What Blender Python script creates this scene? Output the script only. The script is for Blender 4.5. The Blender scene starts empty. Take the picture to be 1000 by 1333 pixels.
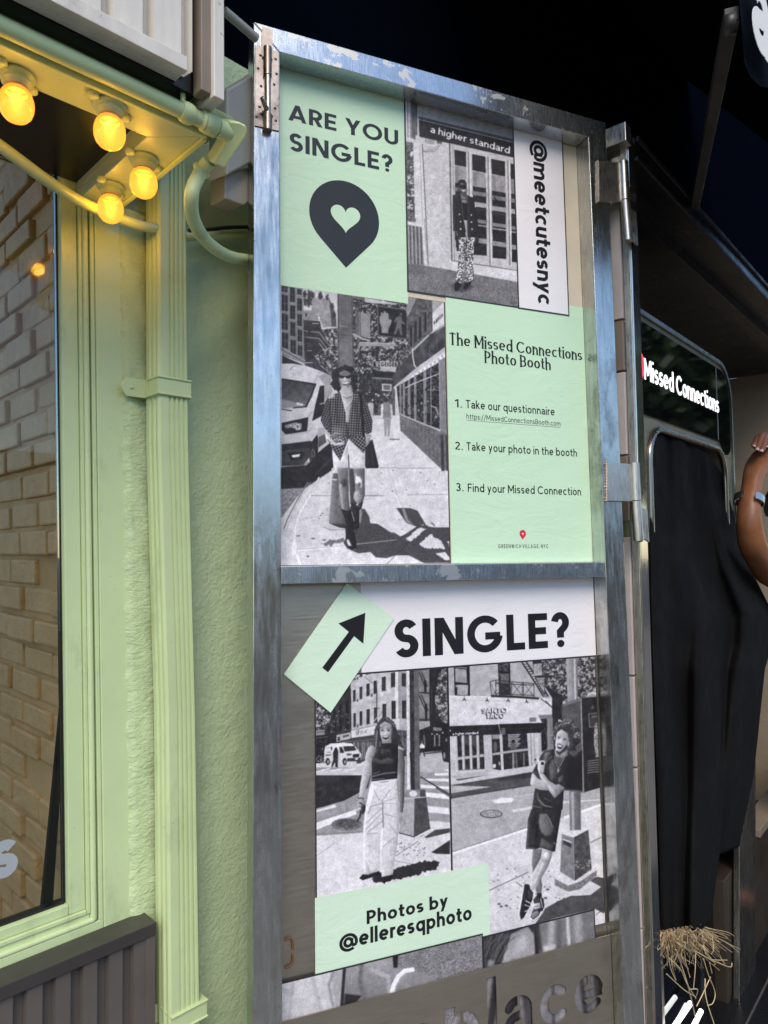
import bpy, bmesh, math, random
import numpy as np
from mathutils import Vector
random.seed(7); rng = np.random.default_rng(7)
D = bpy.data; SC = bpy.context.scene; COL = SC.collection
R = math.radians

# ------------------------------------------------------------------ camera
EYE = 1.55; FPX = 906.2                     # focal length in units of a 1000 px wide frame
YAW, PIT, ROL = R(45.161), R(2.6865), R(-.784)
def _basis():
    f = np.array([math.cos(YAW)*math.cos(PIT), math.sin(YAW)*math.cos(PIT), math.sin(PIT)])
    r = np.array([math.sin(YAW), -math.cos(YAW), 0.]); u = np.cross(r, f)
    return r*math.cos(ROL)+u*math.sin(ROL), -r*math.sin(ROL)+u*math.cos(ROL), f
CR, CU, CF = _basis(); CP = np.array([0, 0, EYE])
cam = D.cameras.new('camera'); camo = D.objects.new('camera', cam); COL.objects.link(camo)
cam.sensor_fit = 'HORIZONTAL'; cam.sensor_width = 36.; cam.lens = 36.*FPX/1000.
cam.clip_start = .02; cam.clip_end = 800.
from mathutils import Matrix
camo.matrix_world = Matrix([[CR[0], CU[0], -CF[0], CP[0]], [CR[1], CU[1], -CF[1], CP[1]], [CR[2], CU[2], -CF[2], CP[2]], [0, 0, 0, 1]])
SC.camera = camo

# ------------------------------------------------------------------ light
SUN_EL, SUN_AZ = R(47), R(222)               # the sun stands over the street, veiled: soft light
w = D.worlds.new('World'); SC.world = w; w.use_nodes = True
nt = w.node_tree; bg = nt.nodes['Background']
sky = nt.nodes.new('ShaderNodeTexSky'); sky.sky_type = 'NISHITA'; sky.sun_disc = False
sky.sun_elevation = SUN_EL; sky.sun_rotation = SUN_AZ; sky.air_density = 1.0; sky.dust_density = .1; sky.ozone_density = 2.2
nt.links.new(sky.outputs[0], bg.inputs[0]); bg.inputs[1].default_value = .095
sl = D.lights.new('sun', 'SUN'); sl.energy = 1.5; sl.angle = R(42); sl.color = (1., .89, .74)
so = D.objects.new('sun', sl); COL.objects.link(so)
sd = Vector((math.sin(SUN_AZ)*math.cos(SUN_EL), math.cos(SUN_AZ)*math.cos(SUN_EL), math.sin(SUN_EL)))
so.rotation_euler = sd.to_track_quat('Z', 'Y').to_euler(); so.location = sd*40
vs = SC.view_settings; vs.view_transform = 'Standard'; vs.look = 'None'; vs.gamma = 1.; vs.exposure = 1.27
SC.cycles.max_bounces = 8; SC.cycles.use_denoising = True; SC.cycles.sample_clamp_indirect = 6.

# ------------------------------------------------------------------ measuring: where a sight line meets a plane of the place
def ray(x, y): return CF + CR*(x-500)/FPX + CU*(666.5-y)/FPX
def PD(x, y, d): return CP + ray(x, y)*d
def PL(x, y, p, n):
    v = ray(x, y); return CP + v*(((np.asarray(p)-CP)@n)/(v@n))
def PY(x, y, Y): return PL(x, y, (0, Y, 0), np.array([0, 1., 0]))
def PX(x, y, X): return PL(x, y, (X, 0, 0), np.array([1., 0, 0]))
def PZ(x, y, Z): return PL(x, y, (0, 0, Z), np.array([0, 0, 1.]))
def proj(P):
    d = np.asarray(P)-CP; z = d@CF
    return 500+FPX*(d@CR)/z, 666.5-FPX*(d@CU)/z
# the open door's own axes: e1 along it, e2 up it, en out of it to the street
_a, _t, _l = R(-22.4157), R(-.70989), R(-1.88563)
_e = np.array([math.cos(_a), math.sin(_a), 0]); _n = np.array([math.sin(_a), -math.cos(_a), 0]); _u = np.array([0, 0, 1.])
_u2 = _u*math.cos(_l)+_n*math.sin(_l); DN = _n*math.cos(_l)-_u*math.sin(_l)
D1 = _e*math.cos(_t)+_u2*math.sin(_t); D2 = -_e*math.sin(_t)+_u2*math.cos(_t)
DO = CP + ray(330, 28)*1.39
def dp(s, t, n=0.): return DO + D1*s + D2*t + DN*n
def st(x, y, off=-.045):
    P = PL(x, y, DO+DN*off, DN)-DO; return float(P@D1), float(P@D2)
# the kiosk's axes
_s = R(4.26); S1 = np.array([math.cos(_s), math.sin(_s), 0]); SN = np.array([math.sin(_s), -math.cos(_s), 0]); UP = np.array([0, 0, 1.])
SO = CP + ray(834, 700)*1.70; SO = np.array([SO[0], SO[1], 0.])
def sp(s, z, n=0.): return SO + S1*s + SN*n + UP*z
def sz(x, y, off=0.):
    P = PL(x, y, SO+SN*off, SN)-SO; return float(P@S1), float(P[2])

# ------------------------------------------------------------------ objects
def wloc(o):
    v = np.zeros(3)
    while o is not None: v += np.array(o.location); o = o.parent
    return v
def thing(name, label, cat, loc, group=None):
    o = D.objects.new(name, None); COL.objects.link(o); o.location = [float(c) for c in loc]; o.empty_display_size = .05
    return tag(o, label, cat, group)
def tag(o, label=None, cat=None, group=None, kind=None):
    if label: o['label'] = label
    if cat: o['category'] = cat
    if group: o['group'] = group
    if kind: o['kind'] = kind
    return o
class MB:
    """collects faces; build() links them as one mesh object"""
    def __init__(s): s.v = []; s.f = []; s.sm = []
    def add(s, vs, fs, smooth=False):
        b = len(s.v); s.v += [np.asarray(v, float) for v in vs]
        for f in fs: s.f.append([i+b for i in f]); s.sm.append(smooth)
        return s
    def quad(s, a, b, c, d): return s.add([a, b, c, d], [(0, 1, 2, 3)])
    def hexa(s, lo, hi):   # two quads
        return s.add(list(lo)+list(hi), [(3, 2, 1, 0), (4, 5, 6, 7), (0, 1, 5, 4), (1, 2, 6, 5), (2, 3, 7, 6), (3, 0, 4, 7)])
    def box(s, x0, x1, y0, y1, z0, z1, fn=None):
        fn = fn or (lambda a, b, c: (a, b, c))
        return s.hexa([fn(x0, y0, z0), fn(x1, y0, z0), fn(x1, y1, z0), fn(x0, y1, z0)], [fn(x0, y0, z1), fn(x1, y0, z1), fn(x1, y1, z1), fn(x0, y1, z1)])
    def prism(s, lo, hi):
        n = len(lo); return s.add(list(lo)+list(hi), [tuple(range(n))[::-1], tuple(range(n, 2*n))]+[(i, (i+1) % n, n+(i+1) % n, n+i) for i in range(n)])
    def tube(s, pts, r, n=12, caps=True):
        pts = [np.asarray(p, float) for p in pts]; rs = r if hasattr(r, '__len__') else [r]*len(pts)
        vs = []; fs = []; ref = np.array([.31, .2, .93]); prev = None
        for i, p in enumerate(pts):
            t = pts[min(i+1, len(pts)-1)]-pts[max(i-1, 0)]; t = t/(np.linalg.norm(t)+1e-12)
            a = (prev if prev is not None else np.cross(t, ref)); a = a-t*(a@t); a = a/(np.linalg.norm(a)+1e-12); prev = a
            b = np.cross(t, a)
            for k in range(n): q = 2*math.pi*k/n; vs.append(p+rs[i]*(a*math.cos(q)+b*math.sin(q)))
        for i in range(len(pts)-1):
            for k in range(n): fs.append((i*n+k, i*n+(k+1) % n, (i+1)*n+(k+1) % n, (i+1)*n+k))
        s.add(vs, fs, True)
        if caps: s.add(vs[:n], [tuple(range(n))[::-1]]); s.add(vs[-n:], [tuple(range(n))])
        return s
    def lathe(s, c, axis, prof, n=24):
        axis = np.asarray(axis, float); axis /= np.linalg.norm(axis); a = np.cross(axis, [.3, .1, .95] if abs(axis[2]) < .9 else [1, 0, 0]); a /= np.linalg.norm(a); b = np.cross(axis, a)
        vs = [np.asarray(c)+axis*h+r*(a*math.cos(2*math.pi*k/n)+b*math.sin(2*math.pi*k/n)) for r, h in prof for k in range(n)]
        fs = [(i*n+k, i*n+(k+1) % n, (i+1)*n+(k+1) % n, (i+1)*n+k) for i in range(len(prof)-1) for k in range(n)]
        return s.add(vs, fs, True)
    def build(s, name, mat, parent=None, bevel=0., seg=2):
        o0 = wloc(parent) if parent is not None else np.zeros(3)
        me = D.meshes.new(name)
        if bevel:
            bm = bmesh.new(); vv = [bm.verts.new([float(c) for c in v-o0]) for v in s.v]
            for f in s.f:
                try: bm.faces.new([vv[i] for i in f])
                except ValueError: pass
            bmesh.ops.remove_doubles(bm, verts=bm.verts, dist=1e-5)
            bmesh.ops.recalc_face_normals(bm, faces=bm.faces)
            bmesh.ops.bevel(bm, geom=[e for e in bm.edges if len(e.link_faces) == 2 and e.calc_face_angle(0) > .5], offset=bevel, segments=seg, profile=.5, affect='EDGES', clamp_overlap=True)
            bm.to_mesh(me); bm.free()
        else:
            me.from_pydata([[float(c) for c in v-o0] for v in s.v], [], s.f)
            me.polygons.foreach_set('use_smooth', s.sm)
        me.validate(); me.update()
        me.materials.append(mat)
        o = D.objects.new(name, me); COL.objects.link(o)
        if parent is not None: o.parent = parent
        return o
def copy_tree(o, parent=None):
    c = o.copy(); COL.objects.link(c); c.parent = parent
    for ch in [x for x in D.objects if x.parent == o]: copy_tree(ch, c)
    return c

# ------------------------------------------------------------------ materials
def srgb(r, g, b):
    f = lambda c: ((c/255+.055)/1.055)**2.4 if c > 10 else c/255/12.92
    return (f(r), f(g), f(b), 1)
class Mt:
    def __init__(s, name):
        s.m = D.materials.new(name); s.m.use_nodes = True; s.t = s.m.node_tree; s.b = s.t.nodes['Principled BSDF']; s.co = None
    def n(s, typ, **kw):
        x = s.t.nodes.new('ShaderNode'+typ)
        for k, v in kw.items():
            if k in x.inputs.keys(): x.inputs[k].default_value = v
            else: setattr(x, k, v)
        return x
    def l(s, a, b): s.t.links.new(a, b)
    def coord(s, scale=(1, 1, 1), rot=(0, 0, 0)):
        if s.co is None: s.co = s.n('NewGeometry').outputs['Position']
        mp = s.n('Mapping'); mp.inputs['Scale'].default_value = scale; mp.inputs['Rotation'].default_value = rot; s.l(s.co, mp.inputs[0]); return mp.outputs[0]
    def noise(s, scale, detail=4, rough=.55, st=(1, 1, 1), rot=(0, 0, 0), dist=0.):
        x = s.n('TexNoise', Scale=scale, Detail=detail, Roughness=rough, Distortion=dist); s.l(s.coord(st, rot), x.inputs['Vector']); return x.outputs['Fac']
    def ramp(s, src, stops):
        x = s.n('ValToRGB'); e = x.color_ramp.elements
        while len(e) < len(stops): e.new(.5)
        for q, (p, c) in zip(e, stops):
            q.position = p; q.color = c if hasattr(c, '__len__') else (c, c, c, 1)
        s.l(src, x.inputs[0]); return x.outputs[0]
    def mix(s, fac, a, b, typ='MIX'):
        x = s.n('MixRGB', blend_type=typ)
        for i, v in ((0, fac), (1, a), (2, b)):
            if hasattr(v, 'is_linked'): s.l(v, x.inputs[i])
            else: x.inputs[i].default_value = v
        return x.outputs[0]
    def bump(s, h, strength=.3, dist=.002, prev=None):
        x = s.n('Bump', Strength=strength, Distance=dist); s.l(h, x.inputs['Height'])
        if prev is not None: s.l(prev, x.inputs['Normal'])
        s.l(x.outputs[0], s.b.inputs['Normal']); return x.outputs[0]
    def set(s, **kw):
        for k, v in kw.items():
            i = s.b.inputs[k.replace('_', ' ')]
            if hasattr(v, 'is_linked'): s.l(v, i)
            else: i.default_value = v
        return s.m
def paint(name, col, rough=.5, var=.12, bump=.15, scale=30, spec=.5, grime=0.):
    m = Mt(name); c2 = tuple(x*(1-var*2) for x in col[:3])+(1,)
    base = m.ramp(m.noise(6, 6, .65), [(.3, c2), (.7, col)])
    if grime:
        gr = tuple(x*.42 for x in col[:3])+(1,)
        base = m.mix(m.ramp(m.noise(11, 8, .72, st=(1, 1, .35)), [(.56, 0.), (.74, grime)]), base, gr)
        base = m.mix(m.ramp(m.noise(75, 4, .7), [(.70, 0.), (.74, grime)]), base, gr)
    m.set(Base_Color=base, Roughness=m.ramp(m.noise(14, 4), [(.3, rough*.8), (.7, min(1, rough*1.25))]), Specular_IOR_Level=spec)
    if bump: m.bump(m.noise(scale, 5, .6), bump, .002)
    return m.m
def flat(name, col, rough=.6, metal=0., emit=0.):
    m = Mt(name); m.set(Base_Color=col, Roughness=rough, Metallic=metal)
    if emit: m.set(Emission_Color=col, Emission_Strength=emit)
    return m.m
def metal(name, light, dark, r0, r1, streak=(30, 30, 2), patch=None, sc=1., metallic=.95, bump=.08, stain=None):
    m = Mt(name)
    big = m.noise(3.5*sc, 8, .7, dist=.6); stk = m.noise(6*sc, 6, .65, st=streak)
    base = m.ramp(m.mix(.5, big, stk), [(.36, dark), (.5, tuple((a+b)/2 for a, b in zip(light, dark))), (.64, light)])
    rr = m.ramp(m.mix(.6, m.noise(9*sc, 8, .7), stk), [(.38, r0), (.62, r1)])
    if patch:
        pm = m.ramp(m.noise(7*sc, 9, .62, dist=.35), [(.56, 0.), (.575, 1.)])
        base = m.mix(pm, base, patch); rr = m.mix(pm, rr, (.46, .46, .46, 1))
    if stain:
        sm_ = m.ramp(m.noise(5, 9, .74, st=(1, 1, .4), dist=.8), [(.53, 0.), (.68, .85)]); base = m.mix(sm_, base, stain)
        sm2 = m.ramp(m.noise(60, 5, .7), [(.66, 0.), (.72, .6)]); base = m.mix(sm2, base, stain)
    m.set(Base_Color=base, Roughness=rr, Metallic=metallic)
    m.bump(m.mix(.5, stk, m.noise(120*sc, 3)), bump, .001)
    return m.m
SAGE = (.55, .68, .42, 1); SAGE2 = (.58, .69, .37, 1)
def stucco_mat():
    m = Mt('sage_stucco')
    big = m.noise(7, 8, .6); m.set(Base_Color=m.ramp(m.noise(3, 8, .7), [(.3, (.47, .59, .36, 1)), (.65, SAGE)]), Roughness=.62)
    a0 = m.bump(m.noise(14, 4, .55), .5, .012); a = m.bump(m.noise(125, 6, .62, dist=.4), .5, .006, a0); b = m.bump(m.noise(150, 4, .7), .35, .002, a)
    v = m.n('TexVoronoi', Scale=55.); m.l(m.coord(), v.inputs['Vector']); m.bump(v.outputs['Distance'], .12, .004, b)
    return m.m
def bead_mat():
    m = Mt('sage_rough_stucco')
    m.set(Base_Color=m.ramp(m.noise(5, 8, .7), [(.3, (.45, .56, .32, 1)), (.65, SAGE2)]), Roughness=.6)
    a = m.bump(m.noise(60, 7, .6, st=(1, 1, 2.0), dist=.7), .55, .008); m.bump(m.noise(160, 4, .7), .3, .002, a)
    return m.m
def dirty(name, col, dirt):
    m = Mt(name); c2 = tuple(x*.8 for x in col[:3])+(1,)
    base = m.ramp(m.noise(5, 7, .65, st=(6, 6, .7)), [(.3, c2), (.65, col)])
    base = m.mix(m.ramp(m.noise(42, 6, .7), [(.66, 0.), (.72, .8)]), base, dirt); base = m.mix(m.ramp(m.noise(9, 8, .75), [(.58, 0.), (.75, .55)]), base, dirt)
    m.set(Base_Color=base, Roughness=.5); m.bump(m.noise(60, 5), .2, .002); return m.m
M = {}
M['stucco'] = stucco_mat(); M['bead'] = bead_mat()
M['sage'] = paint('sage_gloss_paint', SAGE2, .42, .05, .35, 34, .5, .5)
M['sage_pipe'] = paint('sage_pipe_paint', (.56, .66, .35, 1), .4, .06, .25, 40, .5, .55)
M['soffit'] = paint('sage_soffit_paint', (.52, .60, .37, 1), .38, .05, .1, 18, .5, .45)
M['steel'] = metal('weathered_steel', (.60, .635, .66, 1), (.46, .48, .49, 1), .20, .30, patch=(.50, .485, .45, 1), sc=2.6, bump=.05)
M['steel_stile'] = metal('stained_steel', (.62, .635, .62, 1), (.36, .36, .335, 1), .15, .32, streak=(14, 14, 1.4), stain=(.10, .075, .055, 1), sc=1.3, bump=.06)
M['trim_steel'] = metal('dull_trim_steel', (.36, .34, .30, 1), (.24, .22, .19, 1), .16, .32, sc=1.)
M['chrome'] = metal('polished_steel', (.62, .60, .56, 1), (.42, .40, .36, 1), .05, .16, sc=1.)
M['hinge'] = metal('worn_hinge_steel', (.70, .65, .58, 1), (.40, .36, .31, 1), .22, .45, sc=2.5)
M['zinc'] = metal('zinc_latch', (.50, .43, .375, 1), (.24, .18, .14, 1), .25, .5, streak=(1, 1, 1), sc=5)
M['plate'] = metal('brushed_plate', (.56, .50, .41, 1), (.47, .415, .335, 1), .30, .42, streak=(3, 3, 40), sc=1., bump=.05)
M['dark_steel'] = metal('dark_booth_steel', (.30, .25, .185, 1), (.20, .165, .12, 1), .26, .42, streak=(2, 2, 24), metallic=.35)
M['side_steel'] = metal('brushed_wall_steel', (.66, .55, .41, 1), (.52, .42, .31, 1), .30, .45, streak=(2, 2, 24), metallic=.5)
M['brown_panel'] = paint('dark_brown_panel', (.036, .026, .018, 1), .45, .15, .1, 20)
M['black_steel'] = metal('black_frame_steel', (.016, .016, .019, 1), (.009, .009, .011, 1), .22, .45, metallic=.5)
M['rust'] = paint('rust', (.16, .07, .025, 1), .8, .3, .5, 200)
M['cream'] = paint('cream_board', (.66, .56, .42, 1), .42, .1, .1, 12)
M['pinkstrip'] = paint('pale_trim_strip', (.50, .43, .41, 1), .55, .1, .1, 20)
M['canvas'] = paint('black_awning_canvas', (.002, .0035, .008, 1), .9, .1, .3, 300, .05)
M['navywall'] = paint('black_painted_wall', (.0014, .0024, .0055, 1), .95, .1, .3, 60, .0)
M['strut'] = paint('dark_brown_strut', (.022, .017, .016, 1), .5, .1, .2, 60)
M['black_plastic'] = flat('black_plastic', (.008, .008, .009, 1), .25)
M['gloss_black'] = flat('glossy_black_glass', (.004, .004, .005, 1), .04)
M['curtain'] = paint('black_curtain_cloth', (.0062, .006, .0064, 1), .9, .15, .3, 700, .12)
M['ink'] = paint('printed_black_ink', (.014, .014, .017, 1), .5, .1, .06, 60, .2)
M['ink_blue'] = paint('printed_slate_ink', (.027, .033, .042, 1), .5, .1, .06, 60, .22)
M['redink'] = flat('printed_red_ink', (.62, .015, .03, 1), .4)
M['whitelit'] = flat('lit_white_letter', (1, 1, 1, 1), .4, 0, .75)
M['redlit'] = flat('lit_red_letter', (1, .03, .05, 1), .4, 0, .8)
M['vinyl'] = flat('white_vinyl_letter', (.36, .39, .41, 1), .4)
M['awnletter'] = flat('white_canvas_paint', (.72, .71, .68, 1), .7)
M['ivory'] = dirty('ivory_cladding', (.66, .615, .55, 1), (.20, .15, .11, 1))
M['ivory_dark'] = paint('taupe_trim', (.22, .17, .13, 1), .5, .15, .2, 20)
M['brown_clad'] = paint('brown_cladding', (.115, .098, .086, 1), .45, .12, .12, 20)
M['brown_rail'] = paint('dark_brown_rail', (.050, .043, .040, 1), .42, .12, .1, 20)
M['grey_box'] = paint('grey_box_paint', (.42, .42, .37, 1), .5, .06, .1, 20)
M['board'] = paint('dark_transom', (.06, .034, .02, 1), .25, .2, .05, 10)
def paper(name, col, rough=.45):
    m = Mt(name); c2 = tuple(x*.93 for x in col[:3])+(1,)
    m.set(Base_Color=m.mix(.35, m.ramp(m.noise(5, 6, .6), [(.3, c2), (.7, col)]), m.ramp(m.noise(260, 2, .6), [(.3, c2), (.6, col)])), Roughness=m.ramp(m.noise(20, 5), [(.3, rough*.8), (.7, rough*1.3)]))
    a = m.bump(m.noise(9, 6, .6, st=(1, 1, 2.2), dist=1.6), .26, .006); m.bump(m.noise(60, 6, .75, st=(1, 1, 4), rot=(.3, .5, 0), dist=.8), .10, .002, a)
    return m.m
M['mint'] = paper('mint_paper', (.53, .72, .51, 1)); M['mint2'] = paper('pale_mint_paper', (.60, .75, .58, 1))
M['white'] = paper('white_paper', (.76, .725, .74, 1)); M['border'] = paper('black_border_paper', (.022, .023, .027, 1))
def print_mat():
    m = Mt('printed_photo'); a = m.n('VertexColor', layer_name='print')
    m.set(Base_Color=a.outputs['Color'], Roughness=m.ramp(m.noise(20, 5), [(.3, .42), (.7, .62)]), Specular_IOR_Level=.28)
    m.bump(m.noise(9, 6, .6, st=(1, 1, 2.2), dist=1.6), .25, .005)
    return m.m
M['print'] = print_mat()
def glass_mat():
    m = Mt('shop_glass'); t = m.t; o = t.nodes['Material Output']
    tr = m.n('BsdfTransparent'); tr.inputs[0].default_value = (.93, .95, .92, 1); gl = m.n('BsdfGlossy'); gl.inputs['Roughness'].default_value = .015
    fr = m.n('Fresnel', IOR=1.52); mul = m.n('Math', operation='MULTIPLY'); mul.inputs[1].default_value = .55; m.l(fr.outputs[0], mul.inputs[0])
    mx = m.n('MixShader'); m.l(mul.outputs[0], mx.inputs[0]); m.l(tr.outputs[0], mx.inputs[1]); m.l(gl.outputs[0], mx.inputs[2]); m.l(mx.outputs[0], o.inputs[0])
    return m.m
M['glass'] = glass_mat()
def bulb_mat():
    m = Mt('warm_bulb'); t = m.t; o = t.nodes['Material Output']; lw = m.n('LayerWeight', Blend=.4)
    m.set(Base_Color=(.10, .05, .01, 1), Roughness=.25, Emission_Color=m.ramp(lw.outputs['Facing'], [(.0, (1., .36, .045, 1)), (.6, (1., .31, .028, 1)), (1., (.9, .20, .010, 1))]), Emission_Strength=.64)
    tr = m.n('BsdfTransparent'); mx = m.n('MixShader'); mx.inputs[0].default_value = .12; m.l(m.b.outputs[0], mx.inputs[1]); m.l(tr.outputs[0], mx.inputs[2]); m.l(mx.outputs[0], o.inputs[0])
    return m.m
M['bulb'] = bulb_mat()
def skin_mat():
    m = Mt('brown_skin'); m.set(Base_Color=m.ramp(m.noise(18, 6), [(.3, (.20, .070, .028, 1)), (.7, (.31, .120, .048, 1))]), Roughness=.40, Subsurface_Weight=.08)
    m.b.inputs['Subsurface Radius'].default_value = (.02, .008, .004); aa = m.bump(m.noise(38, 4, .6, st=(1, 1, .35)), .25, .004); m.bump(m.noise(260, 4, .7), .3, .001, aa); return m.m
M['skin'] = skin_mat()
M['nail'] = flat('pink_nail', (.72, .48, .46, 1), .2)
def brick_mat():
    m = Mt('tan_painted_brick'); m.set(Base_Color=m.ramp(m.noise(9, 8, .7), [(.3, (.54, .32, .135, 1)), (.7, (.72, .445, .195, 1))]), Roughness=.5)
    a = m.bump(m.noise(34, 8, .72), 1., .012); m.bump(m.noise(200, 3), .2, .001, a); return m.m
M['brick'] = brick_mat(); M['mortar'] = paint('tan_mortar', (.56, .345, .15, 1), .7, .15, .5, 120)
M['straw'] = paint('raffia', (.74, .56, .32, 1), .6, .2, .2, 80)
M['walk'] = paint('concrete_walk', (.17, .16, .15, 1), .85, .15, .4, 60); M['asphalt'] = paint('asphalt', (.05, .05, .052, 1), .9, .2, .5, 120)
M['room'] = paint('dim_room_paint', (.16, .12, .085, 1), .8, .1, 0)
# ------------------------------------------------------------------ stroke lettering
def arc(cx, cy, rx, ry, a0, a1, n=16): return [(cx+rx*math.cos(R(a0+(a1-a0)*i/n)), cy+ry*math.sin(R(a0+(a1-a0)*i/n))) for i in range(n+1)]
def glyph(ch, h, xh=.71):
    """strokes of a glyph of cap height 1 (l: ribbon, d: slanted bar with level ends, o: dot), and its width"""
    W = .62; l = lambda *p: ('l', list(p)); d = lambda a, b, c, e: ('d', a, b, c, e); mid = .5
    yu, yl = 1-h, h; xm = xh-h
    if ch == ' ': return [], .30
    if ch == 'A': W = .80; return [d(h*1.05, 0, W/2, 1), d(W-h*1.05, 0, W/2, 1), l((.2, .26), (W-.2, .26))], W
    if ch in 'RPB':
        W = .60; ym = .44 if ch != 'B' else .5; r = (yu-ym)/2; s = [l((h, 0), (h, 1)), l((h, yu), *arc(W-h-r, ym+r, r, r, 90, -90), (h, ym))]
        if ch == 'R': s.append(d(W-h*.95, 0, .30, .44))
        if ch == 'B': W = .64; r2 = (ym-yl)/2; s.append(l((h, ym), *arc(W-h-r2, yl+r2, r2, r2, 90, -90), (h, yl)))
        return s, W
    if ch == 'D': return [l((h, 0), (h, 1)), l((h, yu), (.3, yu), *arc(.3, .5, .42-h, .5-h, 90, -90), (h, yl))], .72
    if ch in 'EF':
        s = [l((h, 0), (h, 1)), l((h, yu), (.54, yu)), l((h, .5), (.50, .5))]
        if ch == 'E': s.append(l((h, yl), (.54, yl)))
        return s, .55
    if ch == 'L': return [l((h, 0), (h, 1)), l((h, yl), (.5, yl))], .50
    if ch == 'T': return [l((.31, 0), (.31, 1)), l((0, yu), (.62, yu))], .62
    if ch == 'H': return [l((h, 0), (h, 1)), l((.68-h, 0), (.68-h, 1)), l((h, .5), (.68-h, .5))], .68
    if ch == 'I': return [l((h, 0), (h, 1))], 2*h
    if ch == 'N': return [l((h, 0), (h, 1)), l((.72-h, 0), (.72-h, 1)), d(h*1.2, 1, .72-h*1.2, 0)], .72
    if ch == 'M': return [l((h, 0), (h, 1)), l((.88-h, 0), (.88-h, 1)), d(h*1.2, 1, .44, .25), d(.88-h*1.2, 1, .44, .25)], .88
    if ch == 'V': return [d(h, 1, .35, 0), d(.7-h, 1, .35, 0)], .70
    if ch == 'W': return [d(h, 1, .28, 0), d(.28, 0, .5, 1), d(.5, 1, .72, 0), d(1-h, 1, .72, 0)], 1.0
    if ch == 'Y': return [d(h, 1, .35, .40), d(.7-h, 1, .35, .40), l((.35, 0), (.35, .46))], .70
    if ch == 'O': return [l(*arc(.47, .5, .47-h, .5-h*.9, 0, 360, 36))], .94
    if ch == 'C': return [l(*arc(.47, .5, .47-h, .5-h*.9, 42, 318, 28))], .84
    if ch == 'G': return [l(*arc(.47, .5, .47-h, .5-h*.9, 42, 352, 30)), l((.47, .44), (.94-h*.7, .44))], .94
    if ch == 'U': return [l((h, 1), (h, .32), *arc(.34, .33, .34-h, .33-h*.9, 180, 360), (.68-h, 1))], .68
    if ch == 'S': ry = (1-2*h)/4; return [l(*arc(.29, yu-ry, .25-h*.7, ry, 28, 268), *arc(.29, yl+ry, .29-h, ry, 88, -152)[1:])], .58
    if ch == '?': return [l(*arc(.26, .71, .26-h, .29-h*.9, 172, -52), (.26, .45), (.26, .27)), ('o', .26, h)], .52
    if ch == '@': return [l(*arc(.56, .36, .56-h*.8, .56-h*.8, -52, -380, 34)[:], ), l(*arc(.54, .37, .22, .24, 0, 360, 24)), l((.76, .60), (.76, .28), *arc(.90, .27, .13, .13, 180, 330, 8))], 1.12
    if ch == '1': return [l((.26, 0), (.26, 1)), l((.0, .76), (.26, .98))], .36
    if ch == '2': return [l(*arc(.27, .71, .27-h, .29-h, 165, -35), (h, yl), (.56, yl))], .56
    if ch == '3': r = (1-2*h)/4; return [l(*arc(.26, yu-r, .25-h, r, 150, -90), ), l(*arc(.26, yl+r, .27-h, r, 90, -150))], .54
    if ch == '.': return [('o', h, h)], 2*h
    if ch == ',': return [('o', h, h), l((h*1.4, h), (h*.6, -h*1.4))], 2*h
    if ch == ':': return [('o', h, h), ('o', h, .55)], 2*h
    if ch == '/': return [d(0, -.1, .42, 1.05)], .42
    r = .31; c = r; yc = xh/2; ry = xh/2-h*.95; rx = r-h
    if ch == 'a': W = .54; return [l(*arc(W/2-.01, xm-ry*.62, W/2-h, ry*.62, 160, 0, 12), (W-h, .0)), l((W-h, xh*.56), *arc(.24, xh*.30, .24-h, xh*.30-h*.95, 90, 270, 12), *arc(.24, xh*.38, W-h-.24, xh*.38-h*.95, 270, 350, 6))], W
    if ch == 'b': return [l((h, 0), (h, 1.04)), l(*arc(c, yc, rx, ry, 0, 360, 28))], 2*r
    if ch == 'd': return [l((2*r-h, 0), (2*r-h, 1.04)), l(*arc(c, yc, rx, ry, 0, 360, 28))], 2*r
    if ch == 'p': return [l((h, -.30), (h, xh)), l(*arc(c, yc, rx, ry, 0, 360, 28))], 2*r
    if ch == 'q': return [l((2*r-h, -.30), (2*r-h, xh)), l(*arc(c, yc, rx, ry, 0, 360, 28))], 2*r
    if ch == 'g': return [l((2*r-h, xh), (2*r-h, 0), *arc(c, -.02, rx, .28-h, 0, -150)), l(*arc(c, yc, rx, ry, 0, 360, 28))], 2*r
    if ch == 'o': return [l(*arc(c, yc, rx, ry, 0, 360, 28))], 2*r
    if ch == 'c': return [l(*arc(c, yc, rx, ry, 48, 312, 22))], .56
    if ch == 'e': return [l((h, yc), (2*r-h, yc), *arc(c, yc, rx, ry, 0, 315, 24))], 2*r
    if ch in 'hn': return [l((h, 0), (h, 1.04 if ch == 'h' else xh)), l(*arc(.28, xm-.24, .28-h, .24, 172, 0, 12), (.56-h, 0))], .56
    if ch == 'm': return [l((h, 0), (h, xh)), l(*arc(.255, xm-.2, .255-h, .2, 172, 0, 10), (.51-h, 0)), l(*arc(.68, xm-.2, .255-h, .2, 172, 0, 10), (.935-h, 0))], .935
    if ch == 'u': return [l((.56-h, 0), (.56-h, xh)), l((h, xh), (h, .27), *arc(.28, h+.2, .28-h, .2, 180, 352, 12))], .56
    if ch == 'r': return [l((h, 0), (h, xh)), l(*arc(.30, xm-.2, .30-h, .2, 172, 75, 7))], .34
    if ch == 'i': return [l((h, 0), (h, xh)), ('o', h, .95)], 2*h
    if ch == 'l': return [l((h, 0), (h, 1.04))], 2*h
    if ch == 'k': return [l((h, 0), (h, 1.04)), d(h*1.6, .30, .50-h, xh), d(.22, .40, .54-h, 0)], .54
    if ch == 't': return [l((.17, .93), (.17, .2), *arc(.30, .2, .13, .2-h, 180, 270, 6), (.38, h)), l((0, xm), (.38, xm))], .38
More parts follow.
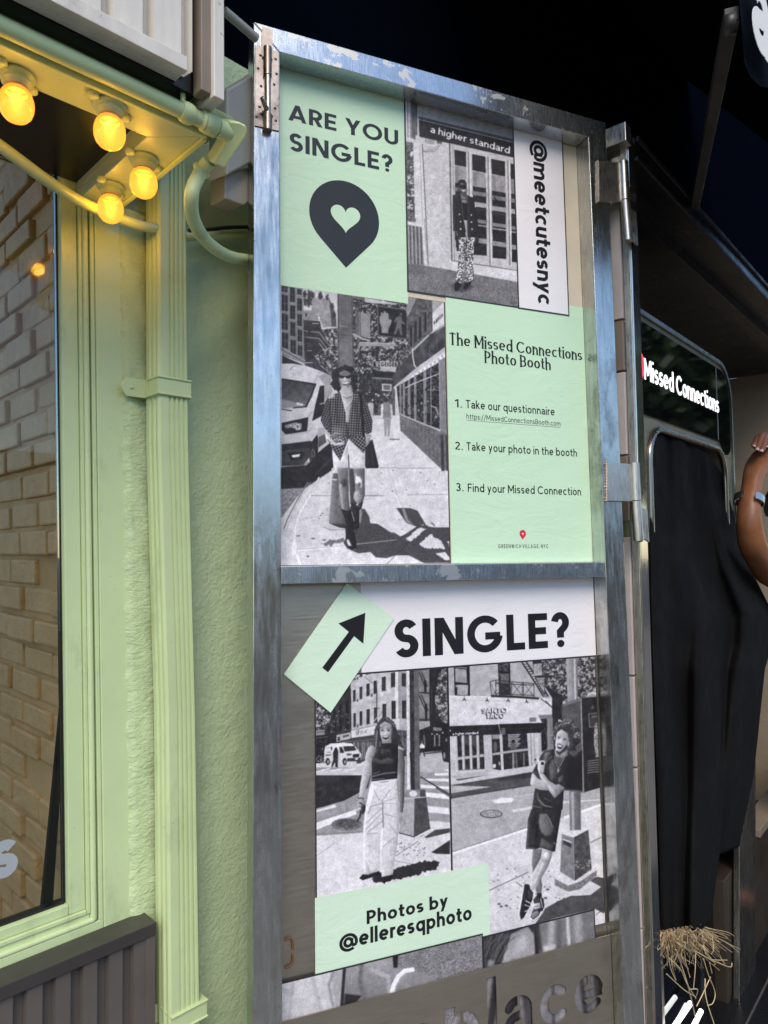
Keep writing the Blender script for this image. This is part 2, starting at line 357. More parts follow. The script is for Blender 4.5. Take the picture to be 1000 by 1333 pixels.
    if ch == 'f': return [l((.17, 0), (.17, .86), *arc(.29, .86, .12, .18-h, 180, 90, 6), (.36, 1.04-h)), l((0, xm), (.36, xm))], .36
    if ch == 's': q = (xh-2*h)/4; return [l(*arc(.24, xm-q, .22-h*.7, q, 30, 268), *arc(.24, h+q, .24-h, q, 88, -152)[1:])], .48
    if ch == 'v': return [d(h, xh, .27, 0), d(.54-h, xh, .27, 0)], .54
    if ch == 'y': return [d(h, xh, .28, 0), d(.56-h, xh, .14, -.30)], .56
    return [], .3
def text_polys(txt, wt=.2, track=.09, serif=False, thin=None, rnd=False):
    """list of convex-ish polygons of a line of text, cap height 1, start at 0,0; also the natural width"""
    out = []; x = 0.; h = wt/2; th = (thin or wt)/2
    for ch in txt:
        S, W = glyph(ch, h)
        for s in S:
            if s[0] == 'd':
                _, a, b, c, e = s; k = h*math.hypot(c-a, e-b)/abs(e-b); k = k*(1 if not thin or (c-a)*(e-b) < 0 else .55)
                out.append([(x+a-k, b), (x+a+k, b), (x+c+k, e), (x+c-k, e)])
                if serif:
                    for qx, qy in ((a, b), (c, e)):
                        if qy in (0, 1) and ch not in 'AN' or (ch == 'A' and qy == 0): out.append([(x+qx-.13, qy-.02), (x+qx+.13, qy-.02), (x+qx+.13, qy+.02), (x+qx-.13, qy+.02)])
            elif s[0] == 'o':
                out.append([(x+s[1]+h*1.08*math.cos(t*math.pi/6), s[2]+h*1.08*math.sin(t*math.pi/6)) for t in range(12)])
            else:
                p = [np.array(q, float) for q in s[1]]; p = [q for i, q in enumerate(p) if i == 0 or np.linalg.norm(q-p[i-1]) > 1e-4]; closed = np.linalg.norm(p[0]-p[-1]) < 1e-3
                nr = []
                for i in range(len(p)):
                    if closed: a, b = p[i-1 if i > 0 else -2], p[i+1 if i < len(p)-1 else 1]
                    else: a, b = p[max(i-1, 0)], p[min(i+1, len(p)-1)]
                    t = (b-a)/np.linalg.norm(b-a); k = 1.
                    if 0 < i < len(p)-1:
                        t1 = (p[i]-p[i-1])/np.linalg.norm(p[i]-p[i-1]); k = 1/max(.6, abs(t@t1))
                    hw = th+(h-th)*abs(t[1]); nr.append(np.array([-t[1], t[0]])*hw*k)
                for i in range(len(p)-1):
                    if rnd:
                        ex_ = (p[i+1]-p[i])*.12; out.append([tuple(np.array([x, 0])+q) for q in (p[i]-nr[i]-ex_, p[i]+nr[i]-ex_, p[i+1]+nr[i+1]+ex_, p[i+1]-nr[i+1]+ex_)]); continue
                    out.append([tuple(np.array([x, 0])+q) for q in (p[i]-nr[i], p[i]+nr[i], p[i+1]+nr[i+1], p[i+1]-nr[i+1])])
                if rnd and not closed:
                    for q in (p[0], p[-1]): out.append([(x+q[0]+h*math.cos(t*math.pi/8), q[1]+h*math.sin(t*math.pi/8)) for t in range(16)])
                if serif and len(p) == 2 and abs(p[0][0]-p[1][0]) < 1e-6:
                    for q in p:
                        out.append([(x+q[0]-.14, q[1]-.018), (x+q[0]+.14, q[1]-.018), (x+q[0]+.14, q[1]+.018), (x+q[0]-.14, q[1]+.018)])
        x += W+(track if ch != ' ' else 0)
    return out, x-track
def letter_mesh(name, polys, fn, mat, parent, depth=.0, base=0.):
    mb = MB()
    for i, P in enumerate(polys):
        z = base+(i % 40)*2.5e-6
        if depth: mb.prism([fn(u, v, z) for u, v in P], [fn(u, v, z+depth) for u, v in P])
        else: mb.add([fn(u, v, z) for u, v in P], [tuple(range(len(P)))])
    return mb.build(name, mat, parent)
# ------------------------------------------------------------------ ground and street
o = MB().box(-60, 60, -60, 60, -.3, -.004).build('street', M['asphalt']); tag(o, kind='structure')
o = MB().box(-30, 30, -2.6, 8, -.15, .0).build('sidewalk', M['walk']); tag(o, kind='structure')

# ------------------------------------------------------------------ the green shop front
YW = 1.28; YB = 1.272; YF = 1.285; YG = 1.302           # wall, trim board, inner frame, glass
shop = thing('shop_building', 'sage green stucco shop front with a large framed window, left of the steel door', 'building', (0, YW, 0))
xg = float(PY(84, 600, YG)[0]); zg0 = float(PY(86, 1181, YG)[2])    # glass: right edge and bottom
xtr = float(PY(126.5, 700, YB)[0]); xbd = float(PY(158, 700, YB)[0])
zst = 2.62
mb = MB()
# stucco: a grid with real unevenness, right of the window trim and behind the door
def wallgrid(x0, x1, z0, z1, nx, nz, y, amp, mb):
    g = [np.array([x0+(x1-x0)*i/nx, y+amp*float(math.sin(9*i/nx*3+z*5)*.4+math.sin(z*13+i)*.3), z0+(z1-z0)*k/nz]) for k in range(nz+1) for i in range(nx+1) for z in [z0+(z1-z0)*k/nz]]
    mb.add(g, [(k*(nx+1)+i, k*(nx+1)+i+1, (k+1)*(nx+1)+i+1, (k+1)*(nx+1)+i) for k in range(nz) for i in range(nx)], True)
wallgrid(xbd+.075, float(SO[0])+.06, 0, zst, 60, 40, YW, .0012, mb)
mb.box(-3, float(SO[0])+.06, YW+.14, YW+.16, 2.3, zst); mb.box(xbd-.005, xbd+.11, YW+.012, YW+.16, 0, 2.6)
mb.build('wall', M['stucco'], shop)
# rough stucco bead beside the trim, with a ragged edge over the board
mb = MB(); nz = 260; prof = [(0, 0), (.004, .009), (.02, .013), (.042, .009), (.052, .012), (.066, .004), (.09, -.001)]
g = []
for k in range(nz+1):
    z = .55+(2.20-.55)*k/nz
    for j, (dx, dy) in enumerate(prof):
        wv = .0012*math.sin(z*61)+.0009*math.sin(z*143+1)+.0008*math.sin(z*290+2)+rng.normal()*.0006
        g.append(np.array([xbd+dx+(wv if j < 6 else 0), YW-.006-dy*(.8+.2*math.sin(z*47+j*2))+(.0035 if j else .014), z]))
mb.add(g, [(k*7+j, k*7+j+1, (k+1)*7+j+1, (k+1)*7+j) for k in range(nz) for j in range(6)], True)
mb.build('rough_stucco_edge', M['bead'], shop)
# window: frame mouldings as swept profiles (right jamb and bottom rail), glass, letter
win = MB()
zt = 2.30
def jamb(x0, x1, y, z0, z1, m_, yb=YG+.02): m_.box(x0, x1, y, yb, z0, z1)
xs = [float(PY(px, 700, YB)[0]) for px in (84, 86, 107, 112, 116, 121, 127, 158)]
zb = [float(PY(88, y, YB)[2]) for y in (1181, 1184, 1197, 1203, 1213, 1216, 1232, 1246)]
win.box(xs[1], xs[2], YF, YG+.02, zb[2], zt); win.box(xs[2]+.0008, xs[3], YF-.006, YG+.02, zb[3], zt)
win.tube([(xs[4], YF-.006, zb[4]), (xs[4], YF-.006, zt)], .0055, 12); win.box(xs[3], xs[5], YF-.003, YG+.02, zb[4], zt)
win.box(xs[5]+.001, xs[6], YF-.010, YG+.02, zb[5], zt)
fr = win.build('window', M['sage'], shop, .0012)
# bottom rail members
rb = MB(); XL = -1.6
rb.box(XL, xs[1]-.0006, YF, YG+.02, zb[2], zb[1]); rb.box(XL, xs[2], YF-.006, YG+.02, zb[3], zb[2]-.0006)
rb.tube([(XL, YF-.006, zb[4]), (xs[4], YF-.006, zb[4])], .0055, 12); rb.box(XL, xs[3]-.0006, YF-.003, YG+.02, zb[4], zb[3]-.0006)
rb.box(XL, xs[6], YF-.010, YG+.02, zb[6], zb[5])
rb.box(XL, xs[7], YB+.002, YG+.02, .62, zb[6]-.001)
rb.build('sill', M['sage'], fr, .0012)
MB().box(xs[6]+.0006, xs[7]+.01, YB, YG+.02, zb[6], zt).build('trim_board', M['sage'], fr, .0015)
gs = MB(); gs.box(xs[0]-.0005, xs[1]-.0004, YG-.002, YG+.012, zb[1], 2.235); gs.box(XL, xs[0]-.001, YG-.006, YG+.012, zb[1]-.004, zb[1]+.004)
gs.build('gasket', M['black_plastic'], fr)
MB().box(XL, xs[0]-.0008, YG, YG+.006, zb[1], 2.235).build('glass_pane', M['glass'], fr)
MB().box(XL, xs[0]-.002, YG-.012, YG+.012, 2.2355, 2.35).build('transom_panel', M['board'], fr)

# the room behind the glass: tan brick party wall running in from the window
XB = float(PX(78, 800, .6)[0]); XB = xs[1]+.03
room = thing('shop_interior', 'dim shop room with a tan painted brick side wall, seen through the window', 'room', (XB, YG+.4, 0))
mb = MB(); bh, bl, jt = .0475, .158, .0115; z = .3; r = 0
while z < 2.9:
    y = YG+.03-(bl/2 if r % 2 else 0)
    while y < YG+3.2:
        y0, y1 = max(y, YG+.025), y+bl
        if y1-y0 > .03:
            j = [rng.normal()*.0030 for _ in range(6)]; xx = XB-.009+j[0]*1.5
            mb.box(xx, XB+.02, y0+abs(j[1]), y1-abs(j[2]), z+j[3]*.7, z+bh+j[4]*.7)
        y += bl+jt
    z += bh+jt; r += 1
mb.build('brick_wall', M['brick'], room, .0045, 2)
MB().box(XB, XB+.1, YG+.02, YG+3.4, .0, 3.0).build('mortar_backing', M['mortar'], room)
MB().box(-3.2, XB, YG+3.2, YG+3.3, 0, 1.0).build('rear_wall', M['room'], room); MB().box(-3.2, XB, YG+.03, YG+3.19, -.02, .01).build('floor', M['room'], room); MB().box(-3.2, XB, YG+.05, YG+.45, 2.5, 2.6).build('ceiling', M['room'], room)  # roof and upper rear left open on purpose, so daylight brightens the brick
pa, pb = PY(86, 880, YG+.05), PY(60, 1200, YG+.06)
o = MB().hexa([pa+[-.004, 0, 0], pa+[.004, 0, 0], pb+[.010, 0, 0], pb+[-.010, 0, 0]], [pa+[-.004, .01, 0], pa+[.004, .01, 0], pb+[.010, .01, 0], pb+[-.010, .01, 0]]).build('leaning_rod', M['black_plastic'])
tag(o, 'thin black rod leaning inside the shop window beside the brick wall', 'rod')

# the vinyl letter on the glass, and the building's slight lean
pl_, W_ = text_polys('s', .2, .1); gx = float(PY(23, 1112, YG)[0]); gz = float(PY(10, 1141, YG)[2]); gk = (float(PY(10, 1092, YG)[2])-gz)/.71
letter_mesh('vinyl_letter', [[(gx+(u-W_)*gk, gz+v*gk) for u, v in P] for P in pl_], lambda u, v, z: np.array([u-.0195*(1.68-v), YG-.0015-z, v]), M['vinyl'], [o_ for o_ in D.objects if o_.name == 'glass_pane'][0], .0004)
for o_ in list(D.objects):
    if o_.type == 'MESH' and o_.name in ('window', 'sill', 'trim_board', 'gasket', 'glass_pane', 'transom_panel', 'rough_stucco_edge', 'brick_wall', 'mortar_backing', 'vinyl_letter'):
        oz_ = wloc(o_)[2]
        for v_ in o_.data.vertices: v_.co.x += .0195*(1.68-(v_.co.z+oz_))

# ------------------------------------------------------------------ canopy box over the window
ZS = float(PY(263.5, 177.5, .94)[2]); P0 = PZ(263.5, 177.5, ZS)
yS = float(P0[1]); xS = float(P0[0])
xi = float(PZ(185, 184, ZS)[0]); yi = float(PZ(120, 148, ZS)[1]); ye = YW-.004
cano = thing('window_canopy', 'sage green boxed canopy over the shop window, carrying the warm bulbs', 'canopy', (xS, yS, ZS))
mb = MB(); t = .022
mb.prism([(XL, yS, ZS), (xS, yS, ZS), (xi, yi, ZS), (XL, yi, ZS)], [(XL, yS, ZS+t), (xS, yS, ZS+t), (xi, yi, ZS+t), (XL, yi, ZS+t)])
mb.build('front_soffit', M['soffit'], cano, .001)
mb = MB(); g = .0012
mb.prism([(xS, yS+g, ZS), (xS, ye, ZS), (xi, ye, ZS), (xi, yi+g, ZS)], [(xS, yS+g, ZS+t), (xS, ye, ZS+t), (xi, ye, ZS+t), (xi, yi+g, ZS+t)])
mb.build('side_soffit', M['soffit'], cano, .001)
mb = MB(); mb.box(XL, xS+.004, yS-.008, yS-.0005, ZS-.004, ZS+.10); mb.box(xS+.0005, xS+.009, yS, ye, ZS-.004, ZS+.10); mb.build('fascia', M['sage_pipe'], cano, .0015)
mb = MB(); mb.box(XL, xi-.0005, yi-.012, yi-.0005, ZS+t, ZS+.12); mb.box(xi, xi+.012, yi, ye, ZS+t, ZS+.12); mb.build('inner_lining', M['soffit'], cano, .001)
MB().box(XL, xi, yi, YG, ZS+.12, ZS+.135).build('recess_ceiling', M['board'], cano)
MB().box(XL, xS, yS-.02, ye, ZS+.1005, ZS+.13).build('top_cover', M['black_plastic'], cano)

# warm bulbs
def bulb(px, py, depth, label):
    c = PD(px, py, depth); c[2] = ZS
    root = thing('light_bulb', label, 'light bulb', c, 'warm bulbs under the canopy')
    mb = MB(); mb.lathe(c, (0, 0, -1), [(.0, -.0), (.0215, 0.), (.023, .003), (.023, .005), (.0178, .007), (.0178, .009), (.019, .010), (.019, .0135), (.0155, .0145), (.0155, .018), (.0, .018)], 28)
    a = rng.uniform(.3, .8)
    for s in (-1, 1):
        p = c+np.array([math.cos(a), math.sin(a), 0])*s*.029; mb.lathe(p, (0, 0, -1), [(0, 0), (.008, 0), (.008, .006), (.004, .008), (0, .008)], 12)
    mb.build('socket', M['sage_pipe'], root)
    MB().lathe(c+[0, 0, -.0155], (0, 0, -1), [(.013, 0), (.0145, .004), (.0135, .006), (.015, .009), (.014, .011)], 20).build('collar', flat('orange_collar', (.55, .30, .12, 1), .4) if 'orange_collar' not in D.materials else D.materials['orange_collar'], root)
    prof = [(.0125, .0195), (.0155, .0225), (.0190, .0275), (.0213, .0345), (.0220, .0415), (.0213, .0490), (.0187, .0560), (.0140, .0615), (.008, .0648), (.0005, .0660)]
    MB().lathe(c, (0, 0, -1), prof, 32).build('globe', M['bulb'], root)
    li = D.lights.new('bulb_light', 'POINT'); li.energy = .50; li.color = (1., .53, .05); li.shadow_soft_size = .012; lo_ = D.objects.new('bulb_light', li); COL.objects.link(lo_); lo_.parent = root; lo_.location = (0, 0, -.042)
    return root
bulb(22, 90, .935, 'glowing round warm bulb at the left edge, nearest along the canopy front')
bulb(143, 140, 1.00, 'glowing round warm bulb under the canopy front, above the diagonal cable')
bulb(187, 210, 1.14, 'glowing round warm bulb beside the fluted drainpipe, under the canopy side')
bulb(144, 250, 1.225, 'glowing round warm bulb closest to the wall, touching the diagonal cable')

bulb(-105, 30, .86, 'glowing round warm bulb just outside the left of the view, along the canopy front')

# ------------------------------------------------------------------ cladding above
zc = float(PY(150, 53, .885)[2]); yc = .885
xe = float(PY(261, 60, yc-.016)[0])
cl = thing('corrugated_cladding', 'ivory ribbed metal cladding above the canopy, black sheet for the shadow gap under its lip', 'cladding', (xe, yc, zc))
mb = MB(); x = -1.0; pts = []
p_ = .058
while x < xe-.02:
    pts += [(x, yc+.0), (x+.032, yc), (x+.035, yc+.018), (x+.046, yc+.018), (x+.049, yc)]; x += p_
pts = [p for p in pts if p[0] < xe-.004]+[(xe-.004, yc)]
n = len(pts); mb.add([np.array([a, b, zc+.012]) for a, b in pts]+[np.array([a, b, zc+1.0]) for a, b in pts], [(i, i+1, n+i+1, n+i) for i in range(n-1)])
mb.build('ribbed_sheet', M['ivory'], cl)
zl = zc
mb = MB(); xf = float(PY(238, 102, yc)[0]); mb.box(-1.0, xf, yc-.014, yc-.002, zl-.001, zl+.020); mb.box(-1.0, xf, yc-.0015, yc+.0215, zl+.001, zl+.010); mb.build('bottom_lip', M['ivory'], cl, .001)
x0_ = float(PY(262, 60, yc-.004)[0]); mb = MB(); x2 = float(PY(283, 60, yc-.022)[0]); x3 = float(PY(297, 60, yc-.022)[0]); mb.box(x0_, x2, yc-.004, yc+.02, zl-.010, zl+1.); mb.build('corner_trim', M['ivory_dark'], cl, .0015)
mb = MB(); mb.box(x2+.0005, x3, yc-.012, yc+.05, zl-.016, zl+1.); mb.build('end_cap', M['ivory'], cl, .0015)
MB().box(-1., x2-.01, yc+.0225, YW, zl-.004, zl+1.).build('shadow_backing', M['black_plastic'], cl)  # black sheet put in as the shadow in the gap under the lip

# ------------------------------------------------------------------ lower ribbed bulkhead
yk = 1.225; zk = float(PY(100, 1241, yk)[2]); xk = float(PY(200, 1300, yk)[0])
bk = thing('bulkhead_panel', 'dark brown ribbed metal panel with a flat top rail under the shop window', 'panel', (xk, yk, 0))
mb = MB(); x = xk-.016; pts = []
while x > -1.2:
    pts += [(x, yk), (x-.021, yk), (x-.024, yk+.014), (x-.039, yk+.014), (x-.042, yk)]; x -= .0445
n = len(pts); mb.add([np.array([a, b, .02]) for a, b in pts]+[np.array([a, b, zk-.018]) for a, b in pts], [(i, i+1, n+i+1, n+i) for i in range(n-1)])
mb.build('ribbed_sheet', M['brown_clad'], bk)
mb = MB(); mb.box(-1.2, xk+.003, yk-.006, YB+.001, zk-.022, zk); mb.build('top_rail', M['brown_rail'], bk, .0012)
mb = MB(); mb.box(xk-.016, xk+.002, yk-.003, YB, .0, zk-.0225); mb.build('end_trim', M['brown_clad'], bk, .001)

# ------------------------------------------------------------------ drainpipe
yp = 1.205; yq = 1.256
E = {}
for k, (fl, frt, bl_) in {2.3: (206, 242, 193), 1.75: (207, 247, 197), 1.24: (217.5, 256, 206.5), .6: (226, 268, 216)}.items():
    yy = 703-(k-1.55)*906/1.35; E[k] = (float(PY(fl, yy, yp)[0]), float(PY(frt, yy, yp)[0]))
dpi = thing('drainpipe', 'fluted sage green drainpipe strapped to the stucco left of the steel door', 'drainpipe', (E[.6][0], yp, 0))
def section(xl, xr):
    P = []; n = 4; wf = xr-xl
    P += [(xl, yq), (xl, yp+.040), (xl+.003, yp+.036), (xl+.003, yp+.031), (xl, yp+.027), (xl, yp+.022), (xl+.003, yp+.018), (xl+.003, yp+.014), (xl, yp+.010), (xl, yp+.005), (xl+.004, yp)]
    a = xl+.020; P.append((a, yp)); k = 4; st_ = (wf-.024)/k
    for i in range(k):
        q = a+st_*i; P += [(q+st_*.16, yp+.0035), (q+st_*.42, yp+.0035), (q+st_*.58, yp), (q+st_, yp)]
    P += [(xr, yp+.004), (xr, yq)]
    return P
zs = sorted(E); secs = [section(*E[z]) for z in zs]; zz = [.0]+zs[1:-1]+[2.42]; n = len(secs[0])
mb = MB(); mb.add([np.array([a, b, z]) for s_, z in zip(secs, zz) for a, b in s_], [(r*n+i, r*n+i+1, (r+1)*n+i+1, (r+1)*n+i) for r in range(len(zz)-1) for i in range(n-1)])
mb.build('pipe', M['sage_pipe'], dpi)
def strap(z0, z1, xl, xr, tabl, tabr, nm='strap'):
    mb = MB(); q = .003
    mb.prism([(xl-q, yp+.045, z0), (xl-q, yp-q, z0), (xr+q, yp-q, z0), (xr+q, yp+.045, z0)], [(xl-q, yp+.045, z1), (xl-q, yp-q, z1), (xr+q, yp-q, z1), (xr+q, yp+.045, z1)])
    zm = (z0+z1)/2; hh = (z1-z0)/2
    for zr in (z0+.002, z1-.002): mb.tube([(xl-q, yp+.04, zr), (xl-q-.001, yp-q-.001, zr), (xr+q, yp-q-.001, zr), (xr+q, yp+.04, zr)], .0022, 8)
    if tabl: mb.prism([(xl-.002, YW-.026, z0), (xl-.002, YW-.026, z1), (xl-.040, YW-.026, z1), (xl-.052, YW-.026, zm), (xl-.040, YW-.026, z0)], [(xl-.002, YW-.022, z0), (xl-.002, YW-.022, z1), (xl-.040, YW-.022, z1), (xl-.052, YW-.022, zm), (xl-.040, YW-.022, z0)]); mb.lathe((xl-.030, YW-.026, zm), (0, -1, 0), [(0, 0), (.005, 0), (.003, .003), (0, .003)], 10); mb.box(xl-.004, xl-.001, yp+.04, YW-.022, z0, z1)
    if tabr: mb.prism([(xr+.002, YW-.010, z0), (xr+.002, YW-.010, z1), (xr+.030, YW-.010, z1), (xr+.042, YW-.010, zm), (xr+.030, YW-.010, z0)], [(xr+.002, YW-.004, z0), (xr+.002, YW-.004, z1), (xr+.030, YW-.004, z1), (xr+.042, YW-.004, zm), (xr+.030, YW-.004, z0)])
    mb.build(nm, M['sage_pipe'], dpi, .0008)
za, zb_ = float(PY(225, 516, yp)[2]), float(PY(225, 492, yp)[2]); f = (za-1.24)/(1.75-1.24)
ex = lambda z: (np.interp(z, zs, [E[k][0] for k in zs]), np.interp(z, zs, [E[k][1] for k in zs]))
strap(za, zb_, *ex(za), True, False)
za, zb_ = float(PY(240, 1338, yp)[2]), float(PY(240, 1314, yp)[2]); strap(za, zb_, *ex(za), True, False)
zt0, zt1 = float(PY(285, 1308, YW)[2]), float(PY(285, 1284, YW)[2]); xr_ = ex(za)[1]
MB().prism([(xr_+.002, YW-.010, zt0), (xr_+.002, YW-.010, zt1-.006), (xr_+.020, YW-.010, zt1), (xr_+.034, YW-.010, zt1-.012), (xr_+.020, YW-.010, zt0)], [(xr_+.002, YW-.002, zt0), (xr_+.002, YW-.002, zt1-.006), (xr_+.020, YW-.002, zt1), (xr_+.034, YW-.002, zt1-.012), (xr_+.020, YW-.002, zt0)]).build('strap_end', M['sage_pipe'], dpi, .001)

# ------------------------------------------------------------------ conduits and boxes
def smooth(pts, k=10):
    P = [np.asarray(p, float) for p in pts]; P = [2*P[0]-P[1]]+P+[2*P[-1]-P[-2]]; out = []
    for i in range(1, len(P)-2):
        for j in range(k):
            t = j/k; a, b, c, d = P[i-1:i+3]
            out.append(.5*((2*b)+(c-a)*t+(2*a-5*b+4*c-d)*t*t+(3*b-a-3*c+d)*t**3))
    return out+[P[-2]]
yc1 = yS-.022
ca, cb = PY(-60, 8, yc1), PY(262, 155.5, yc1); cb[2] = (ca[2]+cb[2])/2; ca[2] = cb[2]
zc1 = float(PY(200, 127, yc1)[2]); ca[2] = cb[2] = zc1
cd = thing('electric_conduit', 'sage painted conduit along the canopy with an elbow box and curved tail', 'conduit', cb)
MB().tube([ca, cb+[.0, 0, 0]], .0115, 16).build('straight_tube', M['sage_pipe'], cd)
dx = np.array([1., 0, 0]); c0 = PY(243, 143, yc1); c0[2] = zc1
mb = MB(); mb.tube([c0-dx*.010, c0-dx*.004, c0+dx*.004, c0+dx*.010], [.0135, .0155, .0155, .0135], 14); mb.tube([c0+[-.006, 0, 0.012], c0+[-.006, 0, .026]], .004, 8); mb.tube([c0+[0, 0, -.002], c0+[0, .03, -.002]], .006, 8)
mb.build('clamp', M['sage_pipe'], cd)
mb = MB(); e0 = PY(264, 157, yc1); e0[2] = zc1; mb.tube([e0, e0+dx*.003, e0+dx*.022, e0+dx*.025], [.0135, .017, .017, .0135], 6); mb.tube([e0+dx*.025, e0+dx*.048], .0145, 14); mb.tube([e0-dx*.004, e0], [.0125, .0155], 14); mb.build('coupling', M['sage_pipe'], cd, 0)
# elbow box: a capped slab from the coupling down and back to the flexible tail
Qb = [(298, 157.5), (312, 159), (320, 163), (322.5, 170), (321, 177), (292.5, 219), (277, 212), (296.5, 178)]; db = float((e0-CP)@CF)+.015
fr_ = [PD(x, y, db+(y-160)*.0006) for x, y in Qb]; bk_ = [PD(x-11, y-4, db+.032+(y-160)*.0006) for x, y in Qb]
MB().prism(fr_, bk_).build('elbow_box', M['sage_pipe'], cd, .0025, 3)
mb = MB(); b0 = PD(272.5, 210, db+.050); b1 = PD(262, 222, db+.060); mb.tube([b0, b1], [.0115, .0115], 14); v = (b1-b0); mb.tube([b1-v*.25, b1-v*.15, b1+v*.05, b1+v*.15], [.0128, .0150, .0150, .0126], 14); mb.build('nut', M['sage_pipe'], cd)
tail = smooth([b1, PD(250, 250, 1.10), PD(252, 285, 1.14), PD(270, 315, 1.22), PD(297, 333, 1.32), PD(325, 338.5, 1.43), PD(352, 339, 1.50)])
MB().tube(tail, .0112, 14).build('curved_tail', M['sage_pipe'], cd)
# diagonal flexible cable across the window
dg = smooth([PD(-70, 145, .97), PD(0, 190, 1.03), PD(60, 234, 1.10), PD(105, 262, 1.20), PD(145, 280, 1.270), PD(185, 294, 1.298), PD(212, 298, 1.33)])
o = MB().tube(dg, .0092, 14).build('flexible_cable', M['sage_pipe']); tag(o, 'sage painted flexible cable sagging diagonally across the window top to the drainpipe', 'cable')
hz = [PD(236, 308, 1.36), PD(262, 307, 1.40), PD(300, 305, 1.46), PD(340, 303, 1.52)]
o = MB().tube(hz, .0095, 14).build('wall_pipe', M['sage_pipe']); tag(o, 'short level sage pipe on the stucco between drainpipe and steel door', 'pipe')
hz2 = smooth([PD(246, 300, 1.34), PD(262, 299.5, 1.36), PD(280, 298, 1.40), PD(300, 296, 1.43), PD(340, 295, 1.48)])
o = MB().tube(hz2, .0040, 8).build('black_wire', M['black_plastic']); tag(o, 'thin black wire running above the short level pipe', 'wire')
# grey equipment box behind the door
bx = thing('utility_box', 'pale grey metal utility box on the wall behind the top of the steel door', 'box', PD(310, 250, 1.3))
f0 = np.array([PD(300, 116, 1.34), PD(300, 227, 1.34), PD(352, 196, 1.44), PD(352, 80, 1.44)])
f0 = [PD(296, 116, 1.33), PD(296, 228, 1.33), PD(345, 203, 1.45), PD(345, 86, 1.45)]
dn_ = np.array([-.25, .95, .0])*.05
MB().prism(f0, [p+dn_ for p in f0]).build('cover', M['grey_box'], bx, .004)
f1 = [PD(293, 226, 1.36), PD(293, 258, 1.36), PD(317, 267, 1.40), PD(345, 250, 1.46), PD(345, 212, 1.46), ]
MB().prism(f1, [p+np.array([-.1, .95, 0])*.05 for p in f1]).build('base', M['grey_box'], bx, .003)
g_ = [PD(275, 148, 1.28), PD(303, 160, 1.34), PD(304, 152, 1.34), PD(280, 140, 1.28)]
o = MB().prism(g_, [p+np.array([0, .1, 0]) for p in g_]).build('wall_bracket', M['sage_pipe'], None, .002); tag(o, 'small teal-green wall bracket behind the conduit elbow', 'bracket')
gq = [PD(252, 186, 1.20), PD(290, 205, 1.30), PD(290, 250, 1.30), PD(244, 226, 1.20)]

# ------------------------------------------------------------------ black upper wall and awning
uw = thing('upper_facade', 'black painted upper wall rising behind the door and the awning', 'building', (2, YW+.1, zst))
MB().box(-6, 12, YW+.02, YW+.3, zst+.0015, 7).build('wall', M['navywall'], uw)
aw = thing('awning', 'black canvas awning with a white lowercase letter on its hanging valance, top right', 'awning', PD(958, 40, 1.25))
C0 = PD(957, 20, 1.25); yA = float(C0[1]); xA = float(C0[0]); zA = float(C0[2])
zv = float(PY(998, 128, yA)[2])
mb = MB(); L_ = 2.15
mb.prism([(xA, yA, zA+.14), (xA+L_, yA, zA+.14), (xA+L_, YW+.02, zA+1.35), (xA, YW+.02, zA+1.35)], [(xA, yA, zA+.15), (xA+L_, yA, zA+.15), (xA+L_, YW+.02, zA+1.37), (xA, YW+.02, zA+1.37)])
mb.build('canopy_cloth', M['canvas'], aw)
mb = MB(); n = 60
top = [np.array([xA+L_*i/n, yA-.004+.004*math.sin(i*1.3), zA+.15]) for i in range(n+1)]
bot = [np.array([xA+L_*i/n, yA-.01+.010*math.sin(i*.9), zv+.006*math.sin(i*1.7)+(.05 if i == 0 else 0)]) for i in range(n+1)]
mb.add(top+bot, [(i, i+1, n+2+i, n+1+i) for i in range(n)], True); mb.build('valance', M['canvas'], aw)
pl_, W_ = text_polys('a higher standard', .19, .12); La = PY(972, 78, yA-.012); k_ = .19
letter_mesh('valance_lettering', [[(u*k_, v*k_) for u, v in P] for P in pl_], lambda u, v, z: np.array([xA+.012+u, yA-.024-z, zv+.024+v]), M['awnletter'], aw, .001)
p0, p1 = PD(953, 18, 1.27), PL(904, 268, SO, SN)
mb = MB(); v = p1-p0; v /= np.linalg.norm(v); s_ = np.cross(v, [0, 0, 1]); s_ /= np.linalg.norm(s_); u_ = np.cross(s_, v)
fn = lambda a, b, c: p0+s_*a+u_*b+v*c
mb.box(-.013, .013, -.013, .013, 0, float(np.linalg.norm(p1-p0)), fn); mb.build('strut', M['strut'], aw, .002)
mb = MB(); mb.lathe(PD(951, 32, 1.26), (.3, -.9, 0), [(0, -.01), (.018, -.01), (.018, .01), (0, .01)], 14); mb.build('strut_joint', M['strut'], aw)
pa = PD(292, 14, 1.30); pb_ = PD(334, 50, 1.36)
o = MB().tube([pa, pb_], .0085, 10).build('support_rod', M['grey_box']); tag(o, 'pale grey rod in the dark gap between cladding and steel door', 'rod')

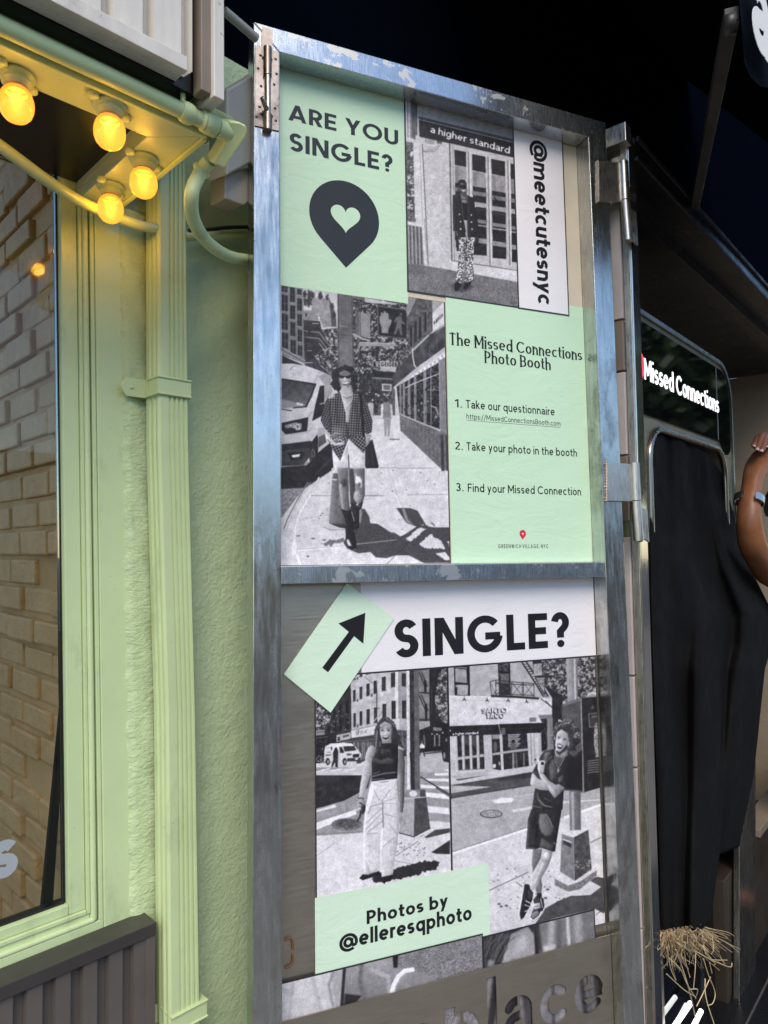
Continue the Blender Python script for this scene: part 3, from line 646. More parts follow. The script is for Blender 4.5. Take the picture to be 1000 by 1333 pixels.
# ------------------------------------------------------------------ kiosk frame
spx = lambda a, b, c: sp(a, c, b)
ks = thing('kiosk_frame', 'dark steel kiosk frame with polished corner post, sheltering the photo booth', 'kiosk', sp(0, 0))
ZH1 = sz(818, 168)[1]; ZH0 = sz(828, 207)[1]; WK = 2.9; DK = 1.35
MB().box(0, .048, -.09, 0, 0, ZH1-.001, spx).build('corner_post', M['chrome'], ks, .002)
MB().box(.0495, WK, -.06, -.001, ZH0, ZH1, spx).build('header', M['black_steel'], ks, .0015)
mb = MB(); mb.box(.0495, WK, .001, .008, ZH1-.012, ZH1+.002, spx); mb.box(.0495, WK, -.001, .004, ZH0-.002, ZH0+.008, spx); mb.build('header_edge', M['strut'], ks, .001)
MB().box(0, WK, -DK, -.0605, ZH0+.01, ZH0+.03, spx).build('ceiling', M['black_steel'], ks)
mb = MB(); mb.box(.05, WK, -.17, -.1, ZH0-.03, ZH0+.0095, spx)
mb.build('ceiling_beam', M['black_steel'], ks, .001)
MB().box(-.02, 3.4, .004, .62, .002, .022, spx).build('step_plate', M['black_steel'], ks, .002)
MB().box(-.02, WK, -DK-.03, -DK, 0, ZH0+.0095, spx).build('back_wall', M['side_steel'], ks)
MB().box(WK, WK+.03, -DK, 0, 0, ZH0+.0095, spx).build('side_wall', M['side_steel'], ks)
MB().box(.0, .02, -DK+.0, -.0905, 0, ZH0+.0095, spx).build('end_wall', M['dark_steel'], ks)
# jamb seen left of the post: flange, pale trim pieces, dark return
MB().box(-.004, -.0005, -.020, -.003, .0, ZH1-.02, spx).build('post_flange', M['hinge'], ks, .001)
jm = MB(); z = .05; segs = [(.05, .62, 0), (.625, 1.00, 0), (1.005, 1.22, 0), (1.225, 1.56, 0), (1.60, 1.76, 1), (1.765, 1.97, 0), (1.975, 2.10, 1), (2.105, 2.40, 0)]
for a, b, d in segs:
    MB().box(-.012, -.0005, -.054, -.023, a, b, spx).build('trim_strip', M['ivory_dark'] if d else M['pinkstrip'], ks, .0015)
MB().box(-.006, -.0005, -.10, -.0555, 0, ZH1-.02, spx).build('dark_return', M['black_steel'], ks)
MB().box(-.030, .004, -.095, .006, ZH1-.045, ZH1+.004, spx).build('post_cap', M['hinge'], ks, .002)
MB().box(0, .02, -.40, -.091, 0, ZH1-.03, spx).build('return_panel', M['black_steel'], ks)

MB().box(.02, WK, -DK, -.01, .001, .012, spx).build('floor', M['black_steel'], ks)
def fit(txt, pl, pr, cap, n, wt=.2, track=.09, **kw):
    """text whose left end stands at st(pl), right end at st(pr) with given cap height (m)"""
    polys, W = text_polys(txt, wt, track, **kw); s0, t0 = pl; s1, t1 = pr
    return [[(s0+(s1-s0)*u/W, t0+cap*v) for u, v in P] for P in polys]

# ------------------------------------------------------------------ the open steel door with its frame
DH = -2.52
door = thing('steel_door', 'open weathered steel door covered in posters, bolted flat beside the green wall', 'door', dp(.43, DH))
fw, tr, n0 = .0555, .049, -.052
def pris(pts, a, b, name, mat, bev=.0015, par=door):
    return MB().prism([dp(s, t, a) for s, t in pts], [dp(s, t, b) for s, t in pts]).build(name, mat, par, bev)
g = .0005
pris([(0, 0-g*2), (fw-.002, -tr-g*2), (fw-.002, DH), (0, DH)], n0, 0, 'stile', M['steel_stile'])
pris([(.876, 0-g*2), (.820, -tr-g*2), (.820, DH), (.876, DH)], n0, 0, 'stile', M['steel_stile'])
pris([(g*2, 0), (.876-g*2, 0), (.820-g, -tr), (fw-.002+g, -tr)], n0, 0, 'top_rail', M['steel'])
pris([(fw-.001, -1.0855), (.8195, -1.0855), (.8195, -1.119), (fw-.001, -1.119)], n0, -.004, 'middle_rail', M['steel'], .001)
pris([(fw-.0015, -tr-.001), (.8195, -tr-.001), (.8195, -1.085), (fw-.0015, -1.085)], -.050, -.046, 'upper_board', M['cream'], 0)
pris([(fw-.0015, -1.1195), (.8195, -1.1195), (.8195, DH), (fw-.0015, DH)], -.050, -.046, 'lower_board', M['plate'], 0)
# name plate with letters cut through
s0, t0 = st(370, 1331, -.03); s1, t1 = st(791, 1220, -.03); tp = (t0+t1)/2
def cut_plate():
    mb = MB().prism([dp(s, t, -.036) for s, t in ((fw, tp), (.819, tp), (.819, DH+.02), (fw, DH+.02))], [dp(s, t, -.0335) for s, t in ((fw, tp), (.819, tp), (.819, DH+.02), (fw, DH+.02))])
    pl = mb.build('cut_plate', M['plate'], door)
    # measured letters: left x, width in px at their level, centre line heights
    a = st(748, 1300, -.034); b = st(786, 1290, -.034); we = b[0]-a[0]
    eb = st(767, 1319, -.034)[1]; et = st(767, 1269, -.034)[1]; xhh = et-eb; cap = xhh/.71
    polys, W = text_polys('someplace', .18, .145, rnd=True)
    sc = we/.62; x1_ = b[0]; off = x1_-W*sc
    cut = MB()
    for i, P in enumerate(polys):
        q = [(off+u*sc, eb+v*cap) for u, v in P]
        if max(t for s, t in q) > DH+.05: cut.prism([dp(s, t, -.042) for s, t in q], [dp(s, t, -.030) for s, t in q])
    co = cut.build('cut_shape', M['plate'])
    bm = bmesh.new(); bm.from_mesh(co.data); bmesh.ops.recalc_face_normals(bm, faces=bm.faces); bm.to_mesh(co.data); bm.free()
    bm = bmesh.new(); bm.from_mesh(pl.data); bmesh.ops.recalc_face_normals(bm, faces=bm.faces); bm.to_mesh(pl.data); bm.free()
    co.location = pl.matrix_world.inverted() @ co.location if False else co.location
    bpy.context.view_layer.update()
    md = pl.modifiers.new('cut', 'BOOLEAN'); md.operation = 'DIFFERENCE'; md.solver = 'EXACT'; md.use_self = True; md.object = co
    dg_ = bpy.context.evaluated_depsgraph_get(); me = D.meshes.new_from_object(pl.evaluated_get(dg_)); pl.modifiers.clear(); pl.data = me
    D.objects.remove(co)
    # stencil bridges over the round letters
    x = 0
    mb = MB(); h = .09
    for ch in 'someplace':
        S, Wc = glyph(ch, h)
        if ch in 'eoap':
            xc = off+(x+Wc*.5)*sc
            mb.prism([dp(s, t, -.0359) for s, t in ((xc-.0022, eb+xhh-.022), (xc+.0022, eb+xhh-.022), (xc+.0022, eb+xhh+.004), (xc-.0022, eb+xhh+.004))], [dp(s, t, -.0336) for s, t in ((xc-.0022, eb+xhh-.022), (xc+.0022, eb+xhh-.022), (xc+.0022, eb+xhh+.004), (xc-.0022, eb+xhh+.004))])
        x += Wc+.145
    mb.build('stencil_bridge', M['plate'], door)
cut_plate()
# slide bolt on the left stile
def dbox(mb, x0, y0, x1, y1, a, b, off=0.):
    q = [st(x0, y0, off), st(x1, y0, off), st(x1, y1, off), st(x0, y1, off)]
    s0_, s1_ = (q[0][0]+q[3][0])/2, (q[1][0]+q[2][0])/2; t1_, t0_ = (q[0][1]+q[1][1])/2, (q[2][1]+q[3][1])/2
    mb.prism([dp(s, t, a) for s, t in ((s0_, t0_), (s1_, t0_), (s1_, t1_), (s0_, t1_))], [dp(s, t, b) for s, t in ((s0_, t0_), (s1_, t0_), (s1_, t1_), (s0_, t1_))]); return (s0_+s1_)/2, t0_, t1_
mb = MB(); dbox(mb, 331.5, 64, 363, 168, .0004, .0026); plt = mb.build('latch_plate', M['zinc'], door, .0008)
mb = MB()
for px, py in ((339, 72), (359, 77), (336, 89), (360, 96), (340, 112), (357, 110), (338, 139), (358, 141), (340, 148), (359, 157), (334, 152)): mb.lathe(dp(*st(px, py, .0026), .0024), DN, [(0, .0004), (.0028, .0004), (.0030, .0)], 12)
mb.build('screw_hole', M['black_plastic'], plt)
sx = st(348.5, 82, .008)[0]
def rod(mb, ya, yb, r, n): mb.tube([dp(sx, st(348.5, ya, n)[1], n), dp(sx, st(348.5, yb, n)[1], n)], r, 16)
mb = MB(); rod(mb, 62, 99, .0085, .0065); mb.box(sx-.0105, sx+.0105, st(348, 99)[1], st(348, 62)[1], .0026, .007, dp); rod(mb, 149, 170, .0090, .0065); mb.box(sx-.0115, sx+.0115, st(348, 170)[1], st(348, 149)[1], .0026, .007, dp)
mb.build('bolt_sleeve', M['zinc'], plt)
mb = MB(); rod(mb, 95, 160, .0062, .0075); mb.build('bolt', M['hinge'], plt)
mb = MB(); a = dp(*st(347, 142, .012), .012); b = dp(*st(341.5, 127, .030), .030); mb.tube([a, b, b+(b-a)*.02], [.0048, .0048, .0030], 14); mb.build('bolt_knob', M['zinc'], plt)
# hinges between door and post
for (x0, y0, x1, y1, bx0, by0, bx1, by1, by2) in ((779, 210, 808, 262, 806, 212, 818, 262, 313), (790, 602, 820, 652, 819, 603, 833, 652, 704)):
    mb = MB(); q = [st(x0, y0, .004), st(x1+4, y0+2, .004), st(x1+4, y1+1, .004), st(x0, y1, .004)]
    mb.prism([dp(s, t, .0004) for s, t in q], [dp(s, t, .0055) for s, t in q]); hg = mb.build('hinge', M['hinge'], door, .001)
    cs = st((bx0+bx1)/2, (by0+by1)/2, .004)[0]; ta, tb, tc = (st((bx0+bx1)/2, y, .004)[1] for y in (by0, by1, by2))
    mb = MB(); mb.tube([dp(cs, ta, .006), dp(cs, tb+.001, .006)], .0118, 20); mb.build('knuckle', M['hinge'], hg)
    mb = MB(); cs2 = st((bx0+bx1)/2+3, (by1+by2)/2, .004)[0]; mb.tube([dp(cs, tb-.001, .006), dp(cs+.004, tc, .006)], .0118, 20); mb.tube([dp(cs+.004, tc-.0002, .006), dp(cs+.004, tc-.003, .006)], [.0105, .006], 16); mb.build('knuckle', M['hinge'], hg)
    mb = MB(); q = [(cs+.010, tb-.012), (cs+.036, tb-.020), (cs+.038, tc-.004), (cs+.010, tc+.012)]; mb.prism([dp(s, t, -.002) for s, t in q], [dp(s, t, .004) for s, t in q]); mb.build('leaf', M['hinge'], hg, .001)
    mb = MB()
    for i in range(26):
        f = i/25; c = dp(q[0][0] if False else st(x0, y0+(y1-y0)*f, .004)[0]+rng.normal()*.0004, st(x0, y0+(y1-y0)*f, .004)[1], .003); mb.lathe(c, DN, [(.0032, -.003), (.0030, .0008), (.0016, .0022), (0, .0026)], 8)
    mb.build('weld_bead', M['zinc'], hg)
# rusty bracket remnant low on the door
mb = MB(); q = [st(x, y, -.043) for x, y in ((371, 1224), (377, 1221), (381, 1226), (381, 1236))]; mb.tube(smooth([dp(s, t, -.043) for s, t in q], 6), .0022, 8); q = [st(x, y, -.043) for x, y in ((381, 1243), (381, 1252), (377, 1258), (371, 1260))]; mb.tube(smooth([dp(s, t, -.043) for s, t in q], 6), .0022, 8); mb.build('rusty_ring', M['rust'], door)

# ------------------------------------------------------------------ posters
PB_ = -.0458
def sheet(name, label, cat, pts, mat, layer, group=None):
    n = PB_+layer*.0006
    o = MB().prism([dp(s, t, n-.0003) for s, t in pts], [dp(s, t, n) for s, t in pts])
    c = dp(*np.mean(pts, axis=0), n)
    e = o.build(name, mat)
    for v in e.data.vertices: v.co -= Vector([float(x) for x in c])
    e.location = [float(x) for x in c]
    return tag(e, label, cat, group), n
def rect(s0, s1, t0, t1): return [(s0, t0), (s1, t0), (s1, t1), (s0, t1)]
LET = lambda par, polys, n, mat, nm='lettering': letter_mesh(nm, polys, lambda u, v, z: dp(u, v, n+.00025+z), mat, par)
T_ = lambda x, y, n=-.045: st(x, y, n)
GP = 'posters on the steel door'
# 1 mint heading poster
p1, n1 = sheet('poster', 'mint poster asking ARE YOU SINGLE? above a dark map pin with a heart', 'poster', rect(.058, .3495, -.5155, -.047), M['mint'], 1, GP)
cap = T_(424.5, 146.7)[1]-T_(424.5, 167.4)[1]; a = T_(375.5, 158.5); b = T_(518.3, 170); base = T_(424.5, 167.4)[1]
LET(p1, fit('ARE YOU', (a[0], base), (b[0], base), cap, n1, .185, .11), n1, M['ink_blue'])
base = T_(463, 214.2)[1]; cap = T_(463, 191.6)[1]-base; a = T_(376.8, 190); b = T_(511, 205)
LET(p1, fit('SINGLE?', (a[0], base), (b[0], base), cap, n1, .185, .11), n1, M['ink_blue'])
def pin(par, cx, cy, rpx, tip, n, mat, heart, hmat, hc=None, hw=0):
    c = T_(cx, cy); r = T_(cx+rpx, cy)[0]-c[0]; ty = T_(*tip); 
    L = c[1]-ty[1]; al = math.asin(min(.99, r/L)); pts = [(c[0]+r*math.cos(t), c[1]+r*math.sin(t)) for t in np.linspace(-al, math.pi+al, 40)]+[(ty[0], ty[1])]
    LET(par, [pts], n, mat, 'map_pin')
    if heart:
        h0 = T_(*hc); k = hw; hp = []
        for t in np.linspace(0, 2*math.pi, 60)[:-1]: hp.append((h0[0]+k*16*math.sin(t)**3/16, h0[1]+k*(13*math.cos(t)-5*math.cos(2*t)-2*math.cos(3*t)-math.cos(4*t))/16))
        letter_mesh('heart', [hp], lambda u, v, z: dp(u, v, n+.0005), hmat, par)
pin(p1, 449, 281.5, 44.5, (450.5, 348.5), n1, M['ink_blue'], True, M['mint'], (450, 283), T_(469, 283)[0]-T_(450, 283)[0])
# 2 white strip with the handle, reading downwards
p2, n2 = sheet('poster', 'narrow white strip poster with black lettering reading downwards, top right of door', 'poster', rect(.632, .7775, -.4895, -.0475), M['border'], 4, GP)
o = MB().prism([dp(s, t, n2+.0001) for s, t in rect(.635, .774, -.4865, -.0485)], [dp(s, t, n2+.0003) for s, t in rect(.635, .774, -.4865, -.0485)]).build('white_face', M['white'], p2)
a = T_(708, 186); b = T_(705, 397); polys, W = text_polys('@meetcutesnyc', .185, .07); k = (a[1]-b[1])/W; bx = (T_(695.5, 230)[0]+T_(697, 340)[0])/2; kx = (T_(709.5, 235)[0]-T_(695.5, 235)[0])/.71
letter_mesh('lettering', [[(bx+v*kx, a[1]-u*k) for u, v in P] for P in polys], lambda u, v, z: dp(u, v, n2+.0006+z), M['ink'], p2)
# 3 mint instruction poster
a = T_(763, 402); p3, n3 = sheet('poster', 'mint instruction poster with three numbered steps and a tiny red pin', 'poster', rect(.4415, .8195, -1.083, -.462), M['mint'], 2, GP)
def line(par, n, txt, lb, lt, rt, mat, wt, track, **kw):
    A, B, C = T_(*lb), T_(*lt), T_(*rt); LET(par, fit(txt, A, (C[0], A[1]), B[1]-A[1], n, wt, track, **kw), n, mat)
line(p3, n3, 'The Missed Connections', (585, 448.5), (585, 432.5), (757.5, 461), M['ink'], .175, .10, serif=True, thin=.075)
line(p3, n3, 'Photo Booth', (631, 472.3), (631, 456.5), (717, 480), M['ink'], .175, .10, serif=True, thin=.075)
line(p3, n3, '1.', (592.5, 530), (592.5, 519.5), (601.5, 531), M['ink'], .14, .16); line(p3, n3, 'Take our questionnaire', (606.5, 531.2), (606.5, 520.4), (722, 538), M['ink'], .14, .13)
line(p3, n3, 'https://MissedConnectionsBooth.com', (607.3, 545.2), (607.3, 538.3), (729.5, 551), M['ink_blue'], .115, .14)
A, B = T_(607, 547), T_(729.5, 553); LET(p3, [[(A[0], A[1]-.0004), (B[0], A[1]-.0004), (B[0], A[1]+.0003), (A[0], A[1]+.0003)]], n3, M['ink_blue'], 'underline')
line(p3, n3, '2.', (592.5, 585.3), (592.5, 574.8), (602.5, 585.5), M['ink'], .14, .16); line(p3, n3, 'Take your photo in the booth', (607.3, 586.2), (607.3, 575.5), (751, 591), M['ink'], .14, .13)
line(p3, n3, '3.', (593.5, 639.2), (593.5, 628.6), (603.5, 639.4), M['ink'], .14, .16); line(p3, n3, 'Find your Missed Connection', (609, 640.2), (609, 629.4), (756.5, 642.5), M['ink'], .14, .13)
pin(p3, 680.5, 694.8, 4.2, (680.5, 702.5), n3, M['redink'], True, M['white'], (680.5, 695), .0028)
line(p3, n3, 'GREENWICH VILLAGE, NYC', (648.5, 713.6), (648.5, 708.6), (714, 713.6), M['ink_blue'], .14, .28)
# 4 white SINGLE? poster, 5 arrow card, 6 credit card
a = T_(470, 874); tb = (T_(470, 874)[1]+T_(779, 854)[1])/2
p4, n4 = sheet('poster', 'white poster with one bold word SINGLE? under the middle rail', 'poster', rect(T_(470, 820)[0], .8185, tb, -1.1205), M['white'], 2, GP)
base = T_(556, 854)[1]; cap = T_(556, 805)[1]-base; LET(p4, fit('SINGLE?', (T_(513, 830)[0], base), (T_(741, 820)[0], base), cap, n4, .20, .10), n4, M['ink'])
p5, n5 = sheet('poster', 'tilted pale mint card with a black arrow pointing up and right', 'poster', [T_(369, 877.5), T_(430, 927.5), T_(512.5, 805), T_(451, 759)], M['mint2'], 6, GP)
LET(p5, [[T_(419, 869), T_(426.5, 875), T_(467, 819), T_(460, 813.5)], [T_(440, 811.5), T_(475, 797.5), T_(472.5, 838)]], n5, M['ink'], 'arrow')
c = [T_(410, 1168.5), T_(635.5, 1123), T_(637, 1215), T_(409.5, 1266)]; s0_ = (c[0][0]+c[3][0])/2; s1_ = (c[1][0]+c[2][0])/2; tt = (c[0][1]+c[1][1])/2; tb6 = (c[2][1]+c[3][1])/2-.01
p6, n6 = sheet('poster', 'pale mint credit card with two lines of black lettering, low on the door', 'poster', rect(s0_, s1_, tb6, tt), M['mint2'], 6, GP)
A = T_(476.8, 1202.5); LET(p6, fit('Photos by', A, (T_(582.5, 1185)[0], A[1]), (T_(476.8, 1184)[1]-A[1])*.95, n6, .19, .10), n6, M['ink'])
A = T_(483, 1226.4); LET(p6, fit('@elleresqphoto', (T_(441.5, 1230)[0], A[1]), (T_(613.5, 1200)[0], A[1]), (T_(483, 1203.5)[1]-A[1])/1.13, n6, .19, .09), n6, M['ink'])
# printed photographs: bordered sheets, each with its print
def photo(label, pts, layer, canvas, frame, res, bord=(.003, .003, .003, .003)):
    ss = [p[0] for p in pts]; tt_ = [p[1] for p in pts]; s0, s1, t0, t1 = min(ss), max(ss), min(tt_), max(tt_)
    o, n = sheet('photo_poster', label, 'poster', rect(s0, s1, t0, t1), M['border'], layer, GP)
    bl, br, bb, bt = bord; s0 += bl; s1 -= br; t0 += bb; t1 -= bt
    nx = int((s1-s0)/res); nz = int((t1-t0)/res)
    S, T = np.meshgrid(np.linspace(s0, s1, nx+1), np.linspace(t0, t1, nz+1)); S = S.ravel(); T = T.ravel()
    P = DO[None]+D1[None]*S[:, None]+D2[None]*T[:, None]+DN[None]*(n+.0003)
    Q = P-CP; z = Q@CF; px = 500+FPX*(Q@CR)/z; py = 666.5-FPX*(Q@CU)/z      # where the print was measured
    val = canvas.sample(px, py)
    loc = np.array(o.location); V = (P-loc).astype(np.float32)
    me = D.meshes.new('picture'); me.vertices.add(len(V)); me.vertices.foreach_set('co', V.ravel())
    i, k = np.meshgrid(np.arange(nx), np.arange(nz)); b = (k*(nx+1)+i).ravel(); F = np.stack([b, b+1, b+nx+2, b+nx+1], 1).astype(np.int32)
    me.loops.add(F.size); me.loops.foreach_set('vertex_index', F.ravel()); me.polygons.add(len(F)); me.polygons.foreach_set('loop_start', np.arange(0, F.size, 4, dtype=np.int32)); 
    me.update(calc_edges=True)
    v = np.clip(val, 0, 1)
    lo, hi = np.array([.012, .010, .012]), np.array([.86, .825, .855])
    lin = v[:, None]**1.95; colr = lo+(hi-lo)*lin; ca = me.color_attributes.new('print', 'FLOAT_COLOR', 'POINT')
    ca.data.foreach_set('color', np.concatenate([colr, np.ones((len(v), 1))], 1).astype(np.float32).ravel())
    me.materials.append(M['print']); ob = D.objects.new('picture', me); COL.objects.link(ob); ob.parent = o
    return o
# ------------------------------------------------------------------ drawing the printed photographs (grey values, measured on the print)
def vnoise(h, w, cell, seed=0):
    r = np.random.default_rng(seed); gy, gx = int(h/cell)+3, int(w/cell)+3; g = r.random((gy, gx)).astype(np.float32)
    y = np.arange(h, dtype=np.float32)/cell; x = np.arange(w, dtype=np.float32)/cell; y0 = y.astype(int); x0 = x.astype(int); fy = (y-y0)[:, None]; fx = (x-x0)[None]
    fy = fy*fy*(3-2*fy); fx = fx*fx*(3-2*fx)
    return (g[y0][:, x0]*(1-fy)+g[y0+1][:, x0]*fy)*(1-fx)+(g[y0][:, x0+1]*(1-fy)+g[y0+1][:, x0+1]*fy)*fx
class Canvas:
    def __init__(s, x0, y0, x1, y1, K=4., bg=.7):
        s.x0, s.y0, s.K = x0, y0, K; s.h, s.w = int((y1-y0)*K), int((x1-x0)*K); s.a = np.full((s.h, s.w), bg, np.float32); s.seed = 1; s.rd = 0; s.frame(0, 0, 1)
    def frame(s, x, y, sc): s.fx, s.fy, s.fs = x, y, sc
    def T(s, pts):
        p = np.asarray(pts, np.float64).reshape(-1, 2)/s.fs; return (p+[s.fx-s.x0, s.fy-s.y0])*s.K
    def mask(s, p, pad=0):
        x0, y0 = np.floor(p.min(0)-pad).astype(int); x1, y1 = np.ceil(p.max(0)+pad).astype(int)+1
        x0, y0 = max(x0, 0), max(y0, 0); x1, y1 = min(x1, s.w), min(y1, s.h)
        if x1 <= x0 or y1 <= y0: return None
        X = np.arange(x0, x1)+.5; m = np.zeros((y1-y0, x1-x0), bool); Y = np.arange(y0, y1)+.5
        q = np.roll(p, -1, 0)
        for (ax, ay), (bx, by) in zip(p, q):
            if ay == by: continue
            r = np.nonzero((Y >= min(ay, by)) & (Y < max(ay, by)))[0]
            if len(r) == 0: continue
            xi = ax+(Y[r]-ay)*(bx-ax)/(by-ay)
            m[r] ^= X[None] > xi[:, None]
        return m, (slice(y0, y1), slice(x0, x1))
    def put(s, m, sl, val, alpha=1.):
        f = m.astype(np.float32)*alpha; s.a[sl] = s.a[sl]*(1-f)+val*f
    def blur(s, f, n):
        for _ in range(2):
            for ax in (0, 1):
                k = max(1, int(n)); c = np.cumsum(np.pad(f, [(k+1, k) if i == ax else (0, 0) for i in (0, 1)], mode='edge'), ax)
                f = (np.take(c, range(2*k+1, c.shape[ax]), ax)-np.take(c, range(0, c.shape[ax]-2*k-1), ax))/(2*k+1)
        return f
    def poly(s, pts, val, soft=0, alpha=1., grad=None, tex=None, wob=0):
        """val, or a gradient grad=(v2, dx, dy) along a direction; tex=(cell px, amplitude)"""
        p = s.T(pts)
        if wob:
            q = []
            for a, b in zip(p, np.roll(p, -1, 0)):
                n = max(2, int(np.hypot(*(b-a))/(wob*2.5)));
                for i in range(n): q.append(a+(b-a)*i/n+rng.normal(size=2)*wob)
            p = np.array(q)
        r = s.mask(p, soft*3)
        if r is None: return
        m, sl = r; f = m.astype(np.float32)
        if soft: f = s.blur(f, soft)
        v = val
        if grad is not None:
            v2, gx, gy = grad; yy, xx = np.mgrid[sl]; d = xx*gx+yy*gy; pr = p@np.array([gx, gy]); d = np.clip((d-pr.min())/(pr.max()-pr.min()+1e-6), 0, 1); v = val+(v2-val)*d
        if tex is not None: s.seed += 1; v = v+(vnoise(*m.shape, tex[0], s.seed)-.5)*2*tex[1]
        if s.rd and min(m.shape) > 14:
            k_ = int(np.clip(min(m.shape)/7, 2, 14)); q_ = s.blur(np.pad(m.astype(np.float32), k_), k_); gx_ = np.gradient(q_, axis=1)[k_:-k_, k_:-k_]; gy_ = np.gradient(q_, axis=0)[k_:-k_, k_:-k_]; g_ = gx_*.9+gy_*.45
            s.seed += 1; v = v+s.rd*g_/(np.abs(g_).max()+1e-6)*(.35+.9*np.clip(v, 0, 1))+s.rd*.5*(vnoise(m.shape[0], m.shape[1], 9, s.seed)-.5)*(.3+np.clip(v, 0, 1))
        elif not soft: s.seed += 1; v = v+.07*(vnoise(m.shape[0], m.shape[1], 24, s.seed)-.5)
        f = s.blur(f, 1) if not soft and min(f.shape) > 6 else f
        s.put(f, sl, v, alpha)
    def melt(s, cx, cy, r, n):
        p = s.T([(cx-r, cy-r), (cx+r, cy+r)]).astype(int); y0, y1, x0, x1 = max(0, p[0][1]), p[1][1], max(0, p[0][0]), p[1][0]; q = s.a[y0:y1, x0:x1]
        yy, xx = np.mgrid[0:q.shape[0], 0:q.shape[1]]; w_ = np.clip(1.6-1.6*np.hypot((yy/q.shape[0]-.5)*2, (xx/q.shape[1]-.5)*2), 0, 1); s.a[y0:y1, x0:x1] = q*(1-w_)+s.blur(q, n)*w_
    def line(s, pts, wd, val, soft=0, alpha=1.):
        P = np.asarray(pts, float).reshape(-1, 2)
        for a, b in zip(P[:-1], P[1:]):
            d = b-a; L = np.hypot(*d)+1e-9; n = np.array([-d[1], d[0]])/L*wd/2; e = d/L*wd*.25
            s.poly([a-n-e, a+n-e, b+n+e, b-n+e], val, soft, alpha)
    def ell(s, cx, cy, rx, ry, val, soft=0, rot=0, wob=0, **kw):
        t = np.linspace(0, 2*math.pi, 30)[:-1]; c, d = math.cos(R(rot)), math.sin(R(rot))
        s.poly([(cx+rx*math.cos(q)*c-ry*math.sin(q)*d, cy+rx*math.cos(q)*d+ry*math.sin(q)*c) for q in t], val, soft, wob=wob, **kw)
    def leaves(s, pts, dark, mid, light, cell=6., cover=.62, wob=6):
        p = s.T(pts); r = s.mask(p, 4)
        if r is None: return
        m, sl = r; s.seed += 3; f = s.blur(m.astype(np.float32), 6)
        n1 = vnoise(*m.shape, cell*2.4, s.seed); n2 = vnoise(*m.shape, cell, s.seed+50); n3 = vnoise(*m.shape, cell*.6, s.seed+90); nn = .35*n1+.35*n2+.3*n3
        q = (f*1.25+(nn-.5)*1.1) > (1.05-cover)
        v = s.blur(np.where(nn > .60, light*.92, np.where(nn > .48, mid, dark)).astype(np.float32), 1); s.put(q.astype(np.float32)*.95, sl, v)
    def pattern(s, pts, fn, alpha=1.):
        r = s.mask(s.T(pts))
        if r is None: return
        m, sl = r; yy, xx = np.mgrid[sl]; X = (xx/s.K-s.fx+s.x0)*s.fs; Y = (yy/s.K-s.fy+s.y0)*s.fs; s.put(m, sl, fn(X, Y, s.a[sl]), alpha)
    def text(s, txt, o, ux, uy, wt, val, track=.1):
        """o: start of base line, ux: where it ends, uy: vector of the cap height"""
        polys, W = text_polys(txt, wt, track); o = np.array(o, float); e = (np.array(ux, float)-o)/W; v = np.array(uy, float)
        for P in polys: s.poly([o+e*a+v*b for a, b in P], val)
    def windows(s, boxes, v=.14, mull=True, sill=.78):
        for x0, y0, x1, y1, *k in boxes:
            k = k[0] if k else 0; sk = k*(x1-x0)
            s.poly([(x0, y0), (x1, y0+sk), (x1, y1+sk), (x0, y1)], v, tex=(4, .06))
            if mull: s.line([((x0+x1)/2, y0+sk/2), ((x0+x1)/2, y1+sk/2)], (x1-x0)*.1, .35); s.line([(x0, (y0+y1)/2), (x1, (y0+y1)/2+sk)], (x1-x0)*.1, .35)
            if sill: s.line([(x0-4, y1+3), (x1+4, y1+3+sk)], 5, sill)
    def finish(s, grain=.05, seed=3):
        r = np.random.default_rng(seed); g = s.blur(r.normal(size=s.a.shape).astype(np.float32), 1)*2.2
        s.a = s.blur(s.a, 1)*.6+s.blur(s.a, 2)*.4
        m_ = sum(w_*(vnoise(s.h, s.w, q_, seed*7+q_)-.5) for q_, w_ in ((3, .07), (7, .08), (18, .07), (50, .06)))
        t_ = np.clip(s.a, 0, 1); t_ = np.clip((t_-.03)*1.08, 0, 1); t_ = t_+.15*(t_*t_*(3-2*t_)-t_)
        s.a = np.clip(t_*(1+m_)+m_*.10+g*grain*(.5+t_), 0.02, 1); return s
    def sample(s, px, py):
        x = np.clip((px-s.x0)*s.K-.5, 0, s.w-1.01); y = np.clip((py-s.y0)*s.K-.5, 0, s.h-1.01); i = x.astype(int); j = y.astype(int); u = x-i; v = y-j; A = s.a
        return (A[j, i]*(1-u)+A[j, i+1]*u)*(1-v)+(A[j+1, i]*(1-u)+A[j+1, i+1]*u)*v
def plaid(per, ang, lo, hi, wd=.26):
    c, d = math.cos(R(ang)), math.sin(R(ang))
    def f(X, Y, base):
        a = ((X*c+Y*d)/per) % 1; b = ((-X*d+Y*c)/per) % 1; return lo+(hi-lo)*(.55*(a < wd)+.55*(b < wd)).clip(0, 1)
    return f

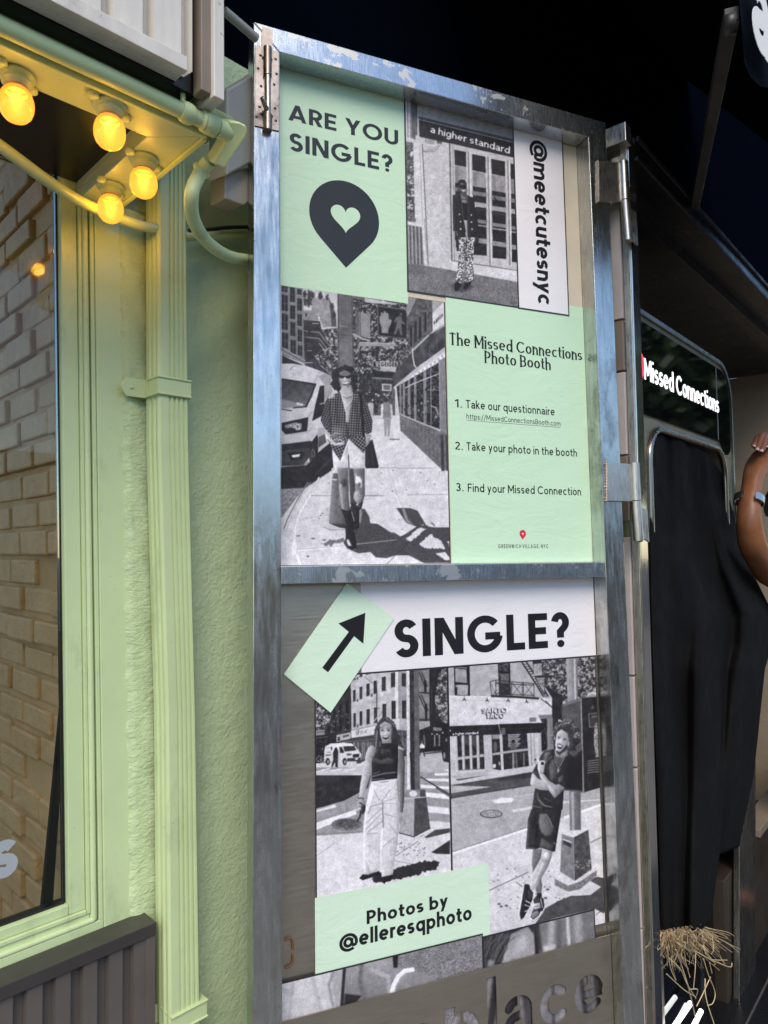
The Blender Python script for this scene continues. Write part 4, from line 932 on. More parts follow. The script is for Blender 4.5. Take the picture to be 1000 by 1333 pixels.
def curly_on_sidewalk():
    c = Canvas(362, 366, 594, 742, 4, .76)
    A = lambda: c.frame(365, 370, 8.333); B = lambda: c.frame(475, 380, 8.333); C_ = lambda: c.frame(365, 500, 8.333); Dd = lambda: c.frame(365, 580, 8.333); E_ = lambda: c.frame(475, 580, 8.333); O = lambda: c.frame(360, 370, 3.508)
    A(); c.poly([(0, 0), (1050, 0), (1050, 700), (0, 700)], .74)
    c.leaves([(430, 500), (620, 470), (640, 900), (540, 990), (470, 900), (370, 770), (440, 740)], .14, .36, .72, 5)
    c.leaves([(780, 140), (1050, 140), (1050, 1400), (780, 1400)], .12, .30, .66, 5, .8)
    B(); c.leaves([(-60, 60), (470, 60), (480, 640), (300, 1000), (250, 1200), (-60, 1200)], .10, .30, .70, 5, .75)
    c.poly([(-60, 900), (330, 880), (330, 1340), (-60, 1340)], .16, alpha=.75, tex=(5, .12))
    A(); c.poly([(340, 150), (530, 150), (560, 460), (470, 470), (410, 330), (340, 290)], .55, tex=(14, .06)); c.poly([(530, 150), (600, 310), (612, 460), (556, 460)], .30)
    for x, y, r in ((265, 110, 30), (320, 110, 34), (350, 120, 28), (435, 125, 32), (510, 140, 24), (310, 190, 40), (270, 190, 30), (560, 240, 26), (585, 330, 24)): c.ell(x, y, r*.8, r*1.3, .22, wob=3)
    c.line([(305, 60), (310, 250)], 12, .2); c.line([(375, 75), (375, 150)], 6, .25)
    c.poly([(250, 280), (360, 285), (412, 340), (412, 395), (250, 385)], .5); c.poly([(270, 310), (290, 310), (290, 350), (270, 350)], .2); c.ell(422, 362, 9, 9, .92)
    c.poly([(248, 385), (430, 400), (445, 480), (545, 690), (560, 770), (430, 770), (470, 900), (545, 990), (400, 930), (262, 880)], .19, tex=(9, .06))
    for L in ([(330, 515), (420, 522), (550, 690)], [(270, 572), (420, 588), (545, 745)], [(420, 640), (520, 760)], [(345, 425), (415, 425)], [(290, 720), (345, 720)], [(270, 850), (350, 850)], [(425, 870), (480, 910)], [(255, 500), (300, 515)]): c.line(L, 7, .62)
    c.leaves([(370, 760), (520, 700), (620, 640), (640, 880), (540, 960), (440, 880)], .14, .36, .74, 5, .6)
    c.poly([(10, 8), (246, 40), (258, 800), (270, 862), (20, 770)], .50, grad=(.42, 0, 1))
    c.windows([(12, 10, 80, 80, .18), (14, 110, 82, 285, .18), (14, 315, 82, 490, .18), (16, 520, 84, 690, .2), (104, 30, 158, 190, .18), (106, 225, 160, 375, .18), (108, 405, 162, 560, .2), (110, 600, 166, 750, .2), (184, 50, 232, 110, .18), (184, 150, 233, 285, .18), (186, 320, 234, 450, .2), (188, 490, 236, 620, .2), (190, 660, 238, 770, .2)], .14, True, .62)
    c.line([(18, 700), (270, 850)], 30, .40); c.line([(18, 685), (265, 830)], 7, .7); c.line([(18, 735), (280, 868)], 6, .66); c.poly([(18, 770), (255, 880), (255, 900), (18, 900)], .16, tex=(5, .1))
    c.poly([(618, 98), (784, 122), (800, 960), (628, 960)], .34, grad=(.42, 0, 1), tex=(40, .02)); c.line([(626, 110), (634, 900)], 12, .27); c.line([(775, 125), (796, 930)], 16, .28); c.line([(632, 448), (740, 462)], 8, .6, alpha=.7); c.line([(632, 545), (790, 560)], 10, .3); c.line([(660, 600), (740, 610)], 10, .5, alpha=.6)
    c.poly([(815, 298), (975, 322), (975, 592), (815, 545)], .50, tex=(30, .03)); c.poly([(815, 298), (858, 302), (862, 556), (815, 545)], .36); c.line([(868, 305), (870, 556)], 6, .24)
    c.line([(790, 540), (880, 585), (970, 612)], 20, .58); c.line([(890, 700), (950, 630)], 22, .6); c.poly([(760, 120), (1050, 140), (1050, 210), (900, 180)], .36, alpha=.8, wob=4)
    B(); c.poly([(0, 60), (330, 120), (330, 140), (0, 110)], .66); c.poly([(-60, 545), (340, 560), (340, 590), (-60, 590)], .56); c.line([(-60, 545), (340, 560)], 6, .75)
    c.poly([(132, 146), (462, 190), (462, 518), (138, 480)], .34); c.poly([(146, 160), (452, 202), (452, 504), (150, 466)], .115)
    hand = [(185, 445), (180, 380), (160, 330), (158, 262), (176, 255), (172, 225), (190, 220), (200, 240), (205, 210), (222, 205), (232, 230), (245, 222), (258, 245), (262, 300), (280, 296), (292, 310), (282, 350), (258, 400), (252, 450)]
    c.pattern(hand, lambda X, Y, b: np.where((np.sin(X/2.6)*np.sin(Y/2.6) > -.15), .64, .3))
    man = [(370, 262), (392, 262), (400, 290), (412, 320), (440, 348), (430, 356), (400, 338), (395, 360), (410, 470), (390, 470), (365, 390), (335, 460), (314, 455), (345, 360), (345, 310), (328, 330), (316, 325), (340, 275)]
    c.poly(man, .36); c.ell(392, 240, 14, 16, .32)
    c.poly([(165, 748), (362, 765), (330, 866), (170, 852)], .66); c.text('GEIGER', (176, 806), (348, 812), (0, -44), .2, .14, .16); c.line([(180, 835), (320, 848)], 5, .4, alpha=.6)
    c.poly([(80, 862), (330, 872), (290, 935), (90, 925)], .13); c.line([(95, 932), (300, 945)], 16, .46); c.poly([(185, 995), (292, 1000), (290, 1078), (186, 1072)], .68); c.pattern([(200, 1008), (278, 1012), (276, 1064), (202, 1060)], lambda X, Y, b: np.where(((X/13) % 1 < .5) | ((Y/13) % 1 < .4), .25, .6))
    for q in range(26): c.ell(rng.uniform(-40, 280), rng.uniform(1080, 1300), rng.uniform(4, 14), rng.uniform(4, 16), rng.choice([.08, .5, .65, .75]))
    c.poly([(575, 30), (735, 45), (735, 425), (690, 470), (520, 630), (475, 640), (462, 280)], .30, tex=(12, .08)); c.poly([(500, -30), (580, 20), (465, 275), (445, 200)], .5)
    for x0, y0, y1 in ((490, 400, 620), (540, 330, 560), (590, 280, 520), (645, 230, 440)): c.poly([(x0, y0), (x0+24, y0-20), (x0+26, y1-30), (x0, y1)], .15); c.line([(x0+30, y0-20), (x0+30, y1-30)], 6, .5, alpha=.6)
    c.poly([(728, 50), (855, 72), (858, 120), (735, 235)], .56, tex=(20, .05)); c.poly([(735, 232), (850, 112), (858, 345), (742, 425)], .80); c.text('santo', (748, 362), (846, 268), (0, -56), .17, .14, .12)
    c.poly([(742, 425), (858, 345), (862, 385), (760, 440)], .62)
    c.poly([(470, 560), (520, 600), (520, 760), (360, 850), (370, 700)], .32, alpha=.8, tex=(7, .25))
    c.poly([(296, 912), (520, 640), (700, 462), (866, 372), (872, 596), (562, 822), (312, 1032)], .25, tex=(26, .07))
    c.line([(520, 635), (690, 470)], 22, .62); c.line([(516, 620), (520, 690), (536, 790), (556, 822)], 12, .8)
    for x in (640, 700, 780): c.line([(x, 640-(x-640)*.9), (x+6, 740-(x-640)*.75)], 8, .45, alpha=.5)
    c.poly([(310, 1034), (566, 822), (872, 600), (873, 640), (320, 1052)], .70); c.poly([(318, 1050), (872, 640), (872, 712), (330, 1062)], .80)
    for k in range(26):
        f = k/25; c.ell(330+(865-330)*f, 1045+(690-1045)*f, 3+9*f, 4+11*f, .95 if k % 2 else .6)
    O(); c.poly([(548, 468), (772, 340), (752, 664), (562, 596)], .17, tex=(7, .16))
    B(); 
    for x0, x1, y in ((376, 398, 1005), (412, 436, 985), (466, 494, 955), (532, 560, 925), (636, 668, 862), (712, 722, 820)): c.poly([(x0, y), (x1, y-18), (x1+6, 1900), (x0+4, 1900)], .52, grad=(.42, 1, 0))
    c.line([(440, 1040), (520, 1000), (640, 950), (800, 890)], 14, .75, alpha=.75); c.line([(670, 1062), (805, 1066)], 8, .7, alpha=.7)
    for q in range(60): x = rng.uniform(400, 800); c.ell(x, rng.uniform(1180-(x-400)*.5, 1500), rng.uniform(3, 13), rng.uniform(4, 22), rng.choice([.07, .3, .5, .62]), alpha=.8)
    c.line([(720, 1235), (770, 1255), (795, 1330)], 14, .66, alpha=.8); c.poly([(800, 745), (882, 705), (905, 2000), (830, 2000)], .46); c.line([(806, 745), (826, 2000)], 8, .6)
    O(); c.poly([(425, 625), (562, 600), (566, 665), (786, 850), (812, 1290), (22, 1290), (22, 1060), (210, 868), (440, 700)], .80, tex=(30, .03))
    c.poly([(562, 590), (746, 668), (786, 692), (788, 852), (756, 848), (566, 668)], .38, tex=(8, .05)); c.line([(562, 592), (748, 670)], 6, .64); c.line([(756, 690), (760, 850)], 14, .2); c.line([(776, 690), (780, 850)], 8, .24)
    for k in range(9): c.line([(590+k*18, 610+k*8), (592+k*18, 690+k*14)], 2.5, .25, alpha=.5)
    c.poly([(480, 550), (502, 528), (526, 552), (530, 612), (478, 616)], .46); c.poly([(478, 548), (488, 545), (486, 614), (476, 614)], .78); c.poly([(518, 548), (528, 550), (532, 612), (524, 612)], .72); c.ell(500, 528, 9, 12, .2); c.poly([(489, 616), (523, 614), (517, 694), (508, 696), (506, 640), (502, 696), (494, 694)], .55); c.poly([(515, 705), (565, 706), (560, 711), (515, 710)], .35)
    c.poly([(415, 548), (430, 535), (444, 548), (442, 600), (418, 600)], .66); c.ell(430, 535, 6, 8, .3)
    c.poly([(20, 838), (250, 795), (252, 850), (130, 932), (20, 940)], .145, tex=(12, .04)); c.poly([(20, 935), (132, 930), (60, 1010), (20, 1060)], .5, tex=(5, .12)); c.poly([(22, 960), (120, 935), (22, 1070)], .5, tex=(4, .16))
    # van
    c.poly([(22, 362), (70, 362), (130, 371), (200, 396), (245, 417), (268, 480), (240, 520), (210, 600), (240, 690), (240, 735), (205, 760), (188, 735), (160, 800), (130, 835), (22, 835)], .80, grad=(.66, 0, 1))
    A(); c.line([(370, 1060), (420, 960), (470, 950)], 6, .5); c.line([(105, 925), (140, 890), (180, 885)], 5, .35); c.poly([(410, 1000), (470, 965), (540, 985), (570, 1160), (470, 1333), (420, 1333), (480, 1090)], .60)
    c.poly([(14, 1028), (384, 1084), (345, 1225), (282, 1330), (14, 1280)], .24, grad=(.34, 0, 1), tex=(20, .05)); c.line([(20, 1030), (384, 1086)], 20, .14); c.line([(384, 1086), (282, 1330)], 12, .1)
    C_(); c.poly([(14, 160), (270, 225), (262, 250), (14, 262)], .50); c.poly([(175, 195), (250, 215), (240, 235), (175, 225)], .8); c.line([(14, 270), (120, 290)], 10, .15); c.line([(140, 258), (282, 245), (385, 0)], 12, .12)
    c.poly([(430, 20), (476, 14), (478, 330), (345, 402), (378, 230)], .13); c.line([(478, 14), (480, 330)], 5, .5); c.line([(430, 215), (480, 205)], 10, .6)
    c.poly([(14, 420), (306, 358), (290, 512), (55, 545), (14, 500)], .12); c.poly([(45, 450), (160, 415), (232, 430), (228, 490), (180, 505), (130, 470), (60, 480)], .55, tex=(3, .3)); c.ell(190, 460, 26, 34, .8, alpha=.6); c.ell(188, 462, 13, 18, .3)
    c.line([(306, 358), (340, 300)], 6, .45); c.poly([(300, 520), (370, 455), (415, 470), (410, 570), (330, 640), (300, 620)], .72); c.line([(14, 555), (290, 525), (345, 470)], 5, .5)
    c.poly([(14, 655), (335, 615), (318, 790), (250, 880), (14, 890)], .27, grad=(.2, 0, 1)); c.poly([(14, 655), (335, 615), (332, 690), (14, 725)], .135); c.poly([(75, 742), (240, 730), (262, 750), (240, 812), (120, 832), (100, 805)], .10); c.poly([(122, 772), (216, 758), (206, 788), (135, 796)], .85); c.line([(20, 890), (250, 880), (300, 850)], 6, .34)
    c.poly([(330, 640), (400, 545), (414, 600), (412, 720), (380, 900), (330, 880), (318, 790)], .08); c.ell(362, 770, 46, 140, .13); c.ell(354, 780, 26, 78, .42); c.ell(352, 780, 19, 66, .15); c.line([(352, 715), (352, 845)], 6, .42); c.line([(334, 780), (372, 780)], 5, .42)
    c.poly([(405, 480), (480, 470), (500, 600), (410, 720)], .62); c.poly([(414, 575), (490, 540), (500, 630), (412, 690)], .3); c.poly([(300, 880), (412, 740), (560, 620), (580, 900), (400, 1030), (250, 1110), (14, 1130), (14, 900)], .13, tex=(14, .04)); c.line([(560, 800), (380, 980)], 8, .3)
    # kerb and joints
    Dd(); c.line([(420, 345), (330, 540), (215, 720), (165, 880), (150, 1050)], 13, .93); c.poly([(150, 1000), (170, 1040), (185, 1150), (180, 1190), (118, 1180), (120, 1080)], .93, wob=3); c.line([(180, 1180), (215, 1310)], 28, .92)
    c.line([(300, 400), (180, 600), (90, 770), (40, 900)], 14, .45); c.line([(330, 395), (210, 590), (130, 740), (60, 940)], 6, .6); c.line([(460, 330), (380, 430), (330, 520)], 4, .55)
    c.line([(330, 540), (555, 545)], 6, .42); c.line([(915, 545), (1100, 545)], 6, .45); c.line([(200, 805), (520, 750)], 4, .5); c.line([(190, 1140), (450, 1115), (720, 1095)], 9, .95); c.line([(200, 1128), (720, 1085)], 4, .5)
    for x, y, a, b in ((195, 980, 22, 8), (355, 1008, 24, 8), (478, 1024, 20, 9), (300, 1202, 15, 12), (458, 737, 13, 6), (436, 755, 9, 5), (505, 692, 8, 5), (525, 408, 10, 5), (420, 790, 12, 5)): c.ell(x, y, a, b, .38, soft=1)
    c.poly([(440, 1065), (500, 1058), (540, 1022), (620, 1030), (690, 1008), (700, 1040), (600, 1058), (540, 1088), (490, 1080)], .40, soft=2, wob=3)
    c.poly([(530, 690), (500, 830), (470, 885), (540, 915), (710, 908), (880, 860), (940, 830), (880, 690)], .74); c.line([(470, 885), (540, 915), (710, 910)], 6, .4)
    E_(); 
    for L in ([(150, 240), (460, 246), (730, 244)], [(460, 535), (900, 530)], [(0, 540), (210, 545)]): c.line(L, 6, .5)
    c.line([(255, 240), (330, 470), (340, 530)], 4, .6); c.line([(330, 530), (395, 680)], 12, .92)
    for x, y in ((300, 495), (450, 480), (570, 520), (760, 420), (680, 380), (605, 295), (180, 298), (305, 270), (190, 415), (495, 652), (370, 805), (410, 908)): c.ell(x, y, 9, 5, .36)
    sh = [(-160, 660), (0, 690), (50, 775), (60, 842), (140, 850), (280, 940), (325, 945), (385, 985), (440, 960), (560, 880), (450, 838), (342, 678), (490, 676), (572, 705), (662, 858), (700, 880), (770, 888), (705, 828), (745, 845), (770, 888), (925, 888), (948, 1272), (640, 1275), (478, 1192), (330, 1192), (240, 1222), (120, 1215), (60, 1155), (-70, 1170), (-190, 1120), (-230, 1060), (-180, 930)]
    c.poly(sh, .25, tex=(3, .05), soft=1)
    for q in ([(485, 985), (520, 940), (600, 892), (672, 902), (500, 1040), (440, 1012), (470, 990)], [(588, 1078), (700, 968), (730, 958), (740, 990), (828, 1032), (872, 1118), (665, 1118)], [(765, 1172), (872, 1156), (935, 1244), (885, 1245)], [(892, 1042), (932, 1045), (935, 1112)], [(440, 845), (530, 880), (480, 920), (455, 940)], [(605, 855), (640, 860), (640, 872), (610, 868)]): c.poly(q, .80, soft=1, wob=2)
    c.poly([(400, 684), (430, 684), (470, 800), (540, 870), (450, 830)], .52, soft=3); c.line([(-150, 1075), (0, 1060), (345, 1022)], 9, .56); c.line([(240, 1285), (480, 1045)], 5, .12)
    # bollard
    c.rd = .13
    Dd(); c.poly([(572, 300), (640, 300), (700, 560), (740, 850), (620, 868), (528, 845), (560, 370)], .42, grad=(.32, 1, 0)); c.line([(565, 365), (610, 372)], 12, .9); c.poly([(575, 300), (640, 300), (640, 360), (570, 360)], .34); c.poly([(580, 262), (622, 250), (625, 300), (576, 300)], .85); c.line([(640, 560), (640, 650)], 6, .7, alpha=.6); c.poly([(530, 845), (700, 850), (720, 900), (640, 890)], .2)
    c.poly([(740, 245), (800, 245), (830, 640), (760, 640)], .24)
    # legs, boots
    c.poly([(618, 240), (740, 240), (745, 400), (742, 520), (755, 700), (680, 710), (655, 640), (638, 500), (632, 380)], .48, grad=(.36, 1, 0)); c.ell(690, 405, 36, 46, .24, soft=6); c.poly([(640, 420), (668, 420), (690, 690), (672, 690)], .62, soft=3); c.line([(738, 250), (742, 420)], 10, .6, soft=2)
    c.poly([(790, 240), (917, 240), (918, 540), (890, 620), (855, 650), (805, 600), (792, 560), (815, 470), (800, 330)], .46, grad=(.36, 1, 0)); c.poly([(822, 290), (832, 335), (860, 335), (885, 370), (885, 450), (865, 455), (838, 420), (815, 400)], .90, soft=2); c.ell(856, 425, 18, 26, .32, soft=3); c.poly([(800, 520), (850, 480), (880, 560), (850, 630), (806, 590)], .60, soft=4)
    c.poly([(762, 615), (835, 650), (900, 602), (880, 690), (855, 760), (855, 880), (820, 920), (785, 880), (770, 720)], .12, tex=(6, .05)); c.line([(840, 650), (880, 680)], 8, .4); c.line([(775, 720), (800, 820)], 10, .6, soft=1); c.poly([(858, 700), (885, 680), (890, 740), (870, 850), (858, 830)], .5)
    c.poly([(660, 692), (720, 712), (760, 690), (775, 740), (800, 850), (800, 930), (825, 1060), (825, 1115), (775, 1142), (730, 1100), (710, 1010), (705, 900), (690, 770)], .11, tex=(7, .05)); c.line([(662, 695), (720, 715), (755, 705)], 10, .06); c.poly([(722, 1012), (745, 1025), (760, 1060), (775, 1090), (740, 1085), (725, 1050)], .85, soft=2); c.line([(720, 1110), (770, 1138), (820, 1122)], 6, .6); c.line([(690, 790), (710, 870)], 8, .34)
    # shorts, shirt, bag
    C_(); c.poly([(560, 690), (650, 830), (740, 600), (905, 745), (918, 912), (790, 915), (748, 915), (738, 770), (734, 908), (606, 912), (578, 910)], .82, tex=(24, .05)); c.line([(738, 765), (746, 910)], 12, .25); c.line([(600, 905), (735, 905)], 4, .6); c.line([(752, 908), (916, 905)], 4, .6); c.line([(580, 850), (606, 912)], 14, .92); c.poly([(690, 700), (735, 640), (735, 750), (690, 780)], .74, soft=4)
    bag = [(918, 640), (1000, 600), (1010, 640), (1068, 890), (1060, 912), (930, 914), (918, 890)]; c.poly(bag, .12); c.line([(985, 660), (1010, 880)], 5, .3)
    c.poly([(905, 560), (960, 530), (985, 560), (965, 640), (930, 680), (905, 620)], .58, soft=1); c.line([(930, 580), (970, 575)], 5, .85)
    shirt = [(510, 155), (520, 125), (590, 105), (650, 85), (705, 310), (785, 105), (870, 110), (935, 180), (1000, 400), (992, 520), (935, 545), (905, 500), (925, 690), (905, 752), (740, 590), (650, 830), (560, 700), (540, 640), (540, 540), (480, 480), (438, 395), (480, 220)]
    c.poly(shirt, .22); c.pattern(shirt, plaid(27, 4, .15, .70, .24), .9)
    c.pattern([(545, 560), (730, 560), (650, 830), (560, 700)], plaid(29, -24, .13, .72, .24)); c.pattern([(740, 570), (925, 560), (930, 690), (905, 752)], plaid(29, 36, .13, .74, .24))
    c.pattern([(510, 155), (480, 220), (438, 395), (540, 520), (535, 250)], plaid(26, 24, .13, .60, .24)); c.pattern([(900, 130), (1000, 400), (992, 520), (935, 545), (900, 300)], plaid(26, -18, .11, .55, .24))
    c.poly([(520, 130), (590, 102), (590, 150), (515, 160)], .82, soft=2, alpha=.7); c.line([(535, 190), (545, 520)], 14, .1, soft=3, alpha=.7); c.line([(700, 310), (735, 590)], 10, .12, soft=2, alpha=.8); c.poly([(560, 470), (690, 480), (700, 640), (570, 620)], .68, soft=8, alpha=.28); c.line([(600, 180), (620, 420)], 26, .1, soft=7, alpha=.45); c.line([(820, 200), (840, 520)], 30, .1, soft=8, alpha=.45)
    c.line([(870, 110), (885, 330), (905, 560)], 30, .07)
    c.poly([(478, 512), (545, 590), (600, 640), (690, 628), (695, 655), (600, 668), (540, 650), (500, 610)], .84, soft=1, alpha=.85); c.line([(510, 600), (545, 640)], 9, .2); c.line([(560, 560), (600, 530), (650, 540)], 6, .8); c.line([(545, 545), (560, 610), (650, 600), (690, 630)], 6, .82)
    # head
    A(); c.poly([(655, 1090), (770, 1090), (790, 1180), (790, 1240), (740, 1333), (700, 1333), (665, 1230)], .60, grad=(.72, 0, 1)); c.poly([(700, 1200), (780, 1200), (745, 1500), (712, 1500)], .62); c.line([(680, 1215), (720, 1240), (775, 1215)], 6, .25); c.line([(690, 1270), (730, 1310), (775, 1260)], 5, .88)
    c.poly([(655, 1085), (760, 1085), (740, 1120), (680, 1120)], .36, soft=2)
    c.poly([(560, 1000), (580, 930), (640, 880), (720, 868), (790, 905), (825, 960), (838, 1040), (832, 1120), (800, 1160), (775, 1150), (770, 1080), (650, 1090), (650, 1170), (600, 1160), (560, 1100), (545, 1050)], .115, wob=7, tex=(4, .06))
    c.ell(702, 1035, 66, 82, .62); c.poly([(640, 960), (700, 930), (770, 965), (765, 985), (640, 985)], .40, soft=2)
    c.poly([(632, 985), (690, 992), (712, 992), (764, 985), (756, 1020), (722, 1024), (700, 1005), (684, 1022), (646, 1018)], .08)
    c.poly([(690, 1010), (712, 1010), (718, 1045), (690, 1045)], .80, soft=1); c.poly([(655, 1050), (700, 1060), (752, 1048), (742, 1088), (705, 1100), (668, 1086)], .30); c.poly([(664, 1058), (702, 1066), (745, 1056), (738, 1074), (705, 1082), (672, 1074)], .95)
    c.ell(702, 1118, 26, 8, .72, soft=2); c.poly([(638, 985), (655, 1060), (660, 1110), (640, 1070)], .34, soft=2)
    c.rd = 0; c.melt(702, 1035, 110, 2)
    for k in range(160):
        t = rng.uniform(0, 2*math.pi); r = rng.uniform(.62, 1.08); x = 695+145*r*math.cos(t); y = 1010+145*r*math.sin(t)*(1 if math.sin(t) < 0 else 1.05)
        if 640 < x < 765 and 960 < y < 1200: continue
        c.line([(x, y), (x+rng.normal()*9, y+rng.normal()*9)], 5, rng.choice([.06, .1, .30, .44]))
    return c.finish(.035, 5)

def long_hair_at_crossing():
    c = Canvas(402, 850, 590, 1180, 4, .72)
    O = lambda: c.frame(400, 860, 4.165); A = lambda: c.frame(405, 865, 10.); B = lambda: c.frame(490, 865, 10.); L = lambda: c.frame(440, 990, 8.333)
    O(); c.poly([(20, 0), (790, 0), (790, 560), (20, 560)], .16, tex=(10, .05)); c.poly([(20, 555), (790, 500), (790, 960), (20, 960)], .56, tex=(8, .03))
    A(); c.poly([(515, 240), (640, 80), (1100, 40), (1140, 90), (1140, 880), (525, 870)], .70, tex=(20, .06)); c.poly([(40, 470), (250, 620), (520, 320), (526, 900), (40, 940)], .19, tex=(14, .05))
    c.windows([(455, 480, 490, 640), (455, 700, 490, 850), (290, 580, 320, 690), (365, 520, 398, 660), (370, 690, 400, 860), (295, 740, 322, 880), (220, 800, 245, 900), (150, 600, 170, 660)], .09, False, .3)
    for q in range(26): c.ell(rng.uniform(150, 500), rng.uniform(520, 880), 7, 9, rng.choice([.4, .55, .7]), alpha=.8)
    c.leaves([(60, 520), (120, 500), (180, 640), (265, 690), (200, 760), (140, 850), (60, 820)], .14, .4, .8, 5, .7)
    W_ = [(548, 335, 580, 485, -.3), (632, 295, 668, 455, -.3), (720, 255, 762, 415, -.3), (816, 215, 856, 385, -.25), (922, 165, 970, 345, -.25), (552, 635, 582, 815, -.2), (633, 610, 668, 795, -.2), (722, 585, 765, 780, -.2), (820, 560, 860, 765, -.15), (932, 520, 976, 690, -.15), (545, 185, 582, 205, -.3), (632, 130, 670, 165, -.3), (716, 100, 762, 135, -.3)]
    c.windows(W_, .13, True, .3)
    for x0, y0, x1, y1, k in W_: c.line([(x0-6, y0-7), (x1+6, y0-7+k*(x1-x0))], 9, .84)
    c.line([(690, 160), (840, 270), (850, 265)], 7, .3); c.line([(855, 240), (858, 760)], 12, .22); c.line([(790, 575), (900, 570)], 6, .3); c.line([(1000, 480), (880, 670), (800, 760)], 14, .64); c.line([(1006, 486), (886, 676)], 4, .25); c.ell(790, 400, 14, 26, .3); c.ell(605, 180, 10, 20, .3); c.ell(605, 470, 10, 20, .3); c.ell(608, 800, 10, 26, .3)
    c.poly([(520, 860), (840, 785), (840, 915), (525, 958)], .80); c.line([(520, 860), (840, 790)], 6, .3); c.text('874', (745, 888), (820, 872), (0, -44), .18, .3, .2)
    for k in range(9): x = 585+k*17; c.line([(x, 850+rng.uniform(-8, 30)), (x+rng.uniform(-10, 16), 915-k*4)], 6, rng.uniform(.15, .4))
    c.poly([(325, 920), (515, 885), (518, 965), (330, 1012)], .66); c.poly([(345, 950), (378, 942), (378, 990), (345, 998)], .2)
    for k in range(5): c.ell(425+k*16, 938-k*4, 7, 16, .2)
    c.poly([(385, 992), (840, 912), (840, 975), (395, 1020)], .25); c.line([(390, 1018), (840, 975)], 5, .6)
    c.poly([(540, 1015), (840, 975), (860, 1230), (640, 1270)], .28, tex=(6, .08))
    for x in (560, 612, 668, 690, 742, 770): c.line([(x, 1015), (x+6, 1220)], 8, .6)
    c.poly([(40, 930), (330, 890), (330, 1040), (180, 1066), (170, 1330), (40, 1330)], .12, tex=(6, .08))
    for k in range(46): c.ell(rng.uniform(60, 170), rng.uniform(1190, 1300), 9, 11, rng.choice([.08, .45, .6]), alpha=.8)
    c.line([(60, 960), (220, 940)], 8, .4); c.poly([(60, 860), (180, 848), (180, 915), (60, 925)], .50); c.line([(75, 885), (170, 875)], 12, .25); c.line([(195, 980), (190, 1060)], 6, .4); c.ell(150, 1100, 9, 10, .5)
    # van and walker
    c.poly([(40, 1290), (700, 1260), (720, 1340), (40, 1340)], .80)
    c.poly([(172, 1130), (185, 1068), (255, 1030), (420, 1020), (530, 1030), (585, 1075), (635, 1145), (655, 1170), (652, 1235), (620, 1282), (170, 1262)], .88, grad=(.76, 0, 1)); c.poly([(415, 1066), (565, 1060), (592, 1118), (440, 1136)], .17, tex=(5, .07)); c.poly([(370, 1075), (402, 1072), (436, 1150), (376, 1155)], .16); c.line([(365, 1065), (362, 1260)], 4, .4); c.poly([(462, 1160), (530, 1160), (525, 1185), (470, 1190)], .35); c.poly([(540, 1170), (632, 1162), (622, 1205), (545, 1212)], .12); c.poly([(470, 1222), (650, 1210), (640, 1262), (470, 1262)], .22); c.poly([(578, 1218), (610, 1216), (608, 1238), (578, 1240)], .85)
    c.line([(190, 1090), (260, 1080)], 5, .4); c.line([(192, 1182), (262, 1178)], 14, .25); c.line([(215, 1145), (262, 1140)], 8, .4); c.ell(268, 1095, 10, 26, .15)
    for x in (218, 438): c.ell(x, 1265, 28, 48, .12); c.ell(x+4, 1268, 12, 24, .6)
    c.poly([(600, 1250), (700, 1250), (640, 1290), (590, 1290)], .2)
    c.poly([(300, 1110), (320, 1075), (340, 1085), (356, 1130), (350, 1240), (350, 1340), (318, 1340), (312, 1270), (280, 1340), (262, 1330), (290, 1240), (285, 1150)], .13)
    # right side of the street
    B(); c.poly([(285, 80), (400, 70), (402, 870), (290, 852)], .56); c.line([(262, 85), (262, 700)], 44, .84); c.line([(288, 85), (290, 860)], 5, .5)
    c.windows([(72, 165, 122, 345, -.15), (190, 112, 246, 300, -.2), (332, 112, 384, 280, .12), (80, 512, 128, 690), (198, 475, 252, 708), (336, 470, 388, 704)], .12, True, .3)
    c.poly([(210, 720), (290, 705), (395, 715), (400, 860), (300, 850), (240, 830)], .82); c.poly([(300, 700), (400, 712), (400, 860), (302, 850)], .64); c.poly([(250, 850), (400, 860), (400, 1200), (300, 1100)], .3, tex=(6, .12)); c.line([(340, 900), (350, 1100)], 10, .5)
    c.poly([(545, 80), (690, 60), (695, 720), (550, 730)], .46, tex=(14, .05)); c.poly([(690, 60), (905, 20), (935, 1150), (700, 1130)], .11, tex=(8, .03))
    for x in (775, 720, 785): c.line([(x, rng.uniform(180, 500)), (x+3, rng.uniform(560, 700))], 5, .35)
    for a, b in (((555, 95), (630, 290)), ((550, 395), (640, 600))):
        for s_ in (0, 36): c.line([(a[0]+s_, a[1]), (b[0]+s_, b[1])], 10, .12)
        for k in range(9): f = k/8; c.line([(a[0]+(b[0]-a[0])*f, a[1]+(b[1]-a[1])*f), (a[0]+36+(b[0]-a[0])*f, a[1]+(b[1]-a[1])*f)], 6, .12)
    c.line([(545, 365), (690, 375)], 18, .13); c.line([(545, 715), (690, 720)], 16, .13); c.poly([(620, 205), (650, 205), (655, 360), (625, 360)], .1); c.poly([(630, 515), (660, 515), (665, 715), (635, 715)], .1)
    c.poly([(550, 740), (695, 735), (700, 800), (550, 858)], .58); c.poly([(555, 860), (700, 820), (860, 830), (850, 1140), (560, 1150)], .10, tex=(5, .06)); c.poly([(740, 815), (850, 825), (850, 868), (740, 862)], .4, tex=(3, .15)); c.line([(620, 920), (630, 1060)], 20, .4, soft=2)
    for x in (760, 820): c.line([(x, 920), (x, 1060)], 18, .45)
    for x, y in ((725, 905), (865, 890), (790, 910)): c.ell(x, y, 9, 9, .85)
